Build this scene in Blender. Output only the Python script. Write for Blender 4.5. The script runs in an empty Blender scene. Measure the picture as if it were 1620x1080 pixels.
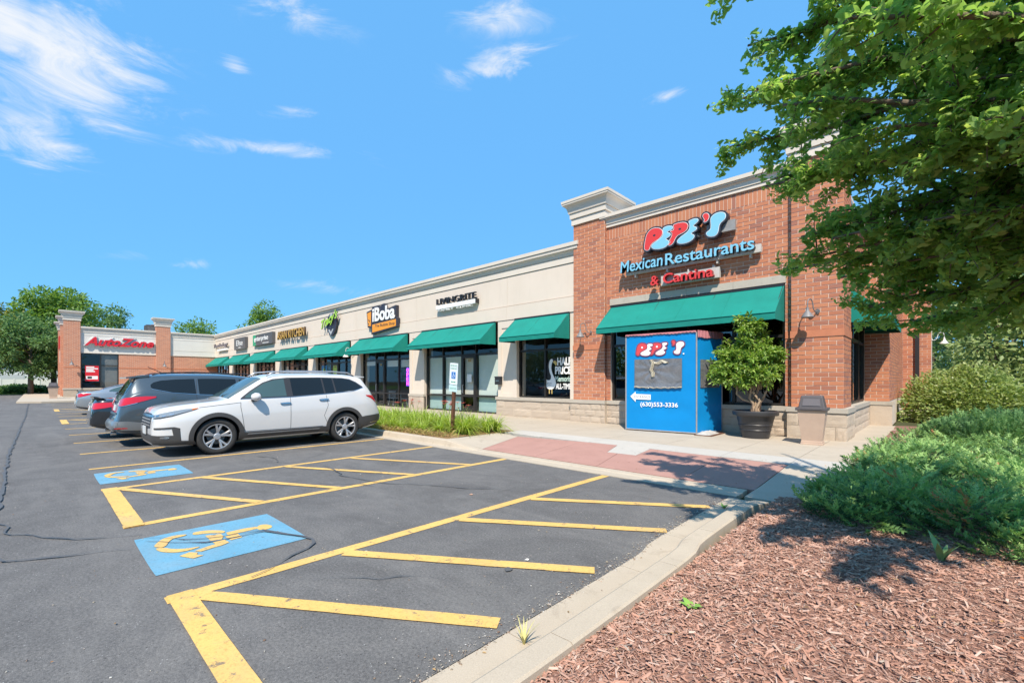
import bpy, bmesh, math, random
import numpy as np
from mathutils import Vector, Matrix, noise as mnoise
from mathutils.bvhtree import BVHTree
from mathutils.geometry import tessellate_polygon

random.seed(7); RNG = np.random.default_rng(7)
C = bpy.context.scene.collection
sc = bpy.context.scene

# ------------------------------------------------------------------ camera
cam_d = bpy.data.cameras.new('camera'); cam = bpy.data.objects.new('camera', cam_d); C.objects.link(cam)
cam_d.sensor_width = 36.0; cam_d.lens = 15.81; cam_d.shift_y = (602.7 - 540.0) / 1620.0
cam_d.clip_start = 0.05; cam_d.clip_end = 3000
cam.location = (0, 0, 1.545); cam.rotation_euler = (math.radians(90), 0, math.radians(43.45))
sc.camera = cam

# ------------------------------------------------------------------ exposure
sc.view_settings.view_transform = 'Standard'; sc.view_settings.look = 'None'
sc.view_settings.gamma = 1.0; sc.view_settings.use_curve_mapping = False
sc.view_settings.exposure = 1.12
sc.render.engine = 'CYCLES'
try:
    sc.cycles.use_denoising = True; sc.cycles.denoiser = 'OPENIMAGEDENOISE'
except Exception: pass
sc.cycles.max_bounces = 7; sc.cycles.transparent_max_bounces = 16; sc.cycles.glossy_bounces = 4
sc.cycles.caustics_reflective = False; sc.cycles.caustics_refractive = False
sc.cycles.sample_clamp_indirect = 6.0

# ------------------------------------------------------------------ sun
SUN = Vector((0.67, -0.92, 1.44)).normalized()
sl = bpy.data.lights.new('sun', 'SUN'); so = bpy.data.objects.new('sun', sl); C.objects.link(so)
sl.energy = 3.2; sl.angle = math.radians(0.53); sl.color = (1.0, 0.90, 0.77)
so.rotation_euler = SUN.to_track_quat('Z', 'Y').to_euler(); so.location = (20, -30, 40)

# ------------------------------------------------------------------ sky
world = bpy.data.worlds.new('World'); sc.world = world; world.use_nodes = True
wt = world.node_tree; wt.nodes.clear()
def wn(t, **k):
    n = wt.nodes.new(t)
    for a, b in k.items(): setattr(n, a, b)
    return n
def wmath(op, a, b=None, c=None, clamp=False):
    n = wn('ShaderNodeMath', operation=op); n.use_clamp = clamp
    for i, v in enumerate((a, b, c)):
        if v is None: continue
        if isinstance(v, (int, float)): n.inputs[i].default_value = v
        else: wt.links.new(v, n.inputs[i])
    return n.outputs[0]
wo = wn('ShaderNodeOutputWorld'); wb = wn('ShaderNodeBackground')
sky = wn('ShaderNodeTexSky', sky_type='NISHITA'); sky.sun_disc = False
sky.sun_elevation = math.asin(SUN.z); sky.sun_rotation = math.atan2(SUN.x, SUN.y)
sky.altitude = 200; sky.air_density = 1.0; sky.dust_density = 0.2; sky.ozone_density = 2.0
SKY_STRENGTH = 0.15
wb.inputs['Strength'].default_value = SKY_STRENGTH
tc = wn('ShaderNodeTexCoord'); DIR = tc.outputs['Generated']
def pix_dir(px, py):                       # sky direction seen at a spot of the photograph
    a = math.radians(46.55); u = (px - 810) / 711.15; v = (602.7 - py) / 711.15
    d = Vector((-math.cos(a) + u * math.sin(a), math.sin(a) + u * math.cos(a), v))
    return d.normalized()
# thin high cloud: noise drawn out along the wind, gathered where the cloud banks stand
mp = wn('ShaderNodeMapping'); mp.inputs['Scale'].default_value = (1.0, 1.0, 3.2); mp.inputs['Rotation'].default_value = (0.25, 0.12, 0.5)
wt.links.new(DIR, mp.inputs['Vector'])
n1 = wn('ShaderNodeTexNoise'); n1.inputs['Scale'].default_value = 7.0; n1.inputs['Detail'].default_value = 12; n1.inputs['Roughness'].default_value = 0.68
n1.inputs['Distortion'].default_value = 0.9
wt.links.new(mp.outputs['Vector'], n1.inputs['Vector'])
BANKS = [  # (x0,y0)-(x1,y1) long axis in the photograph, half thickness, weight
    ((-40, 60), (250, 150), 75, 1.0), ((-60, 190), (140, 240), 34, .85), ((-80, 20), (90, 60), 60, .9), ((715, 122), (855, 82), 20, .95), ((1020, 160), (1092, 146), 13, .8),
    ((300, 222), (560, 248), 12, .75), ((410, 177), (505, 178), 9, .6), ((440, 448), (610, 465), 18, .5), ((160, 402), (240, 408), 10, .5),
    ((260, 420), (350, 415), 10, .5), ((350, 95), (395, 112), 12, .6), ((350, -10), (540, 40), 26, .55), ((660, -10), (900, 40), 30, .55), ((80, 205), (230, 225), 12, .4)]
acc = None
for (p0, p1, th, wgt) in BANKS:
    d0, d1 = pix_dir(*p0), pix_dir(*p1); c = (d0 + d1).normalized(); ax = (d1 - d0); L = ax.length / 2 * 1.05
    u = (ax - c * ax.dot(c)).normalized(); w = c.cross(u).normalized(); b = th / 711.15 * 0.8
    s = None
    for vec, sc_ in ((u, L), (w, b)):
        dn = wn('ShaderNodeVectorMath', operation='DOT_PRODUCT'); wt.links.new(DIR, dn.inputs[0]); dn.inputs[1].default_value = vec / sc_
        q = wmath('MULTIPLY', dn.outputs['Value'], dn.outputs['Value']); s = q if s is None else wmath('ADD', s, q)
    dn = wn('ShaderNodeVectorMath', operation='DOT_PRODUCT'); wt.links.new(DIR, dn.inputs[0]); dn.inputs[1].default_value = c
    g = wmath('MULTIPLY', wmath('POWER', 2.718, wmath('MULTIPLY', s, -1.0)), wmath('GREATER_THAN', dn.outputs['Value'], 0.0))
    g = wmath('MULTIPLY', g, wgt); acc = g if acc is None else wmath('MAXIMUM', acc, g)
cl = wmath('ADD', wmath('MULTIPLY', acc, 0.62), wmath('MULTIPLY', wmath('SUBTRACT', n1.outputs['Fac'], 0.5), 1.5))
mr = wn('ShaderNodeMapRange'); mr.interpolation_type = 'SMOOTHSTEP'
mr.inputs['From Min'].default_value = 0.14; mr.inputs['From Max'].default_value = 0.80; mr.inputs['To Max'].default_value = 0.92
wt.links.new(cl, mr.inputs['Value'])
cfac = wmath('MULTIPLY', mr.outputs['Result'], wmath('MINIMUM', wmath('MULTIPLY', acc, 3.0), 1.0))
gain = wn('ShaderNodeMix', data_type='RGBA', blend_type='MULTIPLY'); gain.inputs[0].default_value = 1.0; gain.inputs[7].default_value = (.58, 1.08, 1.13, 1)
wt.links.new(sky.outputs['Color'], gain.inputs[6])
grade = wn('ShaderNodeMix', data_type='RGBA'); grade.inputs[0].default_value = .9; grade.inputs[7].default_value = (.50, 1.50, 2.98, 1)   # an even summer blue
wt.links.new(gain.outputs[2], grade.inputs[6])
mix = wn('ShaderNodeMix', data_type='RGBA'); wt.links.new(cfac, mix.inputs[0]); wt.links.new(grade.outputs[2], mix.inputs[6])
CLOUD = 2.9
mix.inputs[7].default_value = (CLOUD, CLOUD * 1.02, CLOUD * 1.05, 1)
wt.links.new(mix.outputs[2], wb.inputs['Color']); wt.links.new(wb.outputs[0], wo.inputs[0])

# ------------------------------------------------------------------ materials
MATS = {}
def newmat(name):
    m = bpy.data.materials.new(name); m.use_nodes = True; nt = m.node_tree; nt.nodes.clear()
    o = nt.nodes.new('ShaderNodeOutputMaterial'); MATS[name] = m
    return m, nt, o
def N(nt, t, **k):
    n = nt.nodes.new(t)
    for a, b in k.items(): setattr(n, a, b)
    return n
def rgba(c): return (c[0], c[1], c[2], 1.0)
def pbsdf(nt, col=None, rough=.6, metal=0., spec=.5, coat=0.):
    b = N(nt, 'ShaderNodeBsdfPrincipled')
    if col is not None: b.inputs['Base Color'].default_value = rgba(col)
    b.inputs['Roughness'].default_value = rough; b.inputs['Metallic'].default_value = metal
    b.inputs['Specular IOR Level'].default_value = spec
    if coat: b.inputs['Coat Weight'].default_value = coat; b.inputs['Coat Roughness'].default_value = 0.03
    return b
def noise_tex(nt, scale, detail=5, rough=.6, vec=None, dist=0.):
    n = N(nt, 'ShaderNodeTexNoise'); n.inputs['Scale'].default_value = scale; n.inputs['Detail'].default_value = detail
    n.inputs['Roughness'].default_value = rough; n.inputs['Distortion'].default_value = dist
    if vec is not None: nt.links.new(vec, n.inputs['Vector'])
    return n
def ramp(nt, fac, stops, interp='LINEAR'):
    r = N(nt, 'ShaderNodeValToRGB'); r.color_ramp.interpolation = interp; e = r.color_ramp.elements
    while len(e) < len(stops): e.new(0.5)
    for i, (p, c) in enumerate(stops): e[i].position = p; e[i].color = rgba(c) if len(c) == 3 else c
    nt.links.new(fac, r.inputs['Fac']); return r.outputs['Color']
def mixc(nt, fac, a, b, blend='MIX'):
    m = N(nt, 'ShaderNodeMix', data_type='RGBA', blend_type=blend)
    for i, v in ((0, fac), (6, a), (7, b)):
        if isinstance(v, (int, float)): m.inputs[i].default_value = v
        elif isinstance(v, tuple): m.inputs[i].default_value = rgba(v)
        else: nt.links.new(v, m.inputs[i])
    return m.outputs[2]
def mth(nt, op, a, b=None, clamp=False):
    n = N(nt, 'ShaderNodeMath', operation=op); n.use_clamp = clamp
    for i, v in enumerate((a, b)):
        if v is None: continue
        if isinstance(v, (int, float)): n.inputs[i].default_value = v
        else: nt.links.new(v, n.inputs[i])
    return n.outputs[0]
def bump(nt, h, strength=.3, dist=.01):
    b = N(nt, 'ShaderNodeBump'); b.inputs['Strength'].default_value = strength; b.inputs['Distance'].default_value = dist
    nt.links.new(h, b.inputs['Height']); return b.outputs['Normal']
def objco(nt): return N(nt, 'ShaderNodeTexCoord').outputs['Object']
def worldco(nt): return N(nt, 'ShaderNodeNewGeometry').outputs['Position']
def noisy(name, col, col2=None, scale=4., rough=.7, spec=.3, bs=.2, bscale=60., bdist=.004, metal=0., coat=0., world=True):
    """a plain surface with soft mottling and fine relief"""
    m, nt, o = newmat(name); co = worldco(nt) if world else objco(nt)
    b = pbsdf(nt, col, rough, metal, spec, coat)
    col2 = col2 or tuple(c * .8 for c in col)
    n = noise_tex(nt, scale, 6, .65, co)
    nt.links.new(ramp(nt, n.outputs['Fac'], [(.32, col2), (.68, col)]), b.inputs['Base Color'])
    if bs:
        n2 = noise_tex(nt, bscale, 3, .6, co); nt.links.new(bump(nt, n2.outputs['Fac'], bs, bdist), b.inputs['Normal'])
    nt.links.new(b.outputs[0], o.inputs[0]); return m
def plain(name, col, rough=.5, metal=0., spec=.5, coat=0.):
    m, nt, o = newmat(name); b = pbsdf(nt, col, rough, metal, spec, coat); nt.links.new(b.outputs[0], o.inputs[0]); return m
def island_var(name, stops, rough=.8, bs=.3, bscale=90., bdist=.003, spec=.25, trans=0., fine=.25, tint=None, attr=None):
    """pieces of many colours: every piece draws its own shade"""
    m, nt, o = newmat(name); g = N(nt, 'ShaderNodeNewGeometry'); oi = N(nt, 'ShaderNodeObjectInfo')
    src = g.outputs['Random Per Island']
    if attr: an = N(nt, 'ShaderNodeAttribute'); an.attribute_name = attr; src = an.outputs['Fac']
    f = src if attr else mth(nt, 'FRACT', mth(nt, 'ADD', src, oi.outputs['Random']))
    col = ramp(nt, f, stops)
    n = noise_tex(nt, bscale, 3, .6, g.outputs['Position'])
    if fine: col = mixc(nt, mth(nt, 'MULTIPLY', n.outputs['Fac'], fine), col, tint or (.08, .05, .03))
    b = pbsdf(nt, None, rough, 0, spec); nt.links.new(col, b.inputs['Base Color'])
    if bs: nt.links.new(bump(nt, n.outputs['Fac'], bs, bdist), b.inputs['Normal'])
    out = b.outputs[0]
    if trans:
        t = N(nt, 'ShaderNodeBsdfTranslucent')
        hs = N(nt, 'ShaderNodeHueSaturation'); hs.inputs['Hue'].default_value = .48; hs.inputs['Saturation'].default_value = 1.15; hs.inputs['Value'].default_value = 1.5
        nt.links.new(col, hs.inputs['Color']); nt.links.new(hs.outputs[0], t.inputs['Color'])
        mx = N(nt, 'ShaderNodeMixShader'); mx.inputs[0].default_value = trans
        nt.links.new(b.outputs[0], mx.inputs[1]); nt.links.new(t.outputs[0], mx.inputs[2]); out = mx.outputs[0]
    nt.links.new(out, o.inputs[0]); return m
def glassmat(name, tint=(.55, .6, .6), refl=.12, rough=0.0):
    m, nt, o = newmat(name)
    t = N(nt, 'ShaderNodeBsdfTransparent'); t.inputs['Color'].default_value = rgba(tint)
    gl = N(nt, 'ShaderNodeBsdfGlossy'); gl.inputs['Roughness'].default_value = rough; gl.inputs['Color'].default_value = (.95, .98, 1, 1)
    fr = N(nt, 'ShaderNodeLayerWeight'); fr.inputs['Blend'].default_value = .5          # a thin pane: the same from both sides
    f = mth(nt, 'ADD', mth(nt, 'MULTIPLY', mth(nt, 'POWER', fr.outputs['Facing'], 4.), .85), refl, True)
    mx = N(nt, 'ShaderNodeMixShader'); nt.links.new(f, mx.inputs[0]); nt.links.new(t.outputs[0], mx.inputs[1]); nt.links.new(gl.outputs[0], mx.inputs[2])
    nt.links.new(mx.outputs[0], o.inputs[0]); return m

def asphalt_mat():
    m, nt, o = newmat('asphalt'); co = worldco(nt)
    b = pbsdf(nt, None, .86, 0, .25)
    big = noise_tex(nt, .45, 5, .6, co, .4); mid = noise_tex(nt, 5., 5, .7, co); fine = noise_tex(nt, 170., 3, .7, co)
    base = ramp(nt, big.outputs['Fac'], [(.22, (.098, .095, .093)), (.5, (.122, .118, .115)), (.78, (.152, .146, .14))])
    base = mixc(nt, .35, base, ramp(nt, mid.outputs['Fac'], [(.3, (.075, .073, .072)), (.7, (.178, .17, .164))]))
    base = mixc(nt, .45, base, ramp(nt, fine.outputs['Fac'], [(.35, (.05, .049, .048)), (.66, (.22, .212, .205))]))
    agg = noise_tex(nt, 52., 4, .75, co); base = mixc(nt, .55, base, mixc(nt, 1., base, ramp(nt, agg.outputs['Fac'], [(.34, (.45, .45, .45)), (.5, (1., 1., 1.)), (.68, (1.75, 1.72, 1.68))]), 'MULTIPLY'))
    wear = noise_tex(nt, .75, 7, .72, co, 1.1); base = mixc(nt, 1., base, ramp(nt, wear.outputs['Fac'], [(.28, (.74, .73, .73)), (.5, (1., 1., 1.)), (.72, (1.28, 1.26, 1.23))]), 'MULTIPLY')
    # pale grit scattered in patches
    vo = N(nt, 'ShaderNodeTexVoronoi'); vo.inputs['Scale'].default_value = 48.; nt.links.new(co, vo.inputs['Vector'])
    dots = mth(nt, 'LESS_THAN', vo.outputs['Distance'], .17)
    patch = noise_tex(nt, 1.9, 8, .8, co, 2.2)
    pk = mth(nt, 'GREATER_THAN', patch.outputs['Fac'], .56)
    sep = N(nt, 'ShaderNodeSeparateColor'); nt.links.new(vo.outputs['Color'], sep.inputs[0])
    rare = mth(nt, 'GREATER_THAN', sep.outputs[0], .55)
    base = mixc(nt, mth(nt, 'MULTIPLY', mth(nt, 'MULTIPLY', dots, pk), mth(nt, 'MULTIPLY', rare, .62)), base, (.55, .54, .53))
    vp = N(nt, 'ShaderNodeTexVoronoi'); vp.inputs['Scale'].default_value = 34.; vp.inputs['Randomness'].default_value = 1.; 
    nt.links.new(co, vp.inputs['Vector']); sp2 = N(nt, 'ShaderNodeSeparateColor'); nt.links.new(vp.outputs['Color'], sp2.inputs[0])
    pits = mth(nt, 'MULTIPLY', mth(nt, 'LESS_THAN', vp.outputs['Distance'], .17), mth(nt, 'GREATER_THAN', sp2.outputs[1], .72)); base = mixc(nt, mth(nt, 'MULTIPLY', pits, .7), base, (.035, .033, .032))
    # dust film in streaks
    st = N(nt, 'ShaderNodeMapping'); st.inputs['Scale'].default_value = (.25, 1.6, 1); st.inputs['Rotation'].default_value = (0, 0, .3); nt.links.new(co, st.inputs['Vector'])
    sn = noise_tex(nt, 1.1, 7, .7, st.outputs['Vector'], .6)
    base = mixc(nt, mth(nt, 'MULTIPLY', mth(nt, 'SUBTRACT', sn.outputs['Fac'], .5, True), 1.0), base, (.29, .275, .255))
    # old wheel paths and oil drips
    oil = noise_tex(nt, .9, 4, .5, co, .2); base = mixc(nt, mth(nt, 'MULTIPLY', mth(nt, 'GREATER_THAN', oil.outputs['Fac'], .73), .25), base, (.05, .05, .05))
    nt.links.new(base, b.inputs['Base Color'])
    nt.links.new(bump(nt, fine.outputs['Fac'], .55, .006), b.inputs['Normal'])
    nt.links.new(b.outputs[0], o.inputs[0]); return m
def paint_mat(name, col, wear=.62, worn=(.10, .10, .105)):
    m, nt, o = newmat(name); co = worldco(nt); b = pbsdf(nt, None, .75, 0, .3)
    n = noise_tex(nt, 9., 8, .75, co, .5); fine = noise_tex(nt, 170., 3, .7, co)
    c = ramp(nt, noise_tex(nt, 2.2, 4, .6, co).outputs['Fac'], [(.3, tuple(x * .86 for x in col)), (.7, col)])
    w = mth(nt, 'GREATER_THAN', mth(nt, 'ADD', n.outputs['Fac'], mth(nt, 'MULTIPLY', fine.outputs['Fac'], .22)), wear + .11)
    c = mixc(nt, mth(nt, 'MULTIPLY', w, .75), c, worn)
    agg = noise_tex(nt, 52., 4, .75, co); c = mixc(nt, .6, c, mixc(nt, 1., c, ramp(nt, agg.outputs['Fac'], [(.33, (.62, .60, .58)), (.47, (1., 1., 1.)), (.7, (1.12, 1.12, 1.12))]), 'MULTIPLY'))
    film = noise_tex(nt, .9, 6, .7, co, .9); c = mixc(nt, mth(nt, 'MULTIPLY', mth(nt, 'SUBTRACT', film.outputs['Fac'], .48, True), 1.3), c, (.30, .28, .25))
    nt.links.new(c, b.inputs['Base Color']); nt.links.new(bump(nt, agg.outputs['Fac'], .5, .006), b.inputs['Normal'])
    nt.links.new(b.outputs[0], o.inputs[0]); return m
def concrete_mat(name, c1, c2, stain=(.16, .13, .10)):
    m, nt, o = newmat(name); co = worldco(nt); b = pbsdf(nt, None, .88, 0, .2); oi = N(nt, 'ShaderNodeObjectInfo')
    n = noise_tex(nt, 1.6, 7, .65, co); f = noise_tex(nt, 120., 4, .7, co)
    c = ramp(nt, n.outputs['Fac'], [(.3, c2), (.7, c1)])
    c = mixc(nt, mth(nt, 'MULTIPLY', oi.outputs['Random'], .22), c, tuple(x * .72 for x in c1))
    c = mixc(nt, .25, c, ramp(nt, f.outputs['Fac'], [(.35, tuple(x * .6 for x in c1)), (.65, tuple(min(1, x * 1.2) for x in c1))]))
    s = noise_tex(nt, 3.3, 8, .75, co, .8)
    c = mixc(nt, mth(nt, 'MULTIPLY', mth(nt, 'SUBTRACT', s.outputs['Fac'], .56, True), 2.2), c, stain)
    nt.links.new(c, b.inputs['Base Color']); nt.links.new(bump(nt, f.outputs['Fac'], .3, .003), b.inputs['Normal'])
    nt.links.new(b.outputs[0], o.inputs[0]); return m
def stucco_mat(name, c1, c2):
    m, nt, o = newmat(name); co = worldco(nt); b = pbsdf(nt, None, .9, 0, .2)
    n = noise_tex(nt, .8, 6, .6, co); f = noise_tex(nt, 150., 3, .7, co)
    c = ramp(nt, n.outputs['Fac'], [(.3, c2), (.7, c1)])
    mp_ = N(nt, 'ShaderNodeMapping'); mp_.inputs['Scale'].default_value = (3.5, 3.5, .35); nt.links.new(co, mp_.inputs['Vector'])
    s = noise_tex(nt, 1.5, 6, .7, mp_.outputs['Vector'], .3)          # rain streaks
    c = mixc(nt, mth(nt, 'MULTIPLY', mth(nt, 'SUBTRACT', s.outputs['Fac'], .55, True), .9), c, tuple(x * .6 for x in c1))
    nt.links.new(c, b.inputs['Base Color']); nt.links.new(bump(nt, f.outputs['Fac'], .25, .003), b.inputs['Normal'])
    nt.links.new(b.outputs[0], o.inputs[0]); return m
def brick_pattern_mat(name):
    """courses for walls too far off to tell the bricks apart"""
    m, nt, o = newmat(name); co = worldco(nt); b = pbsdf(nt, None, .85, 0, .25)
    sx = N(nt, 'ShaderNodeSeparateXYZ'); nt.links.new(co, sx.inputs[0])
    cx = N(nt, 'ShaderNodeCombineXYZ'); nt.links.new(mth(nt, 'ADD', sx.outputs[0], sx.outputs[1]), cx.inputs[0]); nt.links.new(sx.outputs[2], cx.inputs[1])
    bt = N(nt, 'ShaderNodeTexBrick'); nt.links.new(cx.outputs[0], bt.inputs['Vector'])
    bt.inputs['Color1'].default_value = rgba((.55, .22, .12)); bt.inputs['Color2'].default_value = rgba((.43, .165, .095)); bt.inputs['Mortar'].default_value = rgba((.56, .42, .33))
    bt.inputs['Scale'].default_value = 1.; bt.inputs['Brick Width'].default_value = .315; bt.inputs['Row Height'].default_value = .107; bt.inputs['Mortar Size'].default_value = .011
    nt.links.new(bt.outputs['Color'], b.inputs['Base Color']); nt.links.new(bump(nt, bt.outputs['Fac'], -.4, .008), b.inputs['Normal'])
    nt.links.new(b.outputs[0], o.inputs[0]); return m
def fabric_mat(name, col, rough=.85, fade=.82):
    m, nt, o = newmat(name); co = worldco(nt); b = pbsdf(nt, None, rough, 0, .25)
    n = noise_tex(nt, 1.2, 6, .65, co, .4); f = noise_tex(nt, 350., 2, .5, co)
    c = ramp(nt, n.outputs['Fac'], [(.3, tuple(x * fade for x in col)), (.7, col)])
    nt.links.new(c, b.inputs['Base Color'])
    h = mth(nt, 'ADD', mth(nt, 'MULTIPLY', noise_tex(nt, 3., 3, .5, co).outputs['Fac'], 4.), f.outputs['Fac'])
    nt.links.new(bump(nt, h, .25, .006), b.inputs['Normal'])
    nt.links.new(b.outputs[0], o.inputs[0]); return m
def emit(name, col, s):
    m, nt, o = newmat(name); e = N(nt, 'ShaderNodeEmission'); e.inputs['Color'].default_value = rgba(col); e.inputs['Strength'].default_value = s
    nt.links.new(e.outputs[0], o.inputs[0]); return m

M_ASPHALT = asphalt_mat()
M_YELLOW = paint_mat('yellow_line_paint', (.72, .45, .135), .60)
M_BLUE_PAINT = paint_mat('blue_bay_paint', (.135, .33, .46), .635)
M_CONC = concrete_mat('pale_concrete', (.475, .41, .325), (.415, .355, .28))
M_CONC_W = concrete_mat('new_white_concrete', (.50, .47, .42), (.44, .415, .37))
M_CURB = concrete_mat('curb_concrete', (.50, .425, .33), (.41, .345, .265), (.17, .125, .09))
M_RED_PAD = concrete_mat('red_tactile_concrete', (.44, .25, .205), (.35, .195, .16), (.17, .11, .09))
M_STUCCO = stucco_mat('beige_stucco', (.675, .585, .495), (.635, .55, .46))
M_TRIM = stucco_mat('cream_trim', (.68, .615, .53), (.64, .575, .495))
M_GROOVE = plain('groove_shade', (.16, .13, .11), .9)
M_BRICK = island_var('red_brick', [(0, (.56, .22, .118)), (.3, (.585, .24, .13)), (.6, (.535, .205, .113)), (.82, (.475, .18, .103)), (.95, (.42, .168, .108)), (1, (.36, .165, .125))], .85, .35, 70., .004)
M_MORTAR = noisy('mortar', (.72, .60, .50), (.64, .52, .42), 6., .95, .15, .3, 90.)
M_BRICK_FAR = brick_pattern_mat('brick_courses')
M_STONE = island_var('split_face_stone', [(0, (.53, .44, .35)), (.4, (.57, .475, .375)), (.7, (.50, .415, .33)), (1, (.55, .45, .355))], .9, .5, 38., .012)
M_STONE_CAP = concrete_mat('cast_stone', (.50, .45, .38), (.43, .385, .32))
M_FRAME = plain('bronze_frame', (.022, .019, .017), .4, .0, .5)
M_GLASS = glassmat('window_glass', (.88, .91, .90), .055)
M_GLASS_DARK = glassmat('tinted_glass', (.2, .23, .24), .12)
M_DARK = plain('dark_interior', (.045, .045, .05), .9)
M_INT = plain('shop_interior', (.075, .078, .075), .9)
M_BLIND = fabric_mat('pale_green_blind', (.74, .80, .74), .8, .95)
M_FROST = fabric_mat('frosted_teal_panel', (.42, .60, .58), .5, .9)
M_CREAMP = fabric_mat('cream_door_blind', (.78, .73, .64), .8, .95)
M_BROWN_BLIND = fabric_mat('brown_paper_blind', (.33, .2, .15), .8, .8)
M_AWN = fabric_mat('green_awning_canvas', (.010, .235, .19), .8, .8)
M_UNDER = plain('awning_underside', (.02, .05, .045), .9)
M_BLACK = plain('black_metal', (.02, .02, .022), .45)
M_BLACKP = plain('black_plastic', (.028, .028, .031), .45)
M_GREYM = noisy('grey_metal', (.30, .30, .30), None, 8., .5, .5, .05)
M_WHITE = plain('white_enamel', (.78, .77, .75), .4)
M_STEEL = plain('brushed_steel', (.55, .55, .55), .3, 1.0)
M_RED = plain('sign_red', (.60, .02, .03), .3)
M_SIGNBLUE = plain('sign_light_blue', (.21, .52, .70), .35)
M_SIGNRED = plain('sign_coral_red', (.66, .045, .04), .35)
M_NAVY = plain('sign_dark_edge', (.025, .03, .045), .45)
M_WOODPOST = noisy('weathered_brown_post', (.16, .075, .045), (.09, .04, .025), 14., .8, .2, .4, 60.)
# ------------------------------------------------------------------ object helpers
def tag(o, label=None, cat=None, group=None, kind=None):
    if label: o['label'] = label
    if cat: o['category'] = cat
    if group: o['group'] = group
    if kind: o['kind'] = kind
    return o
def thing(name, label, cat, loc=(0, 0, 0), rz=0., group=None):
    o = bpy.data.objects.new(name, None); C.objects.link(o); o.location = loc; o.rotation_euler = (0, 0, rz); o.empty_display_size = .2
    return tag(o, label, cat, group)
def empty(name, parent, loc=(0, 0, 0)):
    o = bpy.data.objects.new(name, None); C.objects.link(o); o.parent = parent; o.location = loc; return o
def link(name, me, parent=None, loc=None):
    o = bpy.data.objects.new(name, me); C.objects.link(o)
    if parent is not None: o.parent = parent
    if loc is not None: o.location = loc
    return o
def copy_tree(o, parent=None):
    c = o.copy(); C.objects.link(c); c.parent = parent
    for ch in o.children: copy_tree(ch, c)
    return c
class MB:
    """collects shapes and links them as ONE mesh object"""
    def __init__(s): s.v = []; s.f = []; s.m = []
    def add(s, vs, fs, mi=0):
        b = len(s.v); s.v += [tuple(p) for p in vs]; s.f += [tuple(b + i for i in f) for f in fs]; s.m += [mi] * len(fs); return s
    def box(s, x0, x1, y0, y1, z0, z1, mi=0, skip=()):
        vs = [(x0, y0, z0), (x1, y0, z0), (x1, y1, z0), (x0, y1, z0), (x0, y0, z1), (x1, y0, z1), (x1, y1, z1), (x0, y1, z1)]
        fs = {'b': (0, 3, 2, 1), 't': (4, 5, 6, 7), 'f': (0, 1, 5, 4), 'r': (1, 2, 6, 5), 'k': (2, 3, 7, 6), 'l': (3, 0, 4, 7)}
        return s.add(vs, [f for k, f in fs.items() if k not in skip], mi)
    def prism(s, poly, z0, z1, mi=0, cap_bottom=True):
        n = len(poly); a = sum(poly[i][0] * poly[(i + 1) % n][1] - poly[(i + 1) % n][0] * poly[i][1] for i in range(n))
        if a < 0: poly = poly[::-1]
        vs = [(p[0], p[1], z0 if not callable(z0) else z0(*p)) for p in poly] + [(p[0], p[1], z1 if not callable(z1) else z1(*p)) for p in poly]
        fs = [(i, (i + 1) % n, n + (i + 1) % n, n + i) for i in range(n)]
        tri = tessellate_polygon([[Vector((p[0], p[1], 0)) for p in poly]])
        top = []
        for t in tri:
            ar = (poly[t[1]][0] - poly[t[0]][0]) * (poly[t[2]][1] - poly[t[0]][1]) - (poly[t[2]][0] - poly[t[0]][0]) * (poly[t[1]][1] - poly[t[0]][1])
            top.append(t if ar > 0 else (t[0], t[2], t[1]))
        fs += [tuple(n + i for i in t) for t in top]
        if cap_bottom: fs += [tuple(reversed(t)) for t in top]
        return s.add(vs, fs, mi)
    def tube(s, pts, r, n=8, mi=0, cap=True):
        pts = [Vector(p) for p in pts]; rs = r if isinstance(r, (list, tuple)) else [r] * len(pts)
        rings = []; up = None
        for i, p in enumerate(pts):
            t = (pts[min(i + 1, len(pts) - 1)] - pts[max(i - 1, 0)]).normalized()
            if up is None: up = Vector((0, 0, 1)) if abs(t.z) < .9 else Vector((1, 0, 0))
            a = t.cross(up).normalized(); b = a.cross(t).normalized(); up = b
            rings.append([p + (a * math.cos(2 * math.pi * k / n) + b * math.sin(2 * math.pi * k / n)) * rs[i] for k in range(n)])
        vs = [v for q in rings for v in q]
        fs = [(i * n + k, i * n + (k + 1) % n, (i + 1) * n + (k + 1) % n, (i + 1) * n + k) for i in range(len(pts) - 1) for k in range(n)]
        if cap: fs += [tuple(reversed(range(n))), tuple((len(pts) - 1) * n + k for k in range(n))]
        return s.add(vs, fs, mi)
    def lathe(s, prof, n=32, mi=0, c=(0, 0, 0), axis='z'):
        vs = []
        for (r, h) in prof:
            for k in range(n):
                a = 2 * math.pi * k / n
                if axis == 'z': vs.append((c[0] + r * math.cos(a), c[1] + r * math.sin(a), c[2] + h))
                else: vs.append((c[0] + r * math.cos(a), c[1] + h, c[2] + r * math.sin(a)))
        fs = []
        for i in range(len(prof) - 1):
            for k in range(n):
                q = (i * n + k, i * n + (k + 1) % n, (i + 1) * n + (k + 1) % n, (i + 1) * n + k)
                fs.append(q if axis == 'z' else q[::-1])
        return s.add(vs, fs, mi)
    def build(s, name, mats, parent=None, loc=None, smooth=False, auto=None):
        me = bpy.data.meshes.new(name); me.from_pydata(s.v, [], s.f)
        mats = mats if isinstance(mats, (list, tuple)) else [mats]
        for m in mats: me.materials.append(m)
        if len(mats) > 1: me.polygons.foreach_set('material_index', s.m)
        if smooth: me.polygons.foreach_set('use_smooth', [True] * len(me.polygons))
        me.update()
        if auto is not None: me.set_sharp_from_angle(angle=math.radians(auto))
        return link(name, me, parent, loc)
def struct(o): o['kind'] = 'structure'; return o
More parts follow.
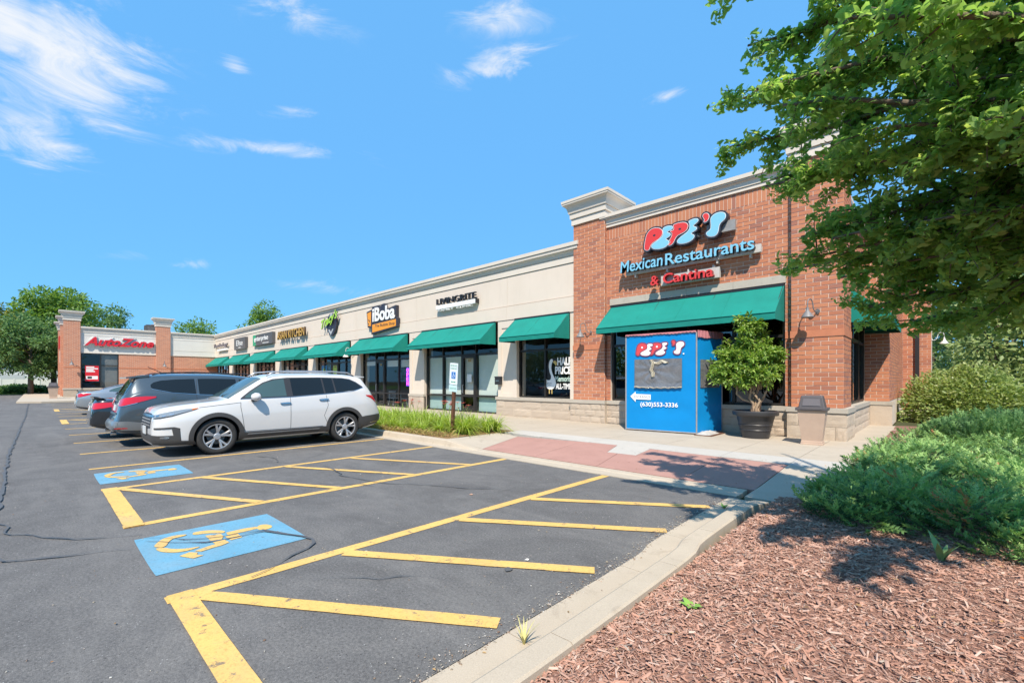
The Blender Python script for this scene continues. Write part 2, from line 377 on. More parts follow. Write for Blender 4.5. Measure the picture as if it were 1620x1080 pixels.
def tri_mesh(name, verts, faces, mats, smooth=False, shade=None):
    """big meshes straight from arrays; faces all of one size"""
    verts = np.asarray(verts, np.float32); faces = np.asarray(faces, np.int32)
    me = bpy.data.meshes.new(name); k = faces.shape[1]
    me.vertices.add(len(verts)); me.vertices.foreach_set('co', verts.ravel())
    me.loops.add(faces.size); me.loops.foreach_set('vertex_index', faces.ravel())
    me.polygons.add(len(faces)); me.polygons.foreach_set('loop_start', np.arange(0, faces.size, k, dtype=np.int32))
    me.polygons.foreach_set('loop_total', np.full(len(faces), k, np.int32))
    if smooth: me.polygons.foreach_set('use_smooth', np.ones(len(faces), bool))
    for m in (mats if isinstance(mats, (list, tuple)) else [mats]): me.materials.append(m)
    me.update(calc_edges=True)
    if shade is not None: at = me.attributes.new('shade', 'FLOAT', 'FACE'); at.data.foreach_set('value', np.asarray(shade, np.float32))
    return me
def rot_basis(dirs, roll):
    """orthonormal frames: x along dirs, rolled about it"""
    d = dirs / np.linalg.norm(dirs, axis=1, keepdims=True)
    up = np.tile(np.array([[0, 0, 1.]]), (len(d), 1)); up[np.abs(d[:, 2]) > .95] = [1, 0, 0]
    y = np.cross(up, d); y /= np.linalg.norm(y, axis=1, keepdims=True); z = np.cross(d, y)
    c, s_ = np.cos(roll)[:, None], np.sin(roll)[:, None]
    return d, y * c + z * s_, z * c - y * s_
def scatter(pv, pf, pos, dirs, roll, scale, scale_y=None):
    """copies of a small piece as arrays; scale per copy"""
    pv = np.asarray(pv, float); pf = np.asarray(pf); x, y, z = rot_basis(np.asarray(dirs, float), np.asarray(roll, float))
    s1 = np.asarray(scale, float)[:, None, None]; s2 = s1 if scale_y is None else np.asarray(scale_y, float)[:, None, None]
    v = pos[:, None, :] + s1 * pv[None, :, 0:1] * x[:, None, :] + s2 * pv[None, :, 1:2] * y[:, None, :] + s1 * pv[None, :, 2:3] * z[:, None, :]
    f = pf[None] + (np.arange(len(pos)) * len(pv))[:, None, None]
    return v.reshape(-1, 3), f.reshape(-1, pf.shape[1])
# lettering ----------------------------------------------------------
def text_mesh(body, w=None, h=None, depth=.05, bold=0., shear=0., space=1.0, bevel=0.):
    cu = bpy.data.curves.new('lettering', 'FONT'); cu.body = body; cu.size = 1.; cu.extrude = .1; cu.offset = bold; cu.shear = shear; cu.space_character = space; cu.resolution_u = 4
    cu.fill_mode = 'BOTH'
    o = bpy.data.objects.new('lettering', cu); C.objects.link(o); dg = bpy.context.evaluated_depsgraph_get(); dg.update()
    me = bpy.data.meshes.new_from_object(o.evaluated_get(dg)); bpy.data.objects.remove(o); bpy.data.curves.remove(cu)
    co = np.empty(len(me.vertices) * 3, np.float32); me.vertices.foreach_get('co', co); co = co.reshape(-1, 3)
    mn, mx = co.min(0), co.max(0); sx = (w / (mx[0] - mn[0])) if w else None; sy = (h / (mx[1] - mn[1])) if h else None
    sx = sx or sy; sy = sy or sx
    co[:, 0] = (co[:, 0] - mn[0]) * sx; co[:, 1] = (co[:, 1] - mn[1]) * sy; co[:, 2] = (co[:, 2] + .1) / .2 * depth
    me.vertices.foreach_set('co', co.ravel()); me.update(); return me
def place_text(name, body, mat, parent, origin, xdir, w=None, h=None, depth=.05, bold=0., shear=0., space=1., side=None):
    """lettering on an upright plane: origin = lower left on the plane, xdir = reading direction; depth grows out of the plane"""
    me = text_mesh(body, w, h, depth, bold, shear, space); X = Vector(xdir).normalized(); Z = Vector((0, 0, 1)); Nn = X.cross(Z)
    Mx = Matrix(((X.x, Z.x, Nn.x), (X.y, Z.y, Nn.y), (X.z, Z.z, Nn.z))).to_4x4(); me.transform(Mx); me.name = name
    me.materials.append(mat)
    if side is not None:
        me.materials.append(side)
        for p in me.polygons: p.material_index = 0 if p.normal.dot(Nn) > .7 else 1
    return link(name, me, parent, origin)
def smooth_poly(pts, it=2):
    for _ in range(it):
        q = []
        for i in range(len(pts)):
            a, b = pts[i], pts[(i + 1) % len(pts)]
            q += [(a[0] * .75 + b[0] * .25, a[1] * .75 + b[1] * .25), (a[0] * .25 + b[0] * .75, a[1] * .25 + b[1] * .75)]
        pts = q
    return pts
def offset_poly(pts, d):
    n = len(pts); a = sum(pts[i][0] * pts[(i + 1) % n][1] - pts[(i + 1) % n][0] * pts[i][1] for i in range(n)); sg = 1 if a > 0 else -1
    out = []
    for i in range(n):
        p, q, r = Vector(pts[i - 1]), Vector(pts[i]), Vector(pts[(i + 1) % n]); t = (r - p)
        if t.length < 1e-9: t = Vector((1, 0))
        t.normalize(); out.append((q.x + t.y * sg * d, q.y - t.x * sg * d))
    return out
def plate(mb, poly, place, d0, d1, mi=0):
    """poly in plane coordinates (u,v); place(u,v,d) -> point; from depth d0 to d1"""
    n = len(poly); a = sum(poly[i][0] * poly[(i + 1) % n][1] - poly[(i + 1) % n][0] * poly[i][1] for i in range(n))
    if a < 0: poly = poly[::-1]
    vs = [place(u, v, d1) for u, v in poly] + [place(u, v, d0) for u, v in poly]
    tri = tessellate_polygon([[Vector((p[0], p[1], 0)) for p in poly]]); fs = []
    for t in tri:
        ar = (poly[t[1]][0] - poly[t[0]][0]) * (poly[t[2]][1] - poly[t[0]][1]) - (poly[t[2]][0] - poly[t[0]][0]) * (poly[t[1]][1] - poly[t[0]][1])
        fs.append(tuple(t) if ar > 0 else (t[0], t[2], t[1]))
    fs += [(n + i, n + (i + 1) % n, (i + 1) % n, i) for i in range(n)]
    mb.add(vs, fs, mi); return mb
def circ(cx, cy, r, n=16, ry=None): return [(cx + r * math.cos(2 * math.pi * k / n), cy + (ry or r) * math.sin(2 * math.pi * k / n)) for k in range(n)]
# ================================================================== THE SETTING: ground
def slabz(x, y):
    if x < -8.7: return .135
    t = min(1., max(0., (y - 6.9) / 2.3)); return .022 + t * .113
mb = MB(); mb.box(-900, 900, -900, 900, -.5, -.05)
struct(mb.build('ground', noisy('bare_soil', (.09, .075, .05), (.06, .06, .03), .8, .95, .1, .3, 20., .02)))
mb = MB(); mb.add([(-80, -55, 0), (60, -55, 0), (60, -4, 0), (-1.93, -4, 0), (-1.93, 6.42, 0), (-80, 6.42, 0)], [(0, 1, 2, 3), (0, 3, 4, 5)])
struct(mb.build('parking_lot', M_ASPHALT))
# crack lines filled with tar, wandering over the lot
def crack(pts, w, seed, name='asphalt_crack', mat=None, amp=.09):
    r = random.Random(seed); P = []
    for i in range(len(pts) - 1):
        a, b = Vector(pts[i]), Vector(pts[i + 1]); n = max(2, int((b - a).length / .12)); t = (b - a).normalized(); nn = Vector((-t.y, t.x))
        for k in range(n): P.append(a.lerp(b, k / n) + nn * (mnoise.noise(Vector((k * .35, seed * 3.1 + i, 0))) * amp + r.uniform(-.012, .012) * amp / .09))
    P.append(Vector(pts[-1])); vs = []; fs = []
    for i, p in enumerate(P):
        t = (P[min(i + 1, len(P) - 1)] - P[max(i - 1, 0)]).normalized(); nn = Vector((-t.y, t.x)); ww = w * (.45 + r.random() * .9) * (1 if 2 < i < len(P) - 3 else .3)
        vs += [(p.x + nn.x * ww, p.y + nn.y * ww, .0165), (p.x - nn.x * ww, p.y - nn.y * ww, .0165)]
        if i: k = 2 * i; fs.append((k - 2, k - 1, k + 1, k))
    mb = MB(); mb.add(vs, fs); return struct(mb.build(name, mat or M_TAR))
M_TAR = noisy('tar_filler', (.105, .104, .105), (.08, .08, .082), 9., .6, .4, .4, 90.)
for i, (pts, w) in enumerate([
    ([(-16, -1.6), (-9, -.5), (-6.73, -.2), (-6.1, .25), (-5.79, .72)], .010), ([(-7.6, -1.2), (-6.2, -.45), (-5.79, -.2), (-5.36, .6)], .011),
    ([(-5.5, .72), (-5.05, 1.1), (-5.0, 1.6), (-4.7, 1.72), (-4.42, 1.83), (-4.2, 1.72), (-4.07, 1.41), (-3.9, 1.15)], .012),
    ([(-60, -.45), (-28, -.36), (-14, -.42), (-8.4, -.32), (-5.4, -.55)], .022),
    ([(-10.4, 3.0), (-9.6, 3.3), (-9.1, 3.1), (-8.6, 3.45)], .011), ([(-8.2, 3.6), (-7.7, 3.55), (-7.1, 3.4), (-6.3, 3.5), (-5.6, 3.9), (-4.3, 4.6)], .011),
    ([(-7.0, 2.6), (-6.3, 3.3), (-5.7, 3.45)], .008), ([(-3.5, 1.45), (-3.1, 1.95), (-2.7, 2.2)], .006),
    ([(-40, -6), (-25, -4.4), (-14, -4.2), (-8, -3)], .018)]):
    crack(pts, w, i + 1, amp=.035 if pts[0][0] < -30 else .07)
def stain(cx, cy, rx, ry, seed, z=.0125):
    r = random.Random(seed); poly = smooth_poly([(cx + rx * (.6 + .6 * r.random()) * math.cos(a), cy + ry * (.6 + .6 * r.random()) * math.sin(a)) for a in [2 * math.pi * k / 11 for k in range(11)]], 2)
    mb = MB(); plate(mb, poly, lambda u, v, d: (u, v, d), z - .002, z); return struct(mb.build('oil_stain', M_TAR))
stain(-2.55, 2.65, .045, .045, 8)

# painted markings, a few mm over the asphalt -------------------------
def stripe(p0, p1, w, name='parking_stripe', z=.0045, mat=None, ext=0.):
    a, b = Vector(p0), Vector(p1); t = (b - a).normalized(); n = Vector((-t.y, t.x)) * w / 2; a = a - t * ext; b = b + t * ext
    k = max(2, int((b - a).length / .14)); L_ = []; R_ = []
    for i in range(k + 1):
        p = a.lerp(b, i / k); j1 = mnoise.noise(Vector((p.x * 7, p.y * 7, 1))) * .006; j2 = mnoise.noise(Vector((p.x * 7, p.y * 7, 5))) * .006
        L_.append((p.x + n.x * (1 + j1 / w * 2), p.y + n.y * (1 + j1 / w * 2), z)); R_.append((p.x - n.x * (1 + j2 / w * 2), p.y - n.y * (1 + j2 / w * 2), z))
    mb = MB(); mb.add(L_ + R_, [(i + k + 1, i + k + 2, i + 1, i) for i in range(k)])
    return struct(mb.build(name, mat or M_YELLOW))
XA, XB, XC = -3.94, -6.24, -8.58
for x in (XA, XB): stripe((x, .62), (x, 6.38), .13)
stripe((XC, .62), (XC - .08, 6.4), .12)
for x in (-10.78, -13.15, -15.58, -18.0, -20.4, -22.75, -25.15, -27.6, -30.05, -32.5, -34.95, -37.4, -39.8, -42.2): stripe((x, .62), (x, 6.38), .11)
for y0 in (.80, 1.90, 3.24, 4.45):
    stripe((XA + .07, y0), (-2.03, y0 + 1.22), .13, z=.0085, name='hatch_stripe')
for y0 in (.80, 1.84, 3.10, 4.33):
    stripe((XC + .06, y0), (XB - .04, y0 + 1.16), .12, z=.0085, name='hatch_stripe')
stripe((XA - .06, .71), (-1.95, .71), .155, 'aisle_end_bar', .0125)
stripe((XC - .06, .71), (XB + .06, .71), .17, 'aisle_end_bar', .0125)
for x0, x1 in ((-25.2, -22.7), (-35.0, -32.45)):
    stripe((x0, .70), (x1, .70), .19, 'aisle_end_bar', .0125)
    for y0 in (.9, 2.1, 3.3, 4.5): stripe((x0, y0), (x1, y0 + 1.2), .12, z=.0085, name='hatch_stripe')
FIGURE = [   # stencilled wheelchair user, lying with the head towards the shops
    [(0.47, 0.94), (0.39, 0.99), (0.41, 1.05), (0.5, 1.08), (0.57, 1.06), (0.6, 1.0), (0.57, 0.94)], [(0.5, 0.95), (0.43, 0.95), (0.4, 0.84), (0.41, 0.68), (0.5, 0.67), (0.51, 0.81)],
    [(0.53, 0.64), (0.53, 0.75), (0.68, 0.75), (0.69, 0.65)], [(0.17, 0.44), (0.17, 0.52), (0.21, 0.59), (0.32, 0.68), (0.39, 0.68), (0.4, 0.64), (0.29, 0.55), (0.26, 0.43)], [(0.37, 0.51), (0.42, 0.63), (0.52, 0.63), (0.61, 0.59), (0.58, 0.51)],
    [(0.64, 0.51), (0.64, 0.61), (0.75, 0.62), (0.79, 0.55), (0.8, 0.48), (0.83, 0.38), (0.78, 0.34), (0.73, 0.45), (0.71, 0.52)], [(0.82, 0.22), (0.78, 0.3), (0.84, 0.35), (0.89, 0.33), (0.95, 0.37), (0.97, 0.29)],
    [(0.44, 0.1), (0.46, 0.16), (0.58, 0.21), (0.66, 0.31), (0.68, 0.42), (0.72, 0.33), (0.71, 0.24), (0.66, 0.18), (0.57, 0.12)], [(0.38, 0.1), (0.3, 0.13), (0.18, 0.19), (0.14, 0.29), (0.18, 0.38), (0.21, 0.39), (0.23, 0.35), (0.23, 0.27), (0.33, 0.22), (0.43, 0.19), (0.46, 0.15)]]
def bay_symbol(x0, x1, y0, y1):
    """blue panel with the wheelchair figure, painted so that it is read when driving in"""
    cx, cy, w, h = (x0 + x1) / 2, (y0 + y1) / 2, x1 - x0, y1 - y0
    mb = MB(); sq = smooth_poly([(x0, y0), (x0, y0 + .02), (x0, y1 - .02), (x0, y1), (x1, y1), (x1, y1 - .02), (x1, y0 + .02), (x1, y0)], 2)
    plate(mb, sq, lambda u, v, d: (u, v, d), .003, .0055); base = struct(mb.build('accessible_bay_marking', M_BLUE_PAINT))
    m2 = MB(); kx, ky = w / 1.16, h / 1.2
    for i_, poly in enumerate(FIGURE):
        z = .0098 + i_ * .0003; plate(m2, [(x0 + u * kx, y0 + v * ky) for u, v in (smooth_poly(poly, 2) if i_ in (0, 3, 7, 8) else poly)], lambda a, b, d: (a, b, d), z - .002, z)
    f = m2.build('wheelchair_symbol', M_YELLOW, base); return base
bay_symbol(-5.66, -4.50, .64, 1.84); bay_symbol(-10.2, -9.08, .64, 1.81)
crack([(-5.64, .72), (-5.3, .98), (-5.12, 1.25), (-5.05, 1.6), (-4.75, 1.75), (-4.5, 1.84)], .008, 21, 'asphalt_crack')
MATS['tar_filler']
# curbs ---------------------------------------------------------------
def sweep_seg(name, path, prof, parent=None, mat=M_CURB, gap=.003):
    """profile (across, up) swept along path of (x, y, nx, ny, k): k scales the height"""
    vs = []; n = len(prof)
    for (x, y, nx, ny, k) in path:
        for (a, z) in prof: vs.append((x + nx * a, y + ny * a, z * (k if z > .02 else 1)))
    fs = [(i * n + j, (i + 1) * n + j, (i + 1) * n + (j + 1) % n, i * n + (j + 1) % n) for i in range(len(path) - 1) for j in range(n)]
    fs += [tuple(range(n)), tuple((len(path) - 1) * n + j for j in reversed(range(n)))]
    mb = MB(); mb.add(vs, fs); o = mb.build(name, mat, parent); bm = bmesh.new(); bm.from_mesh(o.data); bmesh.ops.recalc_face_normals(bm, faces=bm.faces); bm.to_mesh(o.data); bm.free(); return o
PROF = [(0, -.1), (0, .011), (.27, .004), (.285, .03), (.315, .125), (.335, .138), (.47, .14), (.485, .128), (.49, -.1)]
front = empty('curb', None); struct(front)
def raise_k(x): return .12 if x > -7.4 else (1. if x < -8.5 else .12 + .88 * (-7.4 - x) / 1.1)
xs = [-1.95, -3.3, -4.65, -6.1, -7.4, -8.5, -9.9, -12.4, -15, -18, -21, -24, -27, -31, -35, -40, -45]
for a, b in zip(xs[:-1], xs[1:]):
    k = [a - .002 + (b + .004 - a) * i / 6 for i in range(7)]
    sweep_seg('curb_segment', [(x, 6.40, 0, 1, raise_k(x)) for x in k], PROF, front)
side = empty('curb', None); struct(side)
def side_x(y): return -1.93 + (.02 * math.sin(y * .8)) - (.06 if y > 3.7 else 0) * min(1, (y - 3.7) / .3 if y > 3.7 else 0)
ys = [6.3, 5.2, 4.35, 3.35, 1.98, .6, -1.2, -4.]
def side_k(y): return 1.0 if y < 5.6 else max(.25, 1 - (y - 5.6) / .9)
for a, b in zip(ys[:-1], ys[1:]):
    k = [a - .003 + (b + .006 - a) * i / 5 for i in range(6)]
    sweep_seg('curb_segment', [(side_x(y), y, 1, 0, side_k(y)) for y in k], PROF, side)
# pavement slabs ------------------------------------------------------
walk = empty('pavement', None); struct(walk)
def slab(poly, mat, name='concrete_slab', j=.007, parent=None):
    p = poly; a = sum(p[i][0] * p[(i + 1) % len(p)][1] - p[(i + 1) % len(p)][0] * p[i][1] for i in range(len(p)))
    # dense enough along its edges to follow the ramp
    q = []
    for i in range(len(p)):
        A, B = Vector(p[i]), Vector(p[(i + 1) % len(p)]); n = max(1, int(abs(B.y - A.y) / .8)) if A.x > -8.7 or B.x > -8.7 else 1
        q += [tuple(A.lerp(B, t / n)) for t in range(n)]
    q = offset_poly(q, -j) if a != 0 else q
    mb = MB(); mb.prism(q, lambda x, y: slabz(x, y) - .12, slabz, 0); return mb.build(name, mat, parent or walk)
pads = [[(-7.45, 6.9), (-7.95, 8.62), (-6.1, 8.84), (-5.95, 6.9)], [(-5.95, 6.9), (-6.1, 8.84), (-5.19, 8.9), (-4.97, 8.1), (-4.72, 8.1), (-4.45, 6.9)],
        [(-4.45, 6.9), (-4.72, 8.1), (-4.33, 8.13), (-4.4, 8.88), (-3.0, 8.85), (-2.9, 6.9)], [(-2.9, 6.9), (-3.0, 8.85), (-1.865, 8.83), (-1.865, 6.9)]]
for p in pads: slab(p, M_RED_PAD, 'red_ramp_panel', .006)
slab([(-7.45, 6.9), (-8.72, 6.9), (-8.72, 8.7), (-7.95, 8.62)], M_CONC)
slab([(-4.97, 8.1), (-5.19, 8.9), (-4.4, 8.88), (-4.33, 8.13)], M_CONC_W)
edges = [-1.86, -3.0, -4.45, -5.95, -7.4, -8.72]
for a, b in zip(edges[:-1], edges[1:]):
    slab([(b, 8.9), (a, 8.86), (a, 9.6), (b, 9.6)], M_CONC_W); slab([(b, 9.6), (a, 9.6), (a, 11.3), (b, 11.3)], M_CONC); slab([(b, 11.3), (a, 11.3), (a, 13.05), (b, 13.05)], M_CONC)
x = -8.72
while x > -46:
    slab([(x - 1.6, 9.35), (x, 9.35), (x, 11.2), (x - 1.6, 11.2)], M_CONC); slab([(x - 1.6, 11.2), (x, 11.2), (x, 13.4), (x - 1.6, 13.4)], M_CONC); x -= 1.6
for y0, y1, x1 in ((6.42, 8.83, -.95), (8.83, 9.6, -.95), (9.6, 11.6, -.85), (11.6, 13.6, -.6), (13.6, 15.4, -.35), (15.4, 17.2, 0.), (17.2, 18.55, .2)):
    slab([(-1.86, y0), (x1 + .3, y0), (x1 + .35, y1), (-1.86, y1)], M_CONC if y0 != 8.83 else M_CONC_W)
slab([(-46, -1.), (-56.3, -1.), (-56.3, 13.4), (-46, 13.4), (-45.2, 12.), (-45.2, .2)], M_CONC, j=.0)
slab([(-56.3, -1.), (-76, -1.), (-76, 1.6), (-56.3, 1.6)], M_CONC, j=0.)
# planting beds: soil and bark ---------------------------------------
def bed_mesh(name, x0, x1, y0, y1, z0, mat, step=.12, amp=.02, inside=None):
    nx, ny = int((x1 - x0) / step) + 1, int((y1 - y0) / step) + 1; vs = []; fs = []
    for j in range(ny + 1):
        for i in range(nx + 1):
            X, Y = x0 + (x1 - x0) * i / nx, y0 + (y1 - y0) * j / ny
            vs.append((X, Y, bedz(X, Y) if z0 is None else z0 + amp * mnoise.noise(Vector((X * 3, Y * 3, 0)))))
    for j in range(ny):
        for i in range(nx):
            a = j * (nx + 1) + i; c = ((vs[a][0] + vs[a + 1][0]) / 2, (vs[a][1] + vs[a + nx + 1][1]) / 2)
            if inside is None or inside(*c): fs.append((a, a + 1, a + nx + 2, a + nx + 1))
    mb = MB(); mb.add(vs, fs); return struct(mb.build(name, mat, smooth=True))
def bedz(x, y):
    e = min(1., max(0., (x + 1.46) / .5)); far = max(0., min(1., (y - 6) / 6))
    return .075 + .05 * e + .025 * mnoise.noise(Vector((x * 1.7, y * 1.7, 3))) + .008 * mnoise.noise(Vector((x * 9, y * 9, 1))) + far * .02 + max(0, x - 1) * .02
M_MULCHBASE = noisy('bark_bed', (.33, .185, .14), (.19, .10, .075), 30., .95, .1, .8, 60., .02)
bed_mesh('bark_mulch_bed', -1.445, 9., -4., 6.45, None, M_MULCHBASE, .13)
bed_mesh('juniper_bed_soil', -.95, 10., 6.45, 18.6, None, M_MULCHBASE, .3)
bed_mesh('rear_bed_soil', -1.1, 30., 18.6, 40., .06, noisy('lawn_soil', (.07, .08, .035), (.05, .05, .025), 2., .95, .1), 1., .03)
M_BEDSOIL = noisy('dry_straw_soil', (.36, .24, .12), (.2, .12, .06), 14., .95, .1, .8, 50., .02)
bed_mesh('daylily_bed_soil', -26., -8.75, 6.88, 9.33, .135, M_BEDSOIL, .2, .02)
# bark chips: nobody could count them
n = 120000; bx = -1.44 + RNG.random(n) ** 1.35 * 4.2; by = -.2 + RNG.random(n) * 6.6
keep = (by < 6.4) & ((bx < 1.2) | (RNG.random(n) < .4)); bx, by = bx[keep], by[keep]; n = len(bx)
bz = np.array([bedz(a, b) for a, b in zip(bx, by)]) + RNG.random(n) * .02
ang = RNG.random(n) * 2 * np.pi; dirs = np.stack([np.cos(ang), np.sin(ang), RNG.normal(0, .28, n)], 1)
pv = [(-.5, -.5, 0), (.5, -.35, 0), (.42, .5, 0), (-.45, .42, 0), (-.42, -.4, .25), (.42, -.25, .25), (.36, .4, .25), (-.38, .33, .25)]
pf = [(4, 5, 6, 7), (0, 1, 5, 4), (1, 2, 6, 5), (2, 3, 7, 6), (3, 0, 4, 7)]
ln = np.clip(RNG.lognormal(-3.72, .55, n), .008, .075); wd = np.clip(ln * np.clip(RNG.normal(.2, .09, n), .07, .6), .003, .02)
pvn = np.array(pv) * [1, 1, .16]
v, f = scatter(pvn, pf, np.stack([bx, by, bz], 1), dirs, RNG.normal(0, .5, n), ln, wd)
M_CHIP = island_var('bark_chip', [(0, (.53, .30, .22)), (.3, (.43, .225, .16)), (.55, (.58, .37, .285)), (.75, (.32, .165, .12)), (.9, (.66, .48, .39)), (.96, (.2, .11, .085)), (1, (.45, .38, .31))], .9, .4, 160., .002, .15)
o = link('bark_chips', tri_mesh('bark_chips', v, f, M_CHIP)); tag(o, kind='stuff')
# grit along the gutter edge and litter on the asphalt
n = 2600; gy = RNG.random(n) * 6.8 - .6; gx = np.array([side_x(y) for y in gy]) + np.abs(RNG.normal(0, .07, n)) * RNG.choice([-1, .25], n); gz = np.full(n, .008)
g2 = 900; gx = np.concatenate([gx, -1.95 - RNG.random(g2) ** 1.6 * 9]); gy = np.concatenate([gy, RNG.random(g2) * 8 - 2]); gz = np.concatenate([gz, np.full(g2, .004)]); n += g2
pos = np.stack([gx, gy, gz], 1); ang = RNG.random(n) * 6.28
v, f = scatter(np.array(pv) * [1, 1, 1.4], pf, pos, np.stack([np.cos(ang), np.sin(ang), np.zeros(n)], 1), np.zeros(n), np.clip(RNG.lognormal(-5.0, .5, n), .003, .022), np.clip(RNG.lognormal(-5.1, .5, n), .003, .018))
M_GRIT = island_var('grit', [(0, (.42, .40, .36)), (.5, (.30, .26, .2)), (.8, (.2, .12, .08)), (1, (.6, .58, .54))], .9, 0)
o = link('gutter_grit', tri_mesh('gutter_grit', v, f, M_GRIT)); tag(o, kind='stuff')
# ================================================================== BUILDINGS
BRICK_CACHE = {}
def brick_mesh(l, h, ax):
    k = (round(l, 3), round(h, 3), ax)
    if k not in BRICK_CACHE:
        mb = MB(); d = .045
        if ax == 'y': mb.box(-l / 2, l / 2, 0, d, -h / 2, h / 2, skip=('k',))
        else: mb.box(-d, 0, -l / 2, l / 2, -h / 2, h / 2, skip=('l',))
        me = bpy.data.meshes.new('brick'); me.from_pydata(mb.v, [], mb.f); me.materials.append(M_BRICK); me.update(); BRICK_CACHE[k] = me
    return BRICK_CACHE[k]
def bricks_in(a0, a1, z0, z1, plane, ax, out, L=.315, H=.107, j=.0165, holes=(), soldier=False, phase=0.):
    """running bond between a0 and a1; plane is the face; ax 'y' faces -Y (a = x), 'x' faces +X (a = y)"""
    rows = max(1, round((z1 - z0) / H)) if not soldier else 1; hh = (z1 - z0) / rows
    for r in range(rows):
        zc = z0 + hh * (r + .5); LL = L if not soldier else H; a = a0 - ((LL / 2) if (r % 2 and not soldier) else 0.) - phase * LL
        while a < a1 - .02:
            s, e = max(a, a0), min(a + LL, a1); a += LL
            if e - s < .035: continue
            parts = [(s, e)]
            for (h0, h1, g0, g1) in holes:
                if zc > g0 and zc < g1:
                    q = []
                    for (u, v) in parts:
                        if v <= h0 or u >= h1: q.append((u, v))
                        else:
                            if h0 - u > .04: q.append((u, h0))
                            if v - h1 > .04: q.append((h1, v))
                    parts = q
            for (u, v) in parts:
                c = ((u + v) / 2, plane, zc) if ax == 'y' else (plane, (u + v) / 2, zc)
                out.append((c, v - u - j, hh - j, ax))
def lay_bricks(bricks, parent, limit=300):
    bricks.sort(key=lambda b: (Vector(b[0]) - Vector((0, 0, 1.5))).length - (3 if b[0][2] < 2.7 else 0))
    r = random.Random(5)
    for c, l, h, ax in bricks[:limit]:
        o = link('brick', brick_mesh(l, h, ax), parent, c)
        if ax == 'y': o.location.y += r.uniform(-.002, .002)
    mb = MB()
    for c, l, h, ax in bricks[limit:]:
        d = .045; e = r.uniform(-.002, .002)
        if ax == 'y': mb.box(c[0] - l / 2, c[0] + l / 2, c[1] + e, c[1] + d, c[2] - h / 2, c[2] + h / 2, skip=('k',))
        else: mb.box(c[0] - d, c[0] + e, c[1] - l / 2, c[1] + l / 2, c[2] - h / 2, c[2] + h / 2, skip=('l',))
    if mb.v: tag(mb.build('brickwork', M_BRICK, parent), kind='stuff')
def molding(mb, x0, x1, y0, y1, prof, mi=0, close=True):
    """stacked rings round a rectangle: prof = (z, projection)"""
    vs = []
    for z, p in prof: vs += [(x0 - p, y0 - p, z), (x1 + p, y0 - p, z), (x1 + p, y1 + p, z), (x0 - p, y1 + p, z)]
    fs = [(i * 4 + k, i * 4 + (k + 1) % 4, (i + 1) * 4 + (k + 1) % 4, (i + 1) * 4 + k) for i in range(len(prof) - 1) for k in range(4)]
    n = len(prof) - 1
    fs += [(3, 2, 1, 0), (n * 4, n * 4 + 1, n * 4 + 2, n * 4 + 3)]
    mb.add(vs, fs, mi); return mb
CAPITAL = [(7.03, .05), (7.235, .05), (7.236, .035), (7.25, .035), (7.251, .09), (7.42, .10), (7.421, .085), (7.435, .085), (7.436, .13), (7.53, .15), (7.60, .17), (7.66, .21), (7.70, .275), (7.701, .27), (7.715, .27), (7.716, .29), (7.765, .295), (7.766, .285), (7.775, .285), (7.776, .31), (7.86, .315)]
def stones(a0, a1, z0, z1, plane, ax, parent, L=.42, H=.222, j=.008):
    rows = max(1, round((z1 - z0) / H)); hh = (z1 - z0) / rows; r = random.Random(int(abs(a0 * 100)))
    for k in range(rows):
        a = a0 - (L / 2 if k % 2 else 0)
        while a < a1 - .03:
            s, e = max(a, a0), min(a + L, a1); a += L
            if e - s < .05: continue
            mb = MB(); p = r.uniform(.0, .018); nx, nz = 5, 4; w, h = e - s - j, hh - j
            # rock-faced: the face is rough, arrises pulled back
            vs = []; fs = []
            for b in range(nz + 1):
                for c in range(nx + 1):
                    edge = c in (0, nx) or b in (0, nz); d = .0 if edge else p * .6 + .009 * r.random()
                    u, v = s + j / 2 + w * c / nx, z0 + hh * k + j / 2 + h * b / nz
                    vs.append((u, plane - d, v) if ax == 'y' else (plane + d, u, v))
            for b in range(nz):
                for c in range(nx):
                    q = b * (nx + 1) + c; fs.append((q, q + 1, q + nx + 2, q + nx + 1))
            mb.add(vs, fs)
            u0, u1, v0, v1 = s + j / 2, e - j / 2, z0 + hh * k + j / 2, z0 + hh * (k + 1) - j / 2
            if ax == 'y': mb.box(u0, u1, plane, plane + .06, v0, v1, skip=('f', 'k'))
            else: mb.box(plane - .06, plane, u0, u1, v0, v1, skip=('r', 'l'))
            mb.build('stone_block', M_STONE, parent)
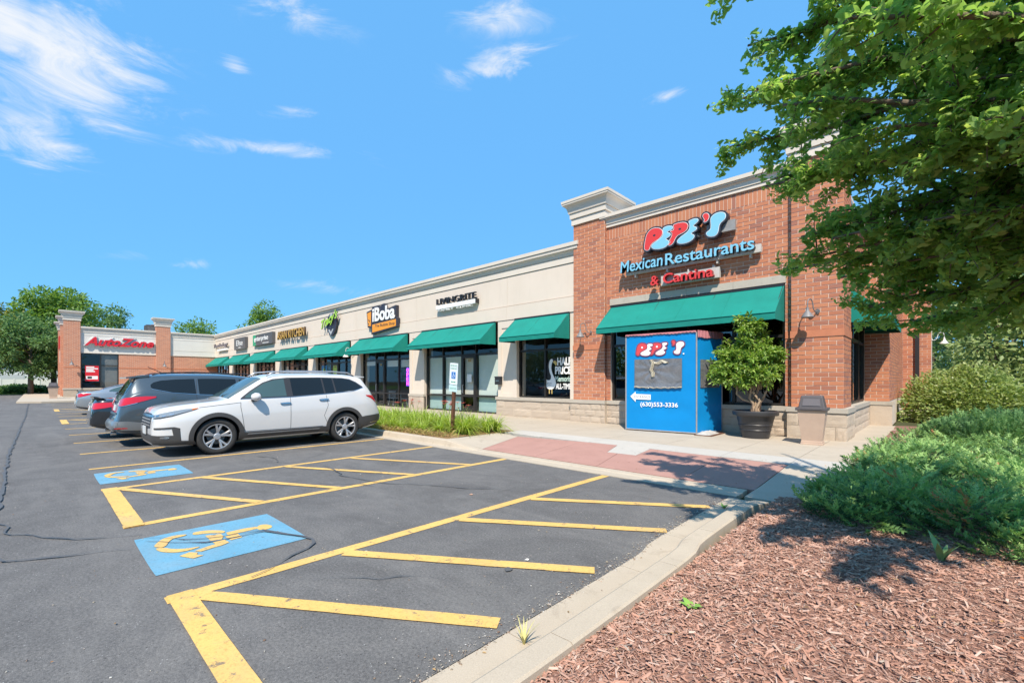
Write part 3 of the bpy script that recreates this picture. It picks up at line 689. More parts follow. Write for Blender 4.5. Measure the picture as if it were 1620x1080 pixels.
def window_unit(parent, xs, zs, yg, frame_w=.055, depth=.11, glass=M_GLASS, skip=(), name='window', fz=None, ax='y', ends=True):
    """bars along xs and zs, one pane in every opening; ax 'x' turns it to face +X"""
    mb = MB()
    def B(a0, a1, y0, y1, z0, z1):
        if ax == 'y': mb.box(a0, a1, y0, y1, z0, z1)
        else: mb.box(-y1, -y0, a0, a1, z0, z1)
    zc = zs
    for i, x in enumerate(xs): B(x - frame_w / 2, x + frame_w / 2, yg - depth / 2, yg + depth / 2, zs[0], zs[-1])
    for i in range(len(xs) - 1):
        for k, z in enumerate(zs):
            if (i, k) in skip: continue
            B(xs[i] + frame_w / 2, xs[i + 1] - frame_w / 2, yg - depth / 2 + .004, yg + depth / 2 - .004, z - frame_w / 2, z + frame_w / 2)
    w = mb.build(name, M_FRAME, parent)
    for i in range(len(xs) - 1):
        z_prev = zs[0]
        for k in range(1, len(zs)):
            if (i, k) in skip: continue
            g = MB(); a0, a1, b0, b1 = xs[i] + frame_w / 2, xs[i + 1] - frame_w / 2, z_prev + frame_w / 2, zs[k] - frame_w / 2
            if ax == 'y': g.add([(a0, yg, b0), (a1, yg, b0), (a1, yg, b1), (a0, yg, b1)], [(0, 1, 2, 3)])
            else: g.add([(-yg, a0, b0), (-yg, a1, b0), (-yg, a1, b1), (-yg, a0, b1)], [(0, 1, 2, 3)])
            g.build('pane', glass, w); z_prev = zs[k]
    return w
def inner_panel(parent, x0, x1, z0, z1, y, mat, name): mb = MB(); mb.box(x0, x1, y, y + .012, z0, z1); return mb.build(name, mat, parent)

# ------------------------------------------------------------------ brick restaurant unit at the end of the row
rest = thing('restaurant_building', 'red brick end unit with cream cornice, stone base and a tall corner pier', 'building', (-5.5, 13.2, 0))
rest.location = (0, 0, 0)
mb = MB(); d = .008
mb.box(-8.1, -7.95, 13.2 + d, 13.6, .13, 4.07); mb.box(-2.85, -2.69, 13.2 + d, 13.6, .13, 4.07); mb.box(-8.1, -2.69, 13.2 + d, 13.6, 4.07, 6.7)
mb.box(-9.37 + d, -8.1 - d, 13.05 + d, 14.4, .13, 7.1); mb.box(-2.69 + d, -1.61 - d, 13.05 + d, 14.3, .13, 7.1)
mb.box(-7.95, -2.85, 13.21, 13.5, .13, .86)
mb.box(-2.0, -1.75 - d, 14.3, 18.6, .13, .86); mb.box(-2.0, -1.75 - d, 14.3, 18.6, 4.0, 6.7)
mb.box(-2.0, -1.12 - d, 18.6 + d, 26, .05, 6.7); mb.box(-1.4, -.2 - d, 26 + d, 30, .05, 6.7)
mb.build('wall', M_MORTAR, rest)
br = []
bricks_in(-8.1, -2.69, .9, 6.29, 13.2, 'y', br, holes=[(-7.95, -2.85, 0, 4.09), (-7.97, -2.83, 4.05, 4.28)])
bricks_in(-8.1, -2.69, 6.29, 6.685, 13.2, 'y', br, soldier=True)
for z0, z1 in ((.9, 2.62), (2.80, 7.03)):
    bricks_in(-9.37, -8.1, z0, z1, 13.05, 'y', br); bricks_in(13.06, 13.2, z0, z1, -8.1, 'x', br, L=.14)
    bricks_in(-2.69, -1.61, z0, z1, 13.05, 'y', br); bricks_in(13.06, 14.3, z0, z1, -1.61, 'x', br, phase=.5)
bricks_in(-1.75, -1.12, .9, 6.6, 18.6, 'y', br); bricks_in(-1.12, -.2, .3, 6.6, 26, 'y', br)
bricks_in(14.3, 18.6, 4.05, 6.6, -1.75, 'x', br); bricks_in(18.61, 26, .9, 6.6, -1.12, 'x', br)
lay_bricks(br, rest)
mb = MB()
M_BAND = noisy('rubbed_brick', (.55, .215, .12), (.47, .18, .10), 7., .85, .2, .3)
for q in ((-9.385, -8.085, 13.035, 13.2, 2.625, 2.80), (-2.705, -1.595, 13.035, 14.3, 2.625, 2.80), (-8.083, -7.955, 13.185, 13.3, 2.63, 2.795), (-2.845, -2.708, 13.185, 13.3, 2.63, 2.795)): mb = MB(); mb.box(*q); mb.build('brick_band', M_BAND, rest)
# stone base
stones(-8.1, -2.69, .13, .78, 13.1, 'y', rest); stones(-9.45, -8.03, .13, .78, 12.96, 'y', rest); stones(-2.76, -1.54, .13, .78, 12.96, 'y', rest, L=.5, H=.33)
stones(12.97, 14.3, .13, .78, -1.54, 'x', rest, L=.5, H=.33); stones(14.3, 18.6, .08, .78, -1.62, 'x', rest); stones(-1.6, -1.04, .08, .78, 18.52, 'y', rest, L=.6, H=.66)
mb = MB()
mb.box(-8.02, -2.77, 13.06, 13.3, .785, .9); mb.box(-9.47, -8.02, 12.93, 13.06, .785, .9); mb.box(-2.78, -1.51, 12.93, 14.29, .785, .9); mb.box(-1.9, -1.58, 14.29, 18.5, .785, .9); mb.box(-1.77, -1.0, 18.5, 18.63, .785, .9)
mb.box(-8.1, -2.76, 13.11, 13.2, .05, .785); mb.box(-9.44, -8.035, 12.97, 13.1, .05, .785); mb.box(-2.75, -1.55, 12.97, 14.28, .05, .785); mb.box(-1.9, -1.63, 14.28, 18.53, .05, .785); mb.box(-1.63, -1.05, 18.53, 18.7, .05, .785)
mb.build('base_course', M_STONE_CAP, rest)
mb = MB()
for a, b in ((-7.97, -6.7), (-6.695, -5.4), (-5.395, -4.1), (-4.095, -2.83)): mb.box(a, b, 13.17, 13.34, 4.07, 4.275)
mb.build('lintel', M_STONE_CAP, rest)
mb = MB()
molding(mb, -8.09, -2.7, 13.2, 13.9, [(6.69, .05), (6.77, .05), (6.771, .035), (6.785, .035), (6.786, .075), (6.90, .085), (6.93, .13), (6.931, .12), (6.945, .12), (6.946, .15), (6.975, .155), (6.976, .145), (6.985, .145), (6.986, .19), (7.09, .195)])
mb.build('cornice', M_TRIM, rest); mb = MB()
molding(mb, -1.9, -1.12, 18.6, 26, [(6.6, .05), (6.72, .05), (6.9, .1), (7.05, .19)])
mb.build('cornice', M_TRIM, rest)
for x0, x1, y0, y1, dz in ((-9.37, -8.1, 13.05, 14.3, 0.), (-2.69, -1.61, 13.05, 14.3, .0)):
    m2 = MB(); molding(m2, x0, x1, y0, y1, [(z + dz, p) for z, p in CAPITAL]); m2.build('pier_capital', M_TRIM, rest)
mb = MB(); mb.box(-9.3, -1.65, 13.4, 26, 6.2, 6.3); mb.box(-1.9, -.3, 25, 30, 6.2, 6.3); mb.build('roof', M_GREYM, rest)
# restaurant window behind the awning
xs_r = [-7.92, -6.65, -5.38, -4.12, -2.88]
window_unit(rest, xs_r, [.93, 2.72, 4.04], 13.36, .075, .14, M_GLASS_DARK)
window_unit(rest, [14.4, 15.75, 17.1, 18.4], [.93, 2.72, 3.95], 1.80, .09, .12, M_GLASS_DARK, ax='x')
mb = MB(); mb.box(-8.0, -2.7, 17.5, 17.6, .1, 4.2); mb.box(-8.0, -2.0, 13.5, 17.6, .02, .1); mb.box(-8., -2., 13.5, 17.6, 4.2, 4.25); mb.box(-8.05, -8.0, 13.6, 17.6, .1, 4.2)
mb.build('dining_room', M_DARK, rest)
mb = MB(); mb.box(-.72, -.58, 25.9, 25.99, .6, 3.6); mb.build('side_window', M_BLACK, rest)

# ------------------------------------------------------------------ cream shop row
row = thing('shop_row_building', 'long low cream stucco row of shops with stone wainscot and glazed storefronts', 'building')
PIERS = [(-13.30, -12.24), (-19.78, -18.50), (-26.05, -24.85), (-32.36, -31.10), (-38.75, -37.40), (-45.0, -43.64), (-51.4, -49.94)]
BAYS = [(-12.24, -9.62), (-18.50, -13.30), (-24.85, -19.78), (-31.10, -26.05), (-37.40, -32.36), (-43.64, -38.75), (-49.94, -45.0), (-56.3, -51.4)]
mb = MB()
mb.box(-56.4, -9.38, 13.23, 13.7, 4.04, 6.3)
for a, b in PIERS: mb.box(a + .01, b - .01, 13.22, 13.75, .05, 4.04)
mb.box(-9.62, -9.375, 13.2, 13.75, .9, 4.04); mb.box(-12.26, -9.4, 13.25, 13.75, .05, .86)
mb.build('wall', M_STUCCO, row)
# fascia panels, parted over every pier
jx = [-9.375] + [(a + b) / 2 for a, b in PIERS] + [-56.38]
for b, a in zip(jx[:-1], jx[1:]):
    m2 = MB(); m2.box(a + .006, b - .006, 13.2, 13.3, 4.60, 5.775); m2.build('stucco_panel', M_STUCCO, row)
    m2 = MB(); m2.box(a + .004, b - .004, 13.165, 13.3, 4.035, 4.575); m2.build('stucco_panel', M_STUCCO, row)
mb = MB()
molding(mb, -56.38, -9.376, 13.2, 14.0, [(5.80, .03), (6.03, .035), (6.031, .02), (6.05, .02), (6.051, .06), (6.10, .07), (6.17, .10), (6.21, .16), (6.211, .15), (6.225, .15), (6.226, .18), (6.32, .19), (6.321, .175), (6.34, .175), (6.341, .22), (6.47, .225)])
mb.build('cornice', M_TRIM, row)
for a, b in PIERS:                         # raised border round a sunk panel on every pier
    m2 = MB(); w = b - a
    for (x0, x1, z0, z1) in ((a, a + w * .2, .9, 4.03), (b - w * .2, b, .9, 4.03), (a + w * .2, b - w * .2, .9, 1.05), (a + w * .2, b - w * .2, 3.72, 4.03)): m2.box(x0, x1, 13.19, 13.7, z0, z1)
    m2.build('pier', M_STUCCO, row)
for k, (a, b) in enumerate(PIERS):
    if k == 0: continue
    m2 = MB(); m2.box(a - .02, b + .02, 13.12, 13.24, .785, .905); m2.box(a + .01, b - .01, 13.15, 13.3, .05, .785); m2.build('pier_base_cap', M_STONE_CAP, row)
    stones(a - .0, b + .0, .13, .785, 13.145, 'y', row, L=.64, H=.33, j=.004)
m2 = MB(); m2.box(-13.34, -9.475, 13.07, 13.3, .785, .905); m2.box(-13.3, -9.46, 13.12, 13.3, .05, .785); m2.build('base_course', M_STONE_CAP, row)
stones(-13.32, -9.46, .13, .785, 13.115, 'y', row, L=.96, H=.33, j=.003)
mb = MB(); mb.box(-56.4, -9.4, 13.6, 26, 6.0, 6.1); mb.build('roof', M_GREYM, row)
YG = 13.40
def bay(k, mull, blinds, door=None, zs=(.19, .88, 2.74, 3.25)):
    a, b = BAYS[k]; xs_ = [a + .03] + mull + [b - .03]
    sk = set()
    w = window_unit(row, xs_, list(zs), YG, .06, .12, M_GLASS, name='storefront_window')
    m2 = MB(); m2.box(a, b, 13.42, 13.5, 3.28, 4.02); m2.build('transom_panel', M_FRAME, row)
    m2 = MB(); m2.box(a, b, 13.3, 13.7, .05, .16); m2.build('door_sill', M_CONC, row)
    if door is not None:
        x0, x1 = door; m3 = MB()
        for q in ((x0 + .03, x0 + .13, .2, 2.7), (x1 - .13, x1 - .03, .2, 2.7)): m3.box(q[0], q[1], YG - .075, YG - .02, q[2], q[3])
        for z0, z1 in ((.2, .36), (.84, .94), (2.58, 2.7)): m3.box(x0 + .13, x1 - .13, YG - .073, YG - .022, z0, z1)
        dd = m3.build('door', M_FRAME, row); h = MB(); h.tube([(x0 + .16, YG - .08, 1.0), (x0 + .16, YG - .14, 1.02), (x0 + .16, YG - .14, 1.36), (x0 + .16, YG - .08, 1.38)], .013, 6); h.build('handle', M_STEEL, dd)
        nm = MB(); nm.box(x0 + .42, x0 + .62, YG - .03, YG - .025, 2.42, 2.52); nm.build('door_number_plate', plain('dull_gold', (.35, .25, .1), .5) if 'dull_gold' not in MATS else MATS['dull_gold'], dd)
    for (x0, x1, z0, z1, mat, nm) in blinds: inner_panel(row, x0, x1, z0, z1, YG + .09, mat, nm)
# unit with the swan painting: plain window over the stone base
window_unit(row, [-12.21, -10.9, -9.65], [.93, 2.74, 4.0], YG, .07, .13, M_GLASS, name='storefront_window')
# unit under the dark letters: pale blinds, frosted foot panels
bay(1, [-17.2, -15.82, -14.86], [(-18.4, -17.26, .93, 2.68, M_BLIND, 'window_blind'), (-17.14, -15.9, .93, 2.68, M_BLIND, 'window_blind'), (-15.74, -14.92, .95, 2.6, M_CREAMP, 'door_blind'), (-14.8, -13.38, .93, 2.68, M_BLIND, 'window_blind'),
    (-18.4, -17.26, .2, .84, M_FROST, 'frosted_panel'), (-17.14, -15.9, .2, .84, M_FROST, 'frosted_panel'), (-14.8, -13.38, .2, .84, M_FROST, 'frosted_panel')], (-15.82, -14.86))
inner_panel(row, -15.47, -15.17, 1.5, 1.86, YG - .02, M_WHITE, 'door_notice')
# tea shop: roller blinds drawn up, chairs inside
bay(2, [-23.4, -22.45, -21.05], [(-24.7, -23.45, 2.45, 2.68, M_CREAMP, 'window_blind'), (-22.38, -21.1, 2.35, 2.68, M_CREAMP, 'window_blind'), (-21.0, -19.85, 2.3, 2.68, M_CREAMP, 'window_blind')], (-23.4, -22.45))
for k in range(3, 8):
    a, b = BAYS[k]; w = (b - a) / 5; ms = [a + w * i for i in range(1, 5)]; bl = []
    for i in range(5):
        if k == 3: continue
        bl.append((a + w * i + .06, a + w * (i + 1) - .06, .3, 2.68, M_BROWN_BLIND if (i + k) % 4 else M_CREAMP, 'window_blind'))
        if i != 2: bl.append((a + w * i + .06, a + w * (i + 1) - .06, 2.8, 3.2, M_BROWN_BLIND, 'transom_blind'))
    bay(k, ms, bl, (ms[1], ms[2]))
mb = MB()
mb.box(-56.3, -9.4, 18.5, 18.6, .1, 4.0); mb.box(-56.3, -9.4, 13.5, 18.5, .04, .12); mb.box(-56.3, -9.4, 13.75, 18.5, 3.9, 4.0)
for a, b in PIERS: mb.box((a + b) / 2 - .1, (a + b) / 2 + .1, 13.75, 18.5, .12, 3.9)
mb.box(-9.45, -9.4, 13.75, 18.5, .12, 3.9)
mb.build('shop_interior', M_INT, row)
# painted window of the swan unit (flat print on the glass)
art = empty('window_painting', row)
gp = lambda u, v, d: (u, 13.385 - d, v)
def sw(px, py): return (-10.93 + (px - 80) / 13.5 * .0297, 1.53 - (py - 720) / 13.5 * .0236)
M_WPAINT = plain('white_window_paint', (.82, .82, .80), .6); M_BPAINT = plain('black_window_paint', (.012, .012, .014), .6); M_YPAINT = plain('ochre_window_paint', (.62, .45, .15), .6); M_GPAINT = plain('mint_window_paint', (.5, .66, .58), .6)
body = [(240, 225), (200, 240), (170, 300), (160, 400), (180, 520), (215, 600), (210, 660), (180, 690), (130, 690), (95, 655), (80, 720), (88, 800), (130, 870), (190, 895), (260, 880), (310, 810), (322, 730), (300, 660), (255, 580), (225, 490), (215, 400), (235, 310), (258, 280)]
m2 = MB(); plate(m2, [sw(*p) for p in offset_poly(smooth_poly(body, 2), 13)], gp, .001, .002); plate(m2, [sw(*p) for p in [(235, 215), (330, 225), (320, 290), (230, 320), (222, 480), (300, 640), (200, 640), (150, 690), (105, 640), (110, 400), (160, 260)]], gp, -.0005, .0005); m2.build('swan_outline', M_BPAINT, art)
m2 = MB(); plate(m2, [sw(*p) for p in smooth_poly(body, 2)], gp, .003, .004); m2.build('swan_body', M_WPAINT, art)
m2 = MB(); plate(m2, [sw(*p) for p in smooth_poly([(250, 310), (285, 262), (330, 290), (342, 340), (310, 390), (292, 340)], 2)], gp, .003, .0045); m2.build('swan_beak', M_YPAINT, art)
for x0 in (165, 222): m2 = MB(); plate(m2, [sw(x0, 885), sw(x0 + 18, 885), sw(x0 + 18, 985), sw(x0, 985)], gp, .003, .0045); m2.build('swan_leg', M_YPAINT, art)
m2 = MB()
for y in (760, 795): plate(m2, [sw(*p) for p in [(120, y - 25), (170, y), (225, y - 18), (225, y - 10), (170, y + 9), (118, y - 17)]], gp, .005, .0055)
m2.build('swan_feathers', M_BPAINT, art)
for txt, x0, x1, y0, y1, mt, bo in (('HALF', 345, 640, 205, 375, M_WPAINT, .045), ('PRICE', 300, 640, 395, 565, M_WPAINT, .045), ('Memoris', 305, 630, 600, 720, M_GPAINT, .02), ('ALL-TIME', 315, 632, 760, 880, M_WPAINT, .03)):
    p0, p1 = sw(x0, y1), sw(x1, y0)
    place_text('window_lettering', txt, mt, art, (p0[0], 13.384, p0[1]), (1, 0, 0), p1[0] - p0[0], p1[1] - p0[1], .003, bo)
# flat decals of the unit under the green script
for (cx, cz, r_, c1) in ((-30.2, 2.2, .32, (.05, .25, .5)), (-28.6, 2.3, .42, (.35, .45, .42))):
    m2 = MB(); plate(m2, [(cx - r_ * 1.3, cz - r_ * 1.5), (cx + r_ * 1.3, cz - r_ * 1.5), (cx + r_ * 1.3, cz + r_ * 1.3), (cx - r_ * 1.3, cz + r_ * 1.3)] if c1[2] == .5 else circ(cx, cz, r_, 20), gp, -.002, -.001); m2.build('window_decal', plain('decal_%d' % int(-cx), c1, .5), row)
    m2 = MB(); plate(m2, circ(cx, cz, r_ * .75, 18), gp, .0, .001); plate(m2, circ(cx, cz, r_ * .45, 18), gp, .0, .002); m2.build('window_decal', plain('decal_lime_%d' % int(-cx), (.45, .6, .1), .5), row)

# ------------------------------------------------------------------ auto parts store closing the lot
X0 = -56.4
az = thing('auto_parts_store_building', 'brick and white store with two tall piers facing along the parking lot', 'building')
def fx(y0, y1, d0, d1, z0, z1, m_): m_.box(X0 - d0, X0 + d1, y0, y1, z0, z1)
mb = MB(); fx(5.3, 8.1, .4, 0, .13, 4.1, mb); fx(9.2, 13.4, .4, 0, .13, 4.1, mb); fx(2.6, 2.72, .4, 0, .13, 4.1, mb)
fx(1.6, 2.68, .5, .22, .9, 7.05, mb); fx(8.1, 9.24, .4, .22, .9, 7.05, mb); mb.box(-78, X0 - .5, 1.75, 2.2, .1, 4.6); mb.box(-78, X0 - .5, 1.76, 2.2, 4.6, 6.3)
mb.box(-61.2, -60.2, 1.5, 2.0, .1, 7.0); mb.box(-67.5, -66.5, 1.5, 2.0, .1, 7.0)
mb.build('brick_wall', M_BRICK_FAR, az)
mb = MB(); fx(2.68, 8.1, .4, .03, 4.1, 6.3, mb); fx(9.24, 13.2, .4, .03, 4.1, 6.3, mb); mb.build('fascia', stucco_mat('white_stucco', (.66, .64, .59), (.61, .59, .54)), az)
for y0, y1 in ((2.69, 8.09), (9.25, 13.1)):
    mb = MB()
    for z, w_, p in ((4.1, .1, .06), (4.62, .03, .045), (5.72, .03, .045), (6.0, .25, .07), (6.25, .12, .14), (6.37, .13, .2)): fx(y0, y1, .0, p, z, z + w_ - .003, mb)
    mb.build('cornice', M_TRIM, az)
for y0, y1, xa, xb in ((1.6, 2.68, X0 - .5, X0 + .22), (8.1, 9.24, X0 - .4, X0 + .22)):
    m2 = MB(); molding(m2, xa, xb, y0, y1, [(z - .05, p) for z, p in CAPITAL]); m2.build('pier_capital', M_TRIM, az)
for xa, xb in ((-61.2, -60.2), (-67.5, -66.5)):
    m2 = MB(); molding(m2, xa, xb, 1.5, 2.0, [(z - .15, p) for z, p in CAPITAL]); m2.build('pier_capital', M_TRIM, az)
mb = MB(); fx(1.55, 2.74, .5, .30, .78, .92, mb); fx(2.72, 5.3, .3, .1, .78, .92, mb); fx(5.3, 8.05, .3, .1, .78, .92, mb); fx(8.06, 9.28, .3, .3, .78, .92, mb); fx(9.3, 13.1, .3, .1, .78, .92, mb)
mb.build('base_cap', M_STONE_CAP, az)
mb = MB(); fx(1.6, 2.7, .5, .26, .05, .78, mb); fx(2.7, 8.05, .3, .06, .05, .78, mb); fx(8.07, 9.26, .3, .26, .05, .78, mb); fx(9.27, 13.1, .3, .06, .05, .78, mb); mb.build('base_stone', noisy('far_stone', (.46, .38, .30), (.38, .31, .24), 3., .9, .2, .4, 20., .02), az)
for y0, y1, p in ((1.59, 2.69, .235), (5.3, 8.09, .02), (8.09, 9.25, .235), (9.26, 13.2, .02)): mb = MB(); fx(y0, y1, 0, p, 2.74, 2.84, mb); mb.build('brick_band', MATS['rubbed_brick'], az)
w = window_unit(az, [2.76, 4.05, 5.26], [.95, 3.0, 4.06], 56.45, .08, .12, M_GLASS, ax='x')
mb = MB(); mb.box(-56.62, -56.58, 4.1, 5.24, .96, 4.05); mb.build('grey_curtain', fabric_mat('grey_curtain', (.24, .225, .21), .9, .7), az)
mb = MB(); mb.box(-58.5, -58.4, 2.7, 5.3, .1, 4.1); mb.box(-58.4, -56.6, 2.7, 5.3, .05, .1); mb.build('store_interior', M_DARK, az)
mb = MB(); mb.box(-76, X0 - .4, 2.2, 26, 6.0, 6.1); mb.build('roof', M_GREYM, az)
# red sale poster in the window
po = MB(); po.box(-56.40, -56.395, 3.0, 3.92, 1.55, 2.95); po = po.build('window_poster', M_RED, az)
q = MB(); q.box(-56.394, -56.392, 3.05, 3.85, 1.72, 2.02); q.build('poster_picture', M_WHITE, po)
q = MB(); q.box(-56.391, -56.389, 3.15, 3.45, 1.78, 1.97); q.build('poster_product', M_BLACK, po)
for z, w_ in ((2.78, .55), (2.64, .8), (2.5, .5), (2.38, .6)):
    q = MB(); q.box(-56.394, -56.392, 3.06, 3.06 + w_, z, z + .1); q.build('poster_lettering', M_WHITE, po)
# ================================================================== AWNINGS
def awning(x0, x1, label, y=13.17, dep=.90, ztop=4.0, zv=3.22, zb=3.05, axis='y', px=0.):
    t = thing('window_awning', label, 'awning', group='green canvas awnings')
    def P(u, d, z): return (u, y - d, z) if axis == 'y' else (px + d, u, z)
    n = 14; mb = MB(); vs = []; fs = []
    fr = [x0 + (x1 - x0) * i / n for i in range(n + 1)]
    rows = [(0., ztop), (.33, None), (.66, None), (1., zv), (1.0, zb)]
    for j, (q, z) in enumerate(rows):
        for i, x in enumerate(fr):
            sag = .018 * math.sin(math.pi * q) * (.6 + .4 * math.sin(i * 1.9)) if z is None else 0.
            zz = z if z is not None else ztop + (zv - ztop) * q - sag
            vs.append(P(x, dep * q + (0 if z != zb else .006 * math.sin(i * 2.3)), zz))
    for j in range(len(rows) - 1):
        for i in range(n): a = j * (n + 1) + i; fs.append((a, a + n + 1, a + n + 2, a + 1))
    mb.add(vs, fs); c = mb.build('canvas', M_AWN, t)
    for x in (x0, x1):
        m2 = MB(); m2.add([P(x, 0, ztop), P(x, dep, zv), P(x, dep, zb), P(x, 0, zb + .02)], [(0, 1, 2, 3)]); m2.build('side_panel', M_AWN, t)
    m2 = MB(); ns = max(2, round((x1 - x0) / 1.25))
    for i in range(1, ns):
        x = x0 + (x1 - x0) * i / ns; m2.tube([P(x, 0, ztop + .002), P(x, dep * .5, (ztop + zv) / 2 - .012), P(x, dep, zv + .003), P(x, dep + .004, zb)], .0055, 4)
    m2.build('canvas_seam', M_AWN, t)
    m2 = MB()
    hem = [P(x0, dep + .008, zv), P(x1, dep + .008, zv)]; m2.tube(hem, .012, 6); m2.build('hem', M_AWN, t)
    m2 = MB(); k = max(2, int((x1 - x0) / 1.3))
    for i in range(k + 1):
        x = x0 + .03 + (x1 - x0 - .06) * i / k; m2.tube([P(x, .02, ztop - .03), P(x, dep - .02, zv - .03), P(x, dep - .02, zb + .04), P(x, .02, zb + .05)], .014, 5)
    m2.tube([P(x0 + .03, dep - .02, zb + .04), P(x1 - .03, dep - .02, zb + .04)], .014, 5); m2.build('frame', M_STEEL if False else M_BLACK, t)
    m2 = MB(); a, b = P(x0, -.01, ztop - .01), P(x1, .03, ztop + .045)
    m2.box(min(a[0], b[0]), max(a[0], b[0]), min(a[1], b[1]), max(a[1], b[1]), a[2], b[2]); m2.build('head_rail', M_BLACK, t); return t
awning(-12.32, -9.63, 'green awning over the window with the painted swan')
NAMES = ['', 'green awning below the dark letters above the pale blinds', 'green awning below the orange and white tea shop sign', 'green awning below the lime green script sign', 'green awning below the gold letters of the Asian kitchen',
         'green awning below the sign with a green end block', 'green awning below the plain grey square sign', 'green awning farthest along the row, next to the brick store']
for k in range(1, 8):
    a, b = BAYS[k]; awning(a - .15, b - .12, NAMES[k])
awning(-7.93, -2.86, 'widest green awning, over the restaurant window and blue entrance booth')
awning(14.45, 18.45, 'green awning on the side wall behind the hanging branches', axis='x', px=-1.73)

# ================================================================== SIGNS
LOGO = {
    'P1':[(0.0,0.07),(0.05,0.02),(0.12,0.01),(0.16,0.04),(0.19,0.14),(0.27,0.22),(0.43,0.27),(0.53,0.34),(0.58,0.43),(0.57,0.51),(0.5,0.59),(0.39,0.63),(0.26,0.64),(0.15,0.59),(0.07,0.49),(0.03,0.34),(0.0,0.16)],
    'E1':[(0.23,0.1),(0.26,0.04),(0.36,0.0),(0.5,-0.02),(0.65,-0.01),(0.75,0.06),(0.78,0.12),(0.76,0.17),(0.7,0.2),(0.67,0.24),(0.74,0.27),(0.81,0.3),(0.82,0.34),(0.8,0.38),(0.73,0.41),(0.72,0.44),(0.78,0.46),(0.87,0.48),(0.89,0.52),(0.88,0.56),(0.81,0.59),(0.71,0.6),(0.62,0.58),(0.59,0.53),(0.61,0.46),(0.6,0.37),(0.56,0.31),(0.45,0.25),(0.32,0.19),(0.25,0.15)],
    'P2':[(0.91,0.59),(0.99,0.61),(1.13,0.61),(1.25,0.59),(1.33,0.53),(1.35,0.46),(1.32,0.38),(1.25,0.32),(1.13,0.29),(1.03,0.26),(0.97,0.19),(0.92,0.09),(0.87,0.04),(0.81,0.02),(0.77,0.03),(0.78,0.06),(0.83,0.1),(0.82,0.14),(0.8,0.17),(0.83,0.2),(0.85,0.24),(0.88,0.28),(0.87,0.32),(0.89,0.36),(0.85,0.4),(0.82,0.43),(0.87,0.43),(0.92,0.44),(0.94,0.48),(0.93,0.54)],
    'E2':[(1.04,0.11),(1.04,0.05),(1.1,0.01),(1.22,-0.01),(1.37,0.0),(1.49,0.06),(1.53,0.12),(1.51,0.17),(1.45,0.2),(1.43,0.23),(1.49,0.27),(1.58,0.3),(1.6,0.35),(1.56,0.38),(1.49,0.42),(1.5,0.45),(1.56,0.48),(1.63,0.53),(1.64,0.57),(1.6,0.61),(1.51,0.62),(1.41,0.6),(1.37,0.59),(1.4,0.52),(1.41,0.43),(1.39,0.35),(1.32,0.28),(1.22,0.23),(1.11,0.17)],
    'AP':[(1.79,0.59),(1.77,0.64),(1.79,0.69),(1.85,0.7),(1.91,0.67),(1.94,0.61),(1.93,0.54),(1.89,0.48),(1.83,0.46),(1.8,0.47),(1.82,0.53),(1.81,0.56)],
    'S':[(1.87,0.15),(1.87,0.11),(1.91,0.05),(1.99,0.02),(2.09,0.01),(2.16,0.06),(2.19,0.15),(2.2,0.26),(2.24,0.34),(2.32,0.39),(2.37,0.44),(2.38,0.51),(2.35,0.58),(2.27,0.62),(2.17,0.63),(2.06,0.6),(1.99,0.53),(1.99,0.44),(2.0,0.32),(1.99,0.23),(1.95,0.19)]}
def logo(parent, place, sx, sy, mred, mblue, mhole, mrim, medge, edge=.05, depth=.22, gap=0., flat=False):
    for i, (k, p) in enumerate(LOGO.items()):
        sp = smooth_poly(p, 2); g = gap if k in ('AP', 'S') else 0.
        tr = lambda q: [(u * sx + g, v * sy) for u, v in q]
        letter = empty('sign_letter', parent); e = i * .0006
        m_ = MB(); plate(m_, tr(offset_poly(sp, edge)), place, -depth + e, 0. + e); m_.build('letter_can', medge, letter)
        m_ = MB(); plate(m_, tr(offset_poly(sp, edge * .24)), place, -.002, .003 + e); m_.build('letter_rim', mrim, letter)
        m_ = MB(); plate(m_, tr(sp), place, .0, .007 + e); m_.build('letter_face', mred if k in ('P1', 'P2', 'AP') else mblue, letter)
        if k in ('P1', 'P2'):
            c = (.32, .42) if k == 'P1' else (1.11, .43); m_ = MB(); plate(m_, tr(circ(c[0], c[1], .042, 14, .03)), place, .004, .0095 + e); m_.build('letter_counter', mhole, letter)
s = thing('restaurant_name_sign', 'red and light blue bubble letters spelling the restaurant name on the brick wall', 'sign')
logo(s, lambda u, v, d: (-6.58 + u, 12.9 - d, 5.55 + v), 1., 1., M_SIGNRED, M_SIGNBLUE, M_NAVY, M_WHITE, M_NAVY, .055, .2)
m_ = MB(); m_.box(-4.75, -4.0, 13.02, 13.14, 5.66, 5.95); m_.box(-6.2, -5.0, 13.02, 13.19, 5.7, 5.9); m_.build('raceway', M_GREYM, s)
s = thing('restaurant_type_sign', 'light blue letters Mexican Restaurants on a grey raceway over the awning', 'sign')
M_RACE = noisy('cream_raceway', (.56, .53, .49), None, 6., .6, .3, .1)
place_text('sign_lettering', 'Mexican', M_SIGNBLUE, s, (-7.40, 13.0, 5.0), (1, 0, 0), 1.42, .36, .14, .012, .08, side=M_NAVY)
place_text('sign_lettering', 'Restaurants', M_SIGNBLUE, s, (-5.90, 13.0, 4.99), (1, 0, 0), 2.42, .34, .14, .012, .0, side=M_NAVY)
m_ = MB(); m_.box(-7.28, -3.36, 13.01, 13.12, 4.93, 5.14); m_.build('raceway', M_RACE, s)
m_ = MB()
for x in (-7.0, -5.95, -4.5, -3.65): m_.box(x, x + .05, 13.04, 13.19, 4.83, 4.93)
m_.build('bracket', M_RACE, s)
s = thing('cantina_sign', 'small red letters & Cantina on a pale raceway just above the lintel', 'sign')
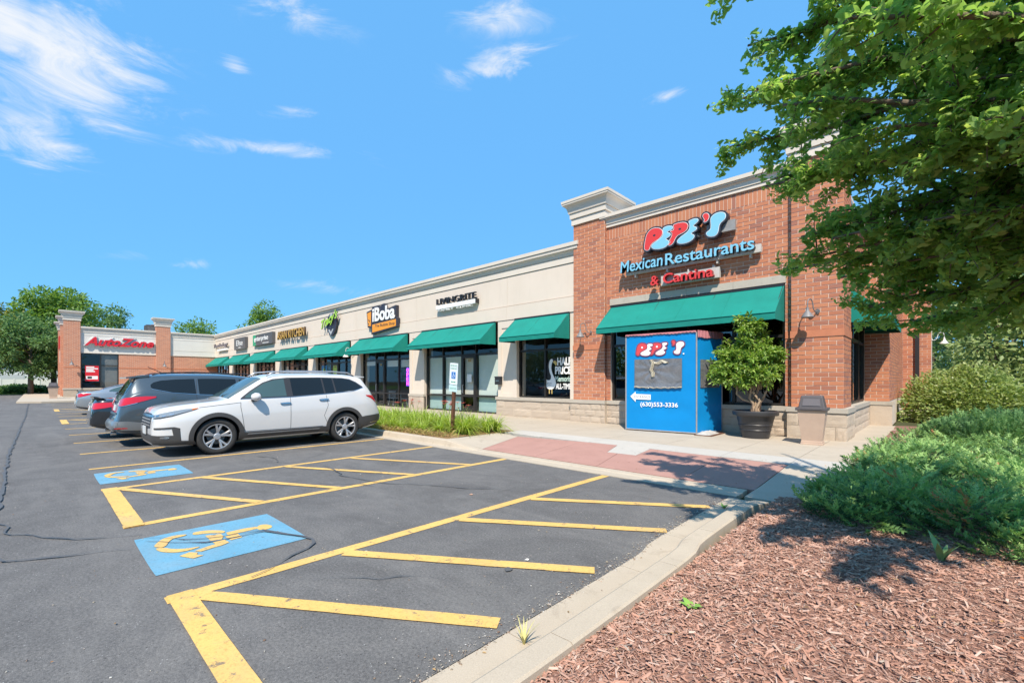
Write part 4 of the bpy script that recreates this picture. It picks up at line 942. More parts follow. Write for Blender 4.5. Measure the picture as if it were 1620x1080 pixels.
place_text('sign_ampersand', '&', M_SIGNRED, s, (-6.38, 13.0, 4.45), (1, 0, 0), .27, .29, .13, .014, side=plain('sign_red_edge', (.25, .01, .012), .4))
place_text('sign_lettering', 'Cantina', M_SIGNRED, s, (-5.98, 13.0, 4.45), (1, 0, 0), 1.46, .30, .13, .014, side=MATS['sign_red_edge'])
m_ = MB(); m_.box(-6.1, -4.4, 13.01, 13.12, 4.43, 4.72); m_.build('raceway', M_RACE, s)
m_ = MB()
for x in (-6.0, -5.3, -4.6): m_.box(x, x + .05, 13.03, 13.19, 4.72, 4.8)
m_.build('bracket', M_RACE, s)

s = thing('clinic_sign', 'black raised letters LIVINGRITE over a slim white raceway on cream stucco', 'sign')
place_text('sign_lettering', 'LIVINGRITE', plain('sign_black', (.015, .015, .017), .35), s, (-17.24, 13.08, 5.14), (1, 0, 0), 2.76, .27, .1, .012)
m_ = MB(); m_.box(-17.3, -14.5, 13.0, 13.19, 4.92, 5.10); m_.build('raceway', M_WHITE, s)
m_ = MB(); m_.box(-14.5, -14.46, 13.0, 13.19, 4.92, 5.12); m_.build('raceway_end', M_BLACK, s)
place_text('sign_lettering', 'FAMILY', M_WHITE, s, (-17.1, 13.06, 4.82), (1, 0, 0), 1.1, .085, .05); place_text('sign_lettering', 'CLINIC', M_WHITE, s, (-15.8, 13.06, 4.82), (1, 0, 0), 1.1, .085, .05)

s = thing('tea_shop_sign', 'dark sign with white iBoba letters over an orange strip and cup', 'sign')
M_ORANGE = plain('sign_orange', (.78, .30, .02), .4); M_CHAR = plain('sign_charcoal', (.03, .03, .045), .45)
wp = lambda u, v, d: (u, 13.0 - d, v)
m_ = MB(); plate(m_, [(-23.28, 4.18), (-20.62, 4.42), (-20.62, 4.86), (-20.75, 4.95), (-20.75, 5.56), (-21.1, 5.52), (-21.35, 5.48), (-21.75, 5.48), (-21.9, 5.78), (-22.2, 5.76), (-22.25, 5.6), (-22.5, 5.72), (-23.2, 5.74), (-23.28, 5.3)], wp, -.18, 0.); m_.build('backing', M_CHAR, s)
m_ = MB(); plate(m_, [(-23.16, 4.28), (-20.74, 4.46), (-20.74, 4.82), (-23.16, 4.72)], wp, -.01, .012); m_.build('strip', M_ORANGE, s)
place_text('sign_lettering', 'iBoba', M_WHITE, s, (-23.1, 12.985, 4.86), (1, 0, 0), 2.28, .78, .03, .028)
place_text('sign_lettering', 'The Bubble Shop', M_CHAR, s, (-22.85, 12.987, 4.50), (1, 0, 0), 2.0, .2, .006)
m_ = MB(); plate(m_, [(-23.85, 5.5), (-23.32, 5.58), (-23.3, 4.55), (-23.72, 4.6)], wp, -.16, -.02); m_.build('cup_backing', M_CHAR, s)
m_ = MB(); plate(m_, [(-23.76, 5.42), (-23.34, 5.48), (-23.36, 4.66), (-23.66, 4.7)], wp, -.03, -.008); m_.build('cup', M_ORANGE, s)
m_ = MB()
for u, v in ((-23.6, 4.8), (-23.5, 4.95), (-23.58, 5.02)): plate(m_, circ(u, v, .045, 10), wp, -.01, -.004)
m_.build('tea_pearls', M_CHAR, s)

s = thing('script_sign', 'lime green slanted script lettering over a dark figure emblem', 'sign')
M_LIME = plain('sign_lime', (.35, .62, .04), .4)
m_ = MB(); plate(m_, smooth_poly([(-28.9, 4.75), (-28.35, 4.38), (-27.85, 4.7), (-27.6, 5.3), (-27.9, 5.78), (-28.4, 5.98), (-28.9, 5.72), (-29.1, 5.2)], 2), wp, -.12, -.02); m_.build('emblem', M_CHAR, s)
m_ = MB(); plate(m_, circ(-28.35, 5.72, .2, 14), wp, -.03, .0); plate(m_, [(-28.75, 4.85), (-28.4, 4.5), (-28.05, 4.85), (-28.15, 4.9), (-28.4, 4.7), (-28.65, 4.9)], wp, -.03, .0); m_.build('emblem_figure', plain('sign_grey', (.4, .42, .43), .4), s)
o = place_text('sign_lettering', "Tracy's", M_LIME, s, (-29.65, 12.96, 4.78), (1, 0, .26), 2.45, .74, .05, .03, .35, side=M_CHAR)

s = thing('kitchen_sign', 'gold capital letters ASIAN KITCHEN standing off the cream wall', 'sign')
place_text('sign_lettering', 'ASIAN KITCHEN', plain('sign_gold', (.62, .36, .07), .4), s, (-37.5, 13.02, 4.76), (1, 0, 0), 5.2, .62, .14, .01, side=plain('sign_brown', (.05, .03, .02), .5))
s = thing('rental_office_sign', 'dark grey sign with a green end block and white enterprise lettering', 'sign')
m_ = MB(); m_.box(-42.7, -38.75, 12.95, 13.19, 4.60, 5.52); m_.build('cabinet', M_CHAR2 if 'M_CHAR2' in globals() else plain('cabinet_grey', (.085, .085, .09), .4), s)
m_ = MB(); m_.box(-43.6, -42.71, 12.99, 13.19, 4.60, 5.52); m_.build('green_block', plain('sign_green', (.02, .33, .16), .4), s)
place_text('sign_lettering', 'e', M_WHITE, s, (-43.2, 12.985, 4.9), (1, 0, 0), .42, .36, .02, .02)
place_text('sign_lettering', 'nterprise', M_WHITE, s, (-42.68, 12.95, 4.83), (1, 0, 0), 3.0, .52, .02, .012); place_text('sign_lettering', 'rent-a-car', M_WHITE, s, (-41.0, 12.95, 4.68), (1, 0, 0), 1.5, .12, .012)
s = thing('square_sign', 'grey square sign cabinet with thin white Elise lettering', 'sign')
m_ = MB(); m_.box(-48.9, -45.6, 12.95, 13.19, 4.50, 5.58); m_.build('cabinet', MATS['cabinet_grey'], s)
place_text('sign_lettering', 'Elise', M_WHITE, s, (-48.2, 12.95, 4.86), (1, 0, 0), 1.9, .5, .012, 0.); place_text('sign_lettering', 'NAILS', M_WHITE, s, (-47.6, 12.95, 4.62), (1, 0, 0), .8, .1, .012)
s = thing('pale_script_sign', 'pale mauve script lettering on a white raceway at the inner corner', 'sign')
place_text('sign_lettering', 'Youthology', plain('sign_mauve', (.42, .36, .38), .5), s, (-56.2, 13.05, 4.95), (1, 0, 0), 5.0, .5, .1, .0, .25, side=M_CHAR)
m_ = MB(); m_.box(-54.9, -51.6, 12.98, 13.19, 4.66, 4.84); m_.build('raceway', M_WHITE, s)
s = thing('auto_parts_sign', 'bold red italic AutoZone letters outlined in white on the white fascia', 'sign')
m1 = place_text('sign_outline', 'AutoZone', M_WHITE, s, (X0 + .05, 2.84, 4.70), (0, 1, 0), 5.16, .98, .1, .075, .36)
m1 = place_text('sign_lettering', 'AutoZone', M_RED, s, (X0 + .12, 2.94, 4.79), (0, 1, 0), 4.98, .82, .16, .034, .36, side=plain('sign_dark_red', (.22, .01, .012), .4))
s = thing('end_wall_sign', 'red wall sign seen edge-on beside the far brick piers', 'sign')
m_ = MB(); m_.box(-64, -61.3, 1.45, 1.74, 4.7, 5.9); m_.build('red_face', M_RED, s); m_ = MB(); m_.box(-64.2, -61.25, 1.55, 1.74, 3.4, 4.6); m_.build('white_face', M_WHITE, s)

# neon word in the tea shop window
s = thing('neon_open_sign', 'upright purple and pink neon OPEN sign hanging inside the tea shop window', 'sign')
m_ = MB(); m_.box(-20.62, -20.3, 13.55, 13.57, 1.28, 2.26); m_.build('backing', emit('neon_violet', (.16, .05, .8), .8), s)
me = None
for i, ch in enumerate('OPEN'):
    place_text('neon_letter', ch, MATS.get('neon_pink') or emit('neon_pink', (1., .12, .55), 1.6), s, (-20.55, 13.54, 2.03 - i * .235), (1, 0, 0), .18, .19, .012)
# goose-neck lamps -----------------------------------------------------
def goose(label, loc, rz, mat, col='grey', s_=1.):
    t = thing('gooseneck_lamp', label, 'wall lamp', loc, rz, 'goose-neck lamps on the walls')
    m_ = MB(); m_.lathe([(0, 0), (.075, 0), (.08, .012), (.05, .03), (0, .03)], 16, axis='y', c=(0, -.03, 0)); m_.build('wall_plate', mat, t)
    pts = [(0, -.02, 0), (0, -.12, -.02), (0, -.2, .06), (0, -.22, .2), (0, -.27, .33), (0, -.36, .37), (0, -.44, .31), (0, -.46, .18), (0, -.46, .08)]
    q = [Vector(p) for p in pts]; sm = [q[0]]
    for i in range(len(q) - 1): sm += [q[i].lerp(q[i + 1], f) for f in (.25, .75)]
    m_ = MB(); m_.tube(sm + [q[-1]], .016, 8); m_.build('arm', mat, t, smooth=True)
    m_ = MB(); m_.lathe([(.035, .10), (.04, .02), (.06, -.03), (.13, -.13), (.165, -.2), (.168, -.21), (.155, -.2), (.06, -.05), (0, -.03)], 20, c=(0, -.46, 0)); m_.lathe([(0, .1), (.035, .1)], 20, c=(0, -.46, 0)); m_.build('shade', mat, t, smooth=True)
    t.scale = (s_, s_, s_); return t
M_LAMP = noisy('weathered_grey_enamel', (.22, .21, .21), None, 20., .5, .4, .05)
goose('grey goose-neck lamp on the corner pier above the litter bin', (-2.12, 13.05, 3.24), math.radians(-25), M_LAMP, s_=.8)
goose('grey goose-neck lamp on the left restaurant pier, by the swan window', (-8.62, 13.05, 3.22), math.radians(-38), M_LAMP, s_=.85)
M_LAMPW = noisy('white_lamp_enamel', (.7, .69, .66), None, 20., .5, .4, .05)
goose('white goose-neck lamp on the cream pier left of the tea shop', (-25.7, 13.19, 3.2), math.radians(-20), M_LAMPW)
goose('white goose-neck lamp on the outer side wall in front of trees', (-.2, 26.3, 3.3), math.radians(90), M_LAMPW, s_=.85)
goose('small dark lamp on the near pier of the brick store', (X0 + .23, 2.1, 3.2), math.radians(90), M_LAMP); goose('small dark lamp on the second pier of the brick store', (X0 + .23, 8.7, 3.2), math.radians(90), M_LAMP)
t = thing('wall_mailbox', 'black mailbox on the cream pier left of the swan window', 'mailbox', (-13.2, 13.17, 1.4))
m_ = MB(); m_.box(-.15, .15, -.12, .02, 0, .3); m_.build('box', M_BLACKP, t); m_ = MB(); m_.box(-.16, .16, -.135, .02, .3, .34); m_.build('lid', M_BLACKP, t)
m_ = MB(); m_.box(-.09, .09, -.125, -.12, .14, .18); m_.build('slot', M_STEEL, t)
for lab, x, y, z, sx in (('grey rooftop air unit behind the white fascia', -58.2, 8.3, 6.1, 1.6), ('small grey rooftop unit at the inner corner of the roofs', -55.5, 16.5, 6.05, 1.3)):
    t = thing('rooftop_unit', lab, 'air unit', (x, y, z)); m_ = MB(); m_.box(-.8, .8, -sx / 2, sx / 2, 0, 1.1); m_.build('casing', MATS['cabinet_grey'], t)
    m_ = MB()
    for i in range(6): m_.box(.8, .83, -sx / 2 + .1, sx / 2 - .1, .15 + i * .13, .2 + i * .13)
    m_.build('louvre', M_GREYM, t); m_ = MB(); m_.lathe([(0, 1.1), (.35, 1.1), (.35, 1.22), (0, 1.22)], 16); m_.build('fan_cover', M_GREYM, t)
# ================================================================== VEHICLES
def pchip(pts):
    xs = np.array([p[0] for p in pts], float); ys = np.array([p[1] for p in pts], float)
    h = np.diff(xs); dl = np.diff(ys) / h; m = np.zeros(len(xs))
    for i in range(1, len(xs) - 1):
        if dl[i - 1] * dl[i] > 0:
            w1, w2 = 2 * h[i] + h[i - 1], h[i] + 2 * h[i - 1]; m[i] = (w1 + w2) / (w1 / dl[i - 1] + w2 / dl[i])
    m[0], m[-1] = dl[0], dl[-1]
    def f(x):
        x = min(max(x, xs[0]), xs[-1]); i = min(max(int(np.searchsorted(xs, x)) - 1, 0), len(h) - 1); t = (x - xs[i]) / h[i]
        return float((2 * t**3 - 3 * t**2 + 1) * ys[i] + (t**3 - 2 * t**2 + t) * h[i] * m[i] + (-2 * t**3 + 3 * t**2) * ys[i + 1] + (t**3 - t**2) * h[i] * m[i + 1])
    return f
def chaikin(p, it=2):
    for _ in range(it):
        q = [p[0]]
        for a, b in zip(p[:-1], p[1:]): q += [a * .75 + b * .25, a * .25 + b * .75]
        q.append(p[-1]); p = q
    return p
class Car:
    """car-local frame: x runs from the nose (0) to the tail (L), y sideways, z up"""
    def __init__(s, spec):
        s.sp = spec; L = spec['L']; F = {k: pchip(v) for k, v in spec['curves'].items()}; s.F = F
        xs = sorted(set([0., .015, .04, .08, .13] + list(np.linspace(.2, L - .2, 64)) + [L - .13, L - .08, L - .04, L - .015, L])); rings = []
        for x in xs:
            zb, zt, wm, zs, ws, wt_ = F['zb'](x), F['zt'](x), F['wm'](x), F['zs'](x), F['ws'](x), F['wt'](x)
            zs = min(zs, zt - .03); ze = zt - F['drop'](x); ze = max(ze, zs + .012); h = zs - zb
            half = [np.array(p) for p in [(0, zb), (wm * .80, zb), (wm * .955, zb + .06), (wm * .985, zb + h * .30), (wm, zb + h * .55), (wm * .997, zb + h * .72), (ws, zs - .008), (ws - .03, zs + .01), (wt_ + .02, ze - .02), (wt_ - .06, ze + (zt - ze) * .45), (wt_ * .55, zt - .012), (0, zt)]]
            half = chaikin(half, 2); rings.append([(x, p[0], p[1]) for p in half] + [(x, -p[0], p[1]) for p in half[-2:0:-1]])
        n = len(rings[0]); vs = [v for r in rings for v in r]
        fs = [(i * n + k, (i + 1) * n + k, (i + 1) * n + (k + 1) % n, i * n + (k + 1) % n) for i in range(len(rings) - 1) for k in range(n)]
        fs += [tuple(range(n)), tuple((len(rings) - 1) * n + k for k in reversed(range(n)))]
        s.v, s.f = vs, fs
        bm = bmesh.new(); bv = [bm.verts.new(v) for v in vs]
        for f in fs: bm.faces.new([bv[i] for i in f])
        bmesh.ops.recalc_face_normals(bm, faces=bm.faces); s.me = bpy.data.meshes.new('body'); bm.to_mesh(s.me)
        bmesh.ops.triangulate(bm, faces=bm.faces); s.bvh = BVHTree.FromBMesh(bm); bm.free()
        s.cols = spec['paint']
    def hit(s, p, d):
        d = Vector(d).normalized(); r = s.bvh.ray_cast(Vector(p) - d * 6, d)
        return (r[0], r[1]) if r[0] is not None else (None, None)
    def panel(s, parent, name, mat, P, d, off=.006, skirt=.012, smooth=True):
        """grid of start points P[j][i] thrown along d onto the body, lifted by off, with its edges turned in"""
        d = Vector(d).normalized(); rows = []
        for row in P:
            q = []
            for p in row:
                h, nn = s.hit(p, d)
                if h is None: q.append(None)
                else: q.append(h - d * off)
            rows.append(q)
        for row in rows:                      # points that miss take their neighbour
            good = [i for i, q in enumerate(row) if q is not None]
            if not good: return None
            for i, q in enumerate(row):
                if q is None: j = min(good, key=lambda g: abs(g - i)); row[i] = row[j].copy()
        nr, nc = len(rows), len(rows[0]); vs = [v for r in rows for v in r]; mb = MB(); fs = [(j * nc + i, j * nc + i + 1, (j + 1) * nc + i + 1, (j + 1) * nc + i) for j in range(nr - 1) for i in range(nc - 1)]
        a, b, c = vs[fs[0][0]], vs[fs[0][1]], vs[fs[0][2]]
        mid = fs[len(fs) // 2]; nrm = (vs[mid[1]] - vs[mid[0]]).cross(vs[mid[3]] - vs[mid[0]])
        if nrm.dot(d) > 0: fs = [f[::-1] for f in fs]
        mb.add(vs, fs)
        bd = [i for i in range(nc)] + [j * nc + nc - 1 for j in range(1, nr)] + [(nr - 1) * nc + i for i in range(nc - 2, -1, -1)] + [j * nc for j in range(nr - 2, 0, -1)]
        if skirt:
            base = len(mb.v); mb.v += [tuple(vs[i] + d * skirt) for i in bd]; m = len(bd)
            mb.f += [(bd[k], base + k, base + (k + 1) % m, bd[(k + 1) % m]) for k in range(m)]; mb.m += [0] * m
        o = mb.build(name, mat, parent, smooth=smooth, auto=40); return o
    def strip(s, st, nx=3, nz=5):
        """st = (a, lo, hi) stations -> grid of (a, z)"""
        out = [[] for _ in range(nz + 1)]
        for k in range(len(st) - 1):
            for i in range(nx + (1 if k == len(st) - 2 else 0)):
                t = i / nx; a, lo, hi = [st[k][q] * (1 - t) + st[k + 1][q] * t for q in range(3)]
                for j in range(nz + 1): out[j].append((a, lo + (hi - lo) * j / nz))
        return out
    def side(s, parent, name, mat, st, sg, off=.006, nx=3, nz=5, skirt=.012):
        return s.panel(parent, name, mat, [[(a, sg * 2., z) for a, z in r] for r in s.strip(st, nx, nz)], (0, -sg, 0), off, skirt)
    def end(s, parent, name, mat, st, tail, off=.006, nx=3, nz=5, skirt=.012):
        x = s.sp['L'] + 2 if tail else -2.
        return s.panel(parent, name, mat, [[(x, a, z) for a, z in r] for r in s.strip(st, nx, nz)], (-1 if tail else 1, 0, 0), off, skirt)
    def top(s, parent, name, mat, st, off=.006, nx=3, nz=8, skirt=.012):
        return s.panel(parent, name, mat, [[(a, y, 4.) for a, y in r] for r in s.strip(st, nx, nz)], (0, 0, -1), off, skirt)
    def corner(s, parent, name, mat, st, sg, tail, off=.006, nx=3, nz=4, ang=45, skirt=.012):
        """a runs round the corner: 0 on the diagonal, + towards the side"""
        cx = s.sp['L'] - .35 if tail else .35; t = 1 if tail else -1; r = math.radians(ang); o = Vector((t * math.cos(r), sg * math.sin(r), 0)); tg = Vector((-t * math.sin(r), sg * math.cos(r), 0))
        c = Vector((cx, sg * s.sp['W'] * .33, 0))
        return s.panel(parent, name, mat, [[tuple(c + tg * a + o * 2 + Vector((0, 0, z))) for a, z in row] for row in s.strip(st, nx, nz)], -o, off, skirt)
    def line(s, parent, name, mat, pts, sg, w=.008, off=.002):
        """a seam drawn on the side"""
        q = []
        for a, b in zip(pts[:-1], pts[1:]):
            n = max(1, int(math.hypot(b[0] - a[0], b[1] - a[1]) / .06)); q += [(a[0] + (b[0] - a[0]) * i / n, a[1] + (b[1] - a[1]) * i / n) for i in range(n)]
        q.append(pts[-1]); vs = []; fs = []
        for i, p in enumerate(q):
            a, b = q[max(i - 1, 0)], q[min(i + 1, len(q) - 1)]; t = Vector((b[0] - a[0], b[1] - a[1])).normalized(); nn = Vector((-t.y, t.x)) * w / 2
            for e in (1, -1):
                h, _ = s.hit((p[0] + nn.x * e, sg * 3, p[1] + nn.y * e), (0, -sg, 0))
                vs.append((h.x, h.y + sg * off, h.z) if h else (p[0], sg * s.sp['W'] / 2, p[1]))
            if i: k = 2 * i; fs.append((k - 2, k - 1, k + 1, k))
        mb = MB(); mb.add(vs, fs); return mb.build(name, mat, parent)
    def body(s, parent):
        """cut the wheel wells out of the shell"""
        o = link('body', s.me, parent); s.me.materials.append(s.cols); s.me.materials.append(M_WELL); s.me.polygons.foreach_set('use_smooth', [True] * len(s.me.polygons))
        for wx in s.sp['wheels']:
            c = MB(); R = s.sp['arch']; w = s.sp['W']; n = 40
            for sg in (1, -1):
                y0, y1 = sg * (w / 2 - .36), sg * (w / 2 + .3); vs = [(wx + R * math.cos(2 * math.pi * k / n), y, s.sp['r'] + R * math.sin(2 * math.pi * k / n)) for y in (min(y0, y1), max(y0, y1)) for k in range(n)]
                c.add(vs, [(k, (k + 1) % n, n + (k + 1) % n, n + k) for k in range(n)] + [tuple(reversed(range(n))), tuple(n + k for k in range(n))])
            cu = c.build('cutter', M_WELL, parent); bm = bmesh.new(); bm.from_mesh(cu.data); bmesh.ops.recalc_face_normals(bm, faces=bm.faces); bm.to_mesh(cu.data); bm.free()
            md = o.modifiers.new('b', 'BOOLEAN'); md.operation = 'DIFFERENCE'; md.object = cu; md.solver = 'EXACT'
            try: md.material_mode = 'TRANSFER'
            except Exception: pass
            dg = bpy.context.evaluated_depsgraph_get(); dg.update(); me = bpy.data.meshes.new_from_object(o.evaluated_get(dg)); o.modifiers.clear(); o.data = me
            bpy.data.objects.remove(cu)
        o.data.set_sharp_from_angle(angle=math.radians(32)); o.data.name = 'body'; return o
    def arch_trim(s, parent, mat, width, off, a0=-20, a1=200, name='wheel_arch_trim', lip=.0):
        for wx in s.sp['wheels']:
            for sg in (1, -1):
                R = s.sp['arch'] - .012; P = [[], [], []]
                for k in range(41):
                    a = math.radians(a0 + (a1 - a0) * k / 40)
                    for j, rr in enumerate((R, R + width * .6, R + width)): P[j].append((wx + rr * math.cos(a), sg * 3., s.sp['r'] + rr * math.sin(a)))
                s.panel(parent, name, mat, P, (0, -sg, 0), off, .05)
def wheel(parent, loc, R, W, sg, style, rim_r, mrim, mdark):
    w = empty('wheel', parent, loc)
    m = MB(); h = W / 2; tr = R
    m.lathe([(rim_r, -h + .015), (rim_r + .02, -h), (R - .045, -h - .004), (R - .018, -h + .012), (R - .003, -h + .04), (R, 0), (R - .003, h - .04), (R - .018, h - .012), (R - .045, h + .004), (rim_r + .02, h), (rim_r, h - .015)], 48, axis='y'); m.build('tyre', M_TYRE, w, smooth=True)
    m = MB(); o = sg * h                    # outer face of the wheel
    f = lambda a: a if sg > 0 else -a
    m.lathe([(rim_r + .004, f(h - .012)), (rim_r - .012, f(h - .008)), (rim_r - .022, f(h - .03)), (rim_r - .03, f(-h * .3)), (rim_r - .04, f(-h * .5)), (.0, f(-h * .5))], 48, axis='y'); m.build('rim_barrel', mdark, w, smooth=True)
    m = MB(); m.lathe([(rim_r + .006, f(h - .014)), (rim_r + .004, f(h - .004)), (rim_r - .014, f(h - .006)), (rim_r - .018, f(h - .03))], 48, axis='y')
    ns = style[0]
    for k in range(ns):
        a = 2 * math.pi * k / ns + .2
        for da in style[1]:
            b = a + da; r0, r1 = .055, rim_r - .008; w0, w1 = style[2]
            aa, bb = a + da * .25, b
            ca, sa, cb, sb = math.cos(aa), math.sin(aa), math.cos(bb), math.sin(bb)
            vs = []
            for (r_, c_, s_, ww, dd) in ((r0, ca, sa, w0, .035), ((r0 + r1) * .5, (ca + cb) / 2, (sa + sb) / 2, (w0 + w1) * .55, .02), (r1, cb, sb, w1, .010)):
                for e, dep in ((-1, dd + .012), (-.6, dd), (.6, dd), (1, dd + .012), (1, dd + .06), (-1, dd + .06)): vs.append((r_ * c_ - e * ww * s_, f(h - dep), r_ * s_ + e * ww * c_))
            fs = [(q * 6 + i, q * 6 + (i + 1) % 6, (q + 1) * 6 + (i + 1) % 6, (q + 1) * 6 + i) for q in range(2) for i in range(6)]
            m.add(vs, fs)
    m.lathe([(.07, f(h - .06)), (.07, f(h - .03)), (.055, f(h - .022)), (0, f(h - .02))], 20, axis='y')
    o = m.build('rim', mrim, w); bm = bmesh.new(); bm.from_mesh(o.data); bmesh.ops.recalc_face_normals(bm, faces=bm.faces); bm.to_mesh(o.data); bm.free()
    m = MB(); m.lathe([(.17, f(-h * .35)), (.17, f(-h * .2)), (0, f(-h * .2))], 24, axis='y'); m.build('brake_disc', M_GREYM, w)
    return w
def carpaint(name, col, rough=.28, flake=0., metal=0.):
    m, nt, o = newmat(name); b = pbsdf(nt, col, rough, metal, .5, 1.0)
    if flake:
        n = noise_tex(nt, 900., 2, .5, objco(nt)); nt.links.new(ramp(nt, n.outputs['Fac'], [(.3, tuple(c * (1 - flake) for c in col)), (.7, tuple(c * (1 + flake) for c in col))]), b.inputs['Base Color'])
    nt.links.new(b.outputs[0], o.inputs[0]); return m
M_WELL = plain('wheel_well', (.012, .012, .013), .9); M_TYRE = noisy('tyre_rubber', (.045, .044, .043), (.03, .03, .03), 20., .8, .3, .2, 60., .003, world=False)
M_CGLASS = plain('car_glass', (.010, .013, .015), .02, 0., .45); M_CGLASS_T = plain('car_glass_teal', (.05, .09, .095), .02, 0., .5)
M_CHROME = plain('chrome', (.55, .56, .57), .25, 1.0); M_CLAD = plain('dark_cladding', (.055, .053, .052), .5); M_SEAM = plain('seam', (.03, .03, .032), .8)
M_LAMPRED = plain('tail_lamp_red', (.50, .008, .018), .08, 0., .6, .6); M_LAMPCLR = plain('head_lamp', (.30, .33, .35), .1, .3, .6, .6); M_AMBER = plain('amber_marker', (.6, .16, .02), .2)
M_PLATE = plain('licence_plate', (.6, .62, .62), .45); M_SILV = plain('satin_silver', (.52, .52, .53), .35, .7)

def finish_car(label, name, spec, loc, nose_dir, build):
    t = thing(name, label, 'car', loc); c = Car(spec)
    t.rotation_euler = (0, 0, math.radians(90) if nose_dir < 0 else math.radians(-90))
    c.body(t); build(c, t); hw = spec['W'] / 2
    for wx in spec['wheels']:
        for sg in (1, -1): wheel(t, (wx, sg * (hw - spec['tw'] / 2 - spec.get('inset', .02)), spec['r']), spec['r'], spec['tw'], sg, spec['style'], spec['rim'], spec['mrim'], spec['mbarrel'])
    return t, c
def mirror_part(t, x, z, y, sg, mat, s_=1.):
    q = MB(); P = []
    for k in range(13):
        a = math.pi * k / 12
        P.append((x - .06 + .17 * (1 - math.cos(a)) / 2 * s_, .5 * math.sin(a)))
    prof = [(0., .0), (.02, .055), (.08, .09), (.15, .085), (.185, .06), (.19, 0.)]
    vs = []; n = 16
    for (d, r_) in prof:
        for k in range(n): a = 2 * math.pi * k / n; vs.append((x + d, y + sg * (.11 + r_ * 1.25 * math.cos(a)), z + r_ * math.sin(a)))
    q.add(vs, [(i * n + k, i * n + (k + 1) % n, (i + 1) * n + (k + 1) % n, (i + 1) * n + k) for i in range(len(prof) - 1) for k in range(n)])
    m = q.build('wing_mirror', mat, t, smooth=True)
    q = MB(); q.box(x + .04, x + .13, min(y - sg * .08, y + sg * .06), max(y - sg * .08, y + sg * .06), z - .10, z - .05); q.build('mirror_stalk', M_BLACKP, m)
    q = MB(); q.lathe([(0, .0), (.068, 0)], 16, axis='z', c=(0, 0, 0)); me = q.build('mirror_glass', M_CGLASS, m); me.rotation_euler = (0, math.radians(90), 0); me.location = (x + .191, y + sg * .11, z)

# ---- white three-row SUV, nose out
WHITE = carpaint('white_pearl_paint', (.62, .615, .605), .3)
SUV_W = dict(L=4.97, W=1.99, paint=WHITE, wheels=(1.06, 3.88), arch=.435, r=.378, tw=.245, rim=.262, style=(5, (-.20, .20), (.013, .026)), mrim=M_SILV, mbarrel=plain('dark_wheel', (.02, .02, .022), .4), inset=.03, curves=dict(
    zb=[(0, .36), (.06, .24), (.4, .2), (1., .22), (4.1, .24), (4.6, .30), (4.9, .40), (4.97, .50)],
    zt=[(0, .70), (.015, .80), (.05, .90), (.12, .985), (.25, 1.03), (.6, 1.085), (1.05, 1.135), (1.25, 1.17), (1.42, 1.28), (1.75, 1.49), (2.02, 1.645), (2.25, 1.71), (2.7, 1.745), (3.4, 1.755), (4.0, 1.74), (4.3, 1.715), (4.46, 1.67), (4.58, 1.50), (4.72, 1.27), (4.82, 1.08), (4.9, .93), (4.95, .80), (4.97, .68)],
    zs=[(0, .62), (.05, .84), (.12, .945), (.3, 1.0), (.8, 1.065), (1.3, 1.105), (1.6, 1.14), (2.6, 1.18), (3.5, 1.235), (4.1, 1.30), (4.4, 1.32), (4.6, 1.22), (4.8, 1.0), (4.97, .63)],
    wm=[(0, .66), (.05, .76), (.13, .84), (.3, .92), (.6, .975), (1.05, .995), (3.9, .995), (4.4, .975), (4.7, .93), (4.87, .86), (4.95, .80), (4.97, .74)],
    ws=[(0, .62), (.05, .70), (.13, .77), (.3, .85), (.8, .915), (1.4, .945), (2.4, .955), (3.9, .95), (4.4, .90), (4.7, .87), (4.97, .72)],
    wt=[(0, .55), (.1, .62), (.4, .74), (1.0, .82), (1.3, .82), (1.6, .755), (2.0, .69), (2.5, .675), (3.8, .665), (4.3, .64), (4.5, .66), (4.7, .74), (4.97, .62)],
    drop=[(0, .04), (.2, .045), (1.2, .05), (1.6, .075), (2.2, .085), (4.0, .085), (4.4, .08), (4.7, .05), (4.97, .03)]))
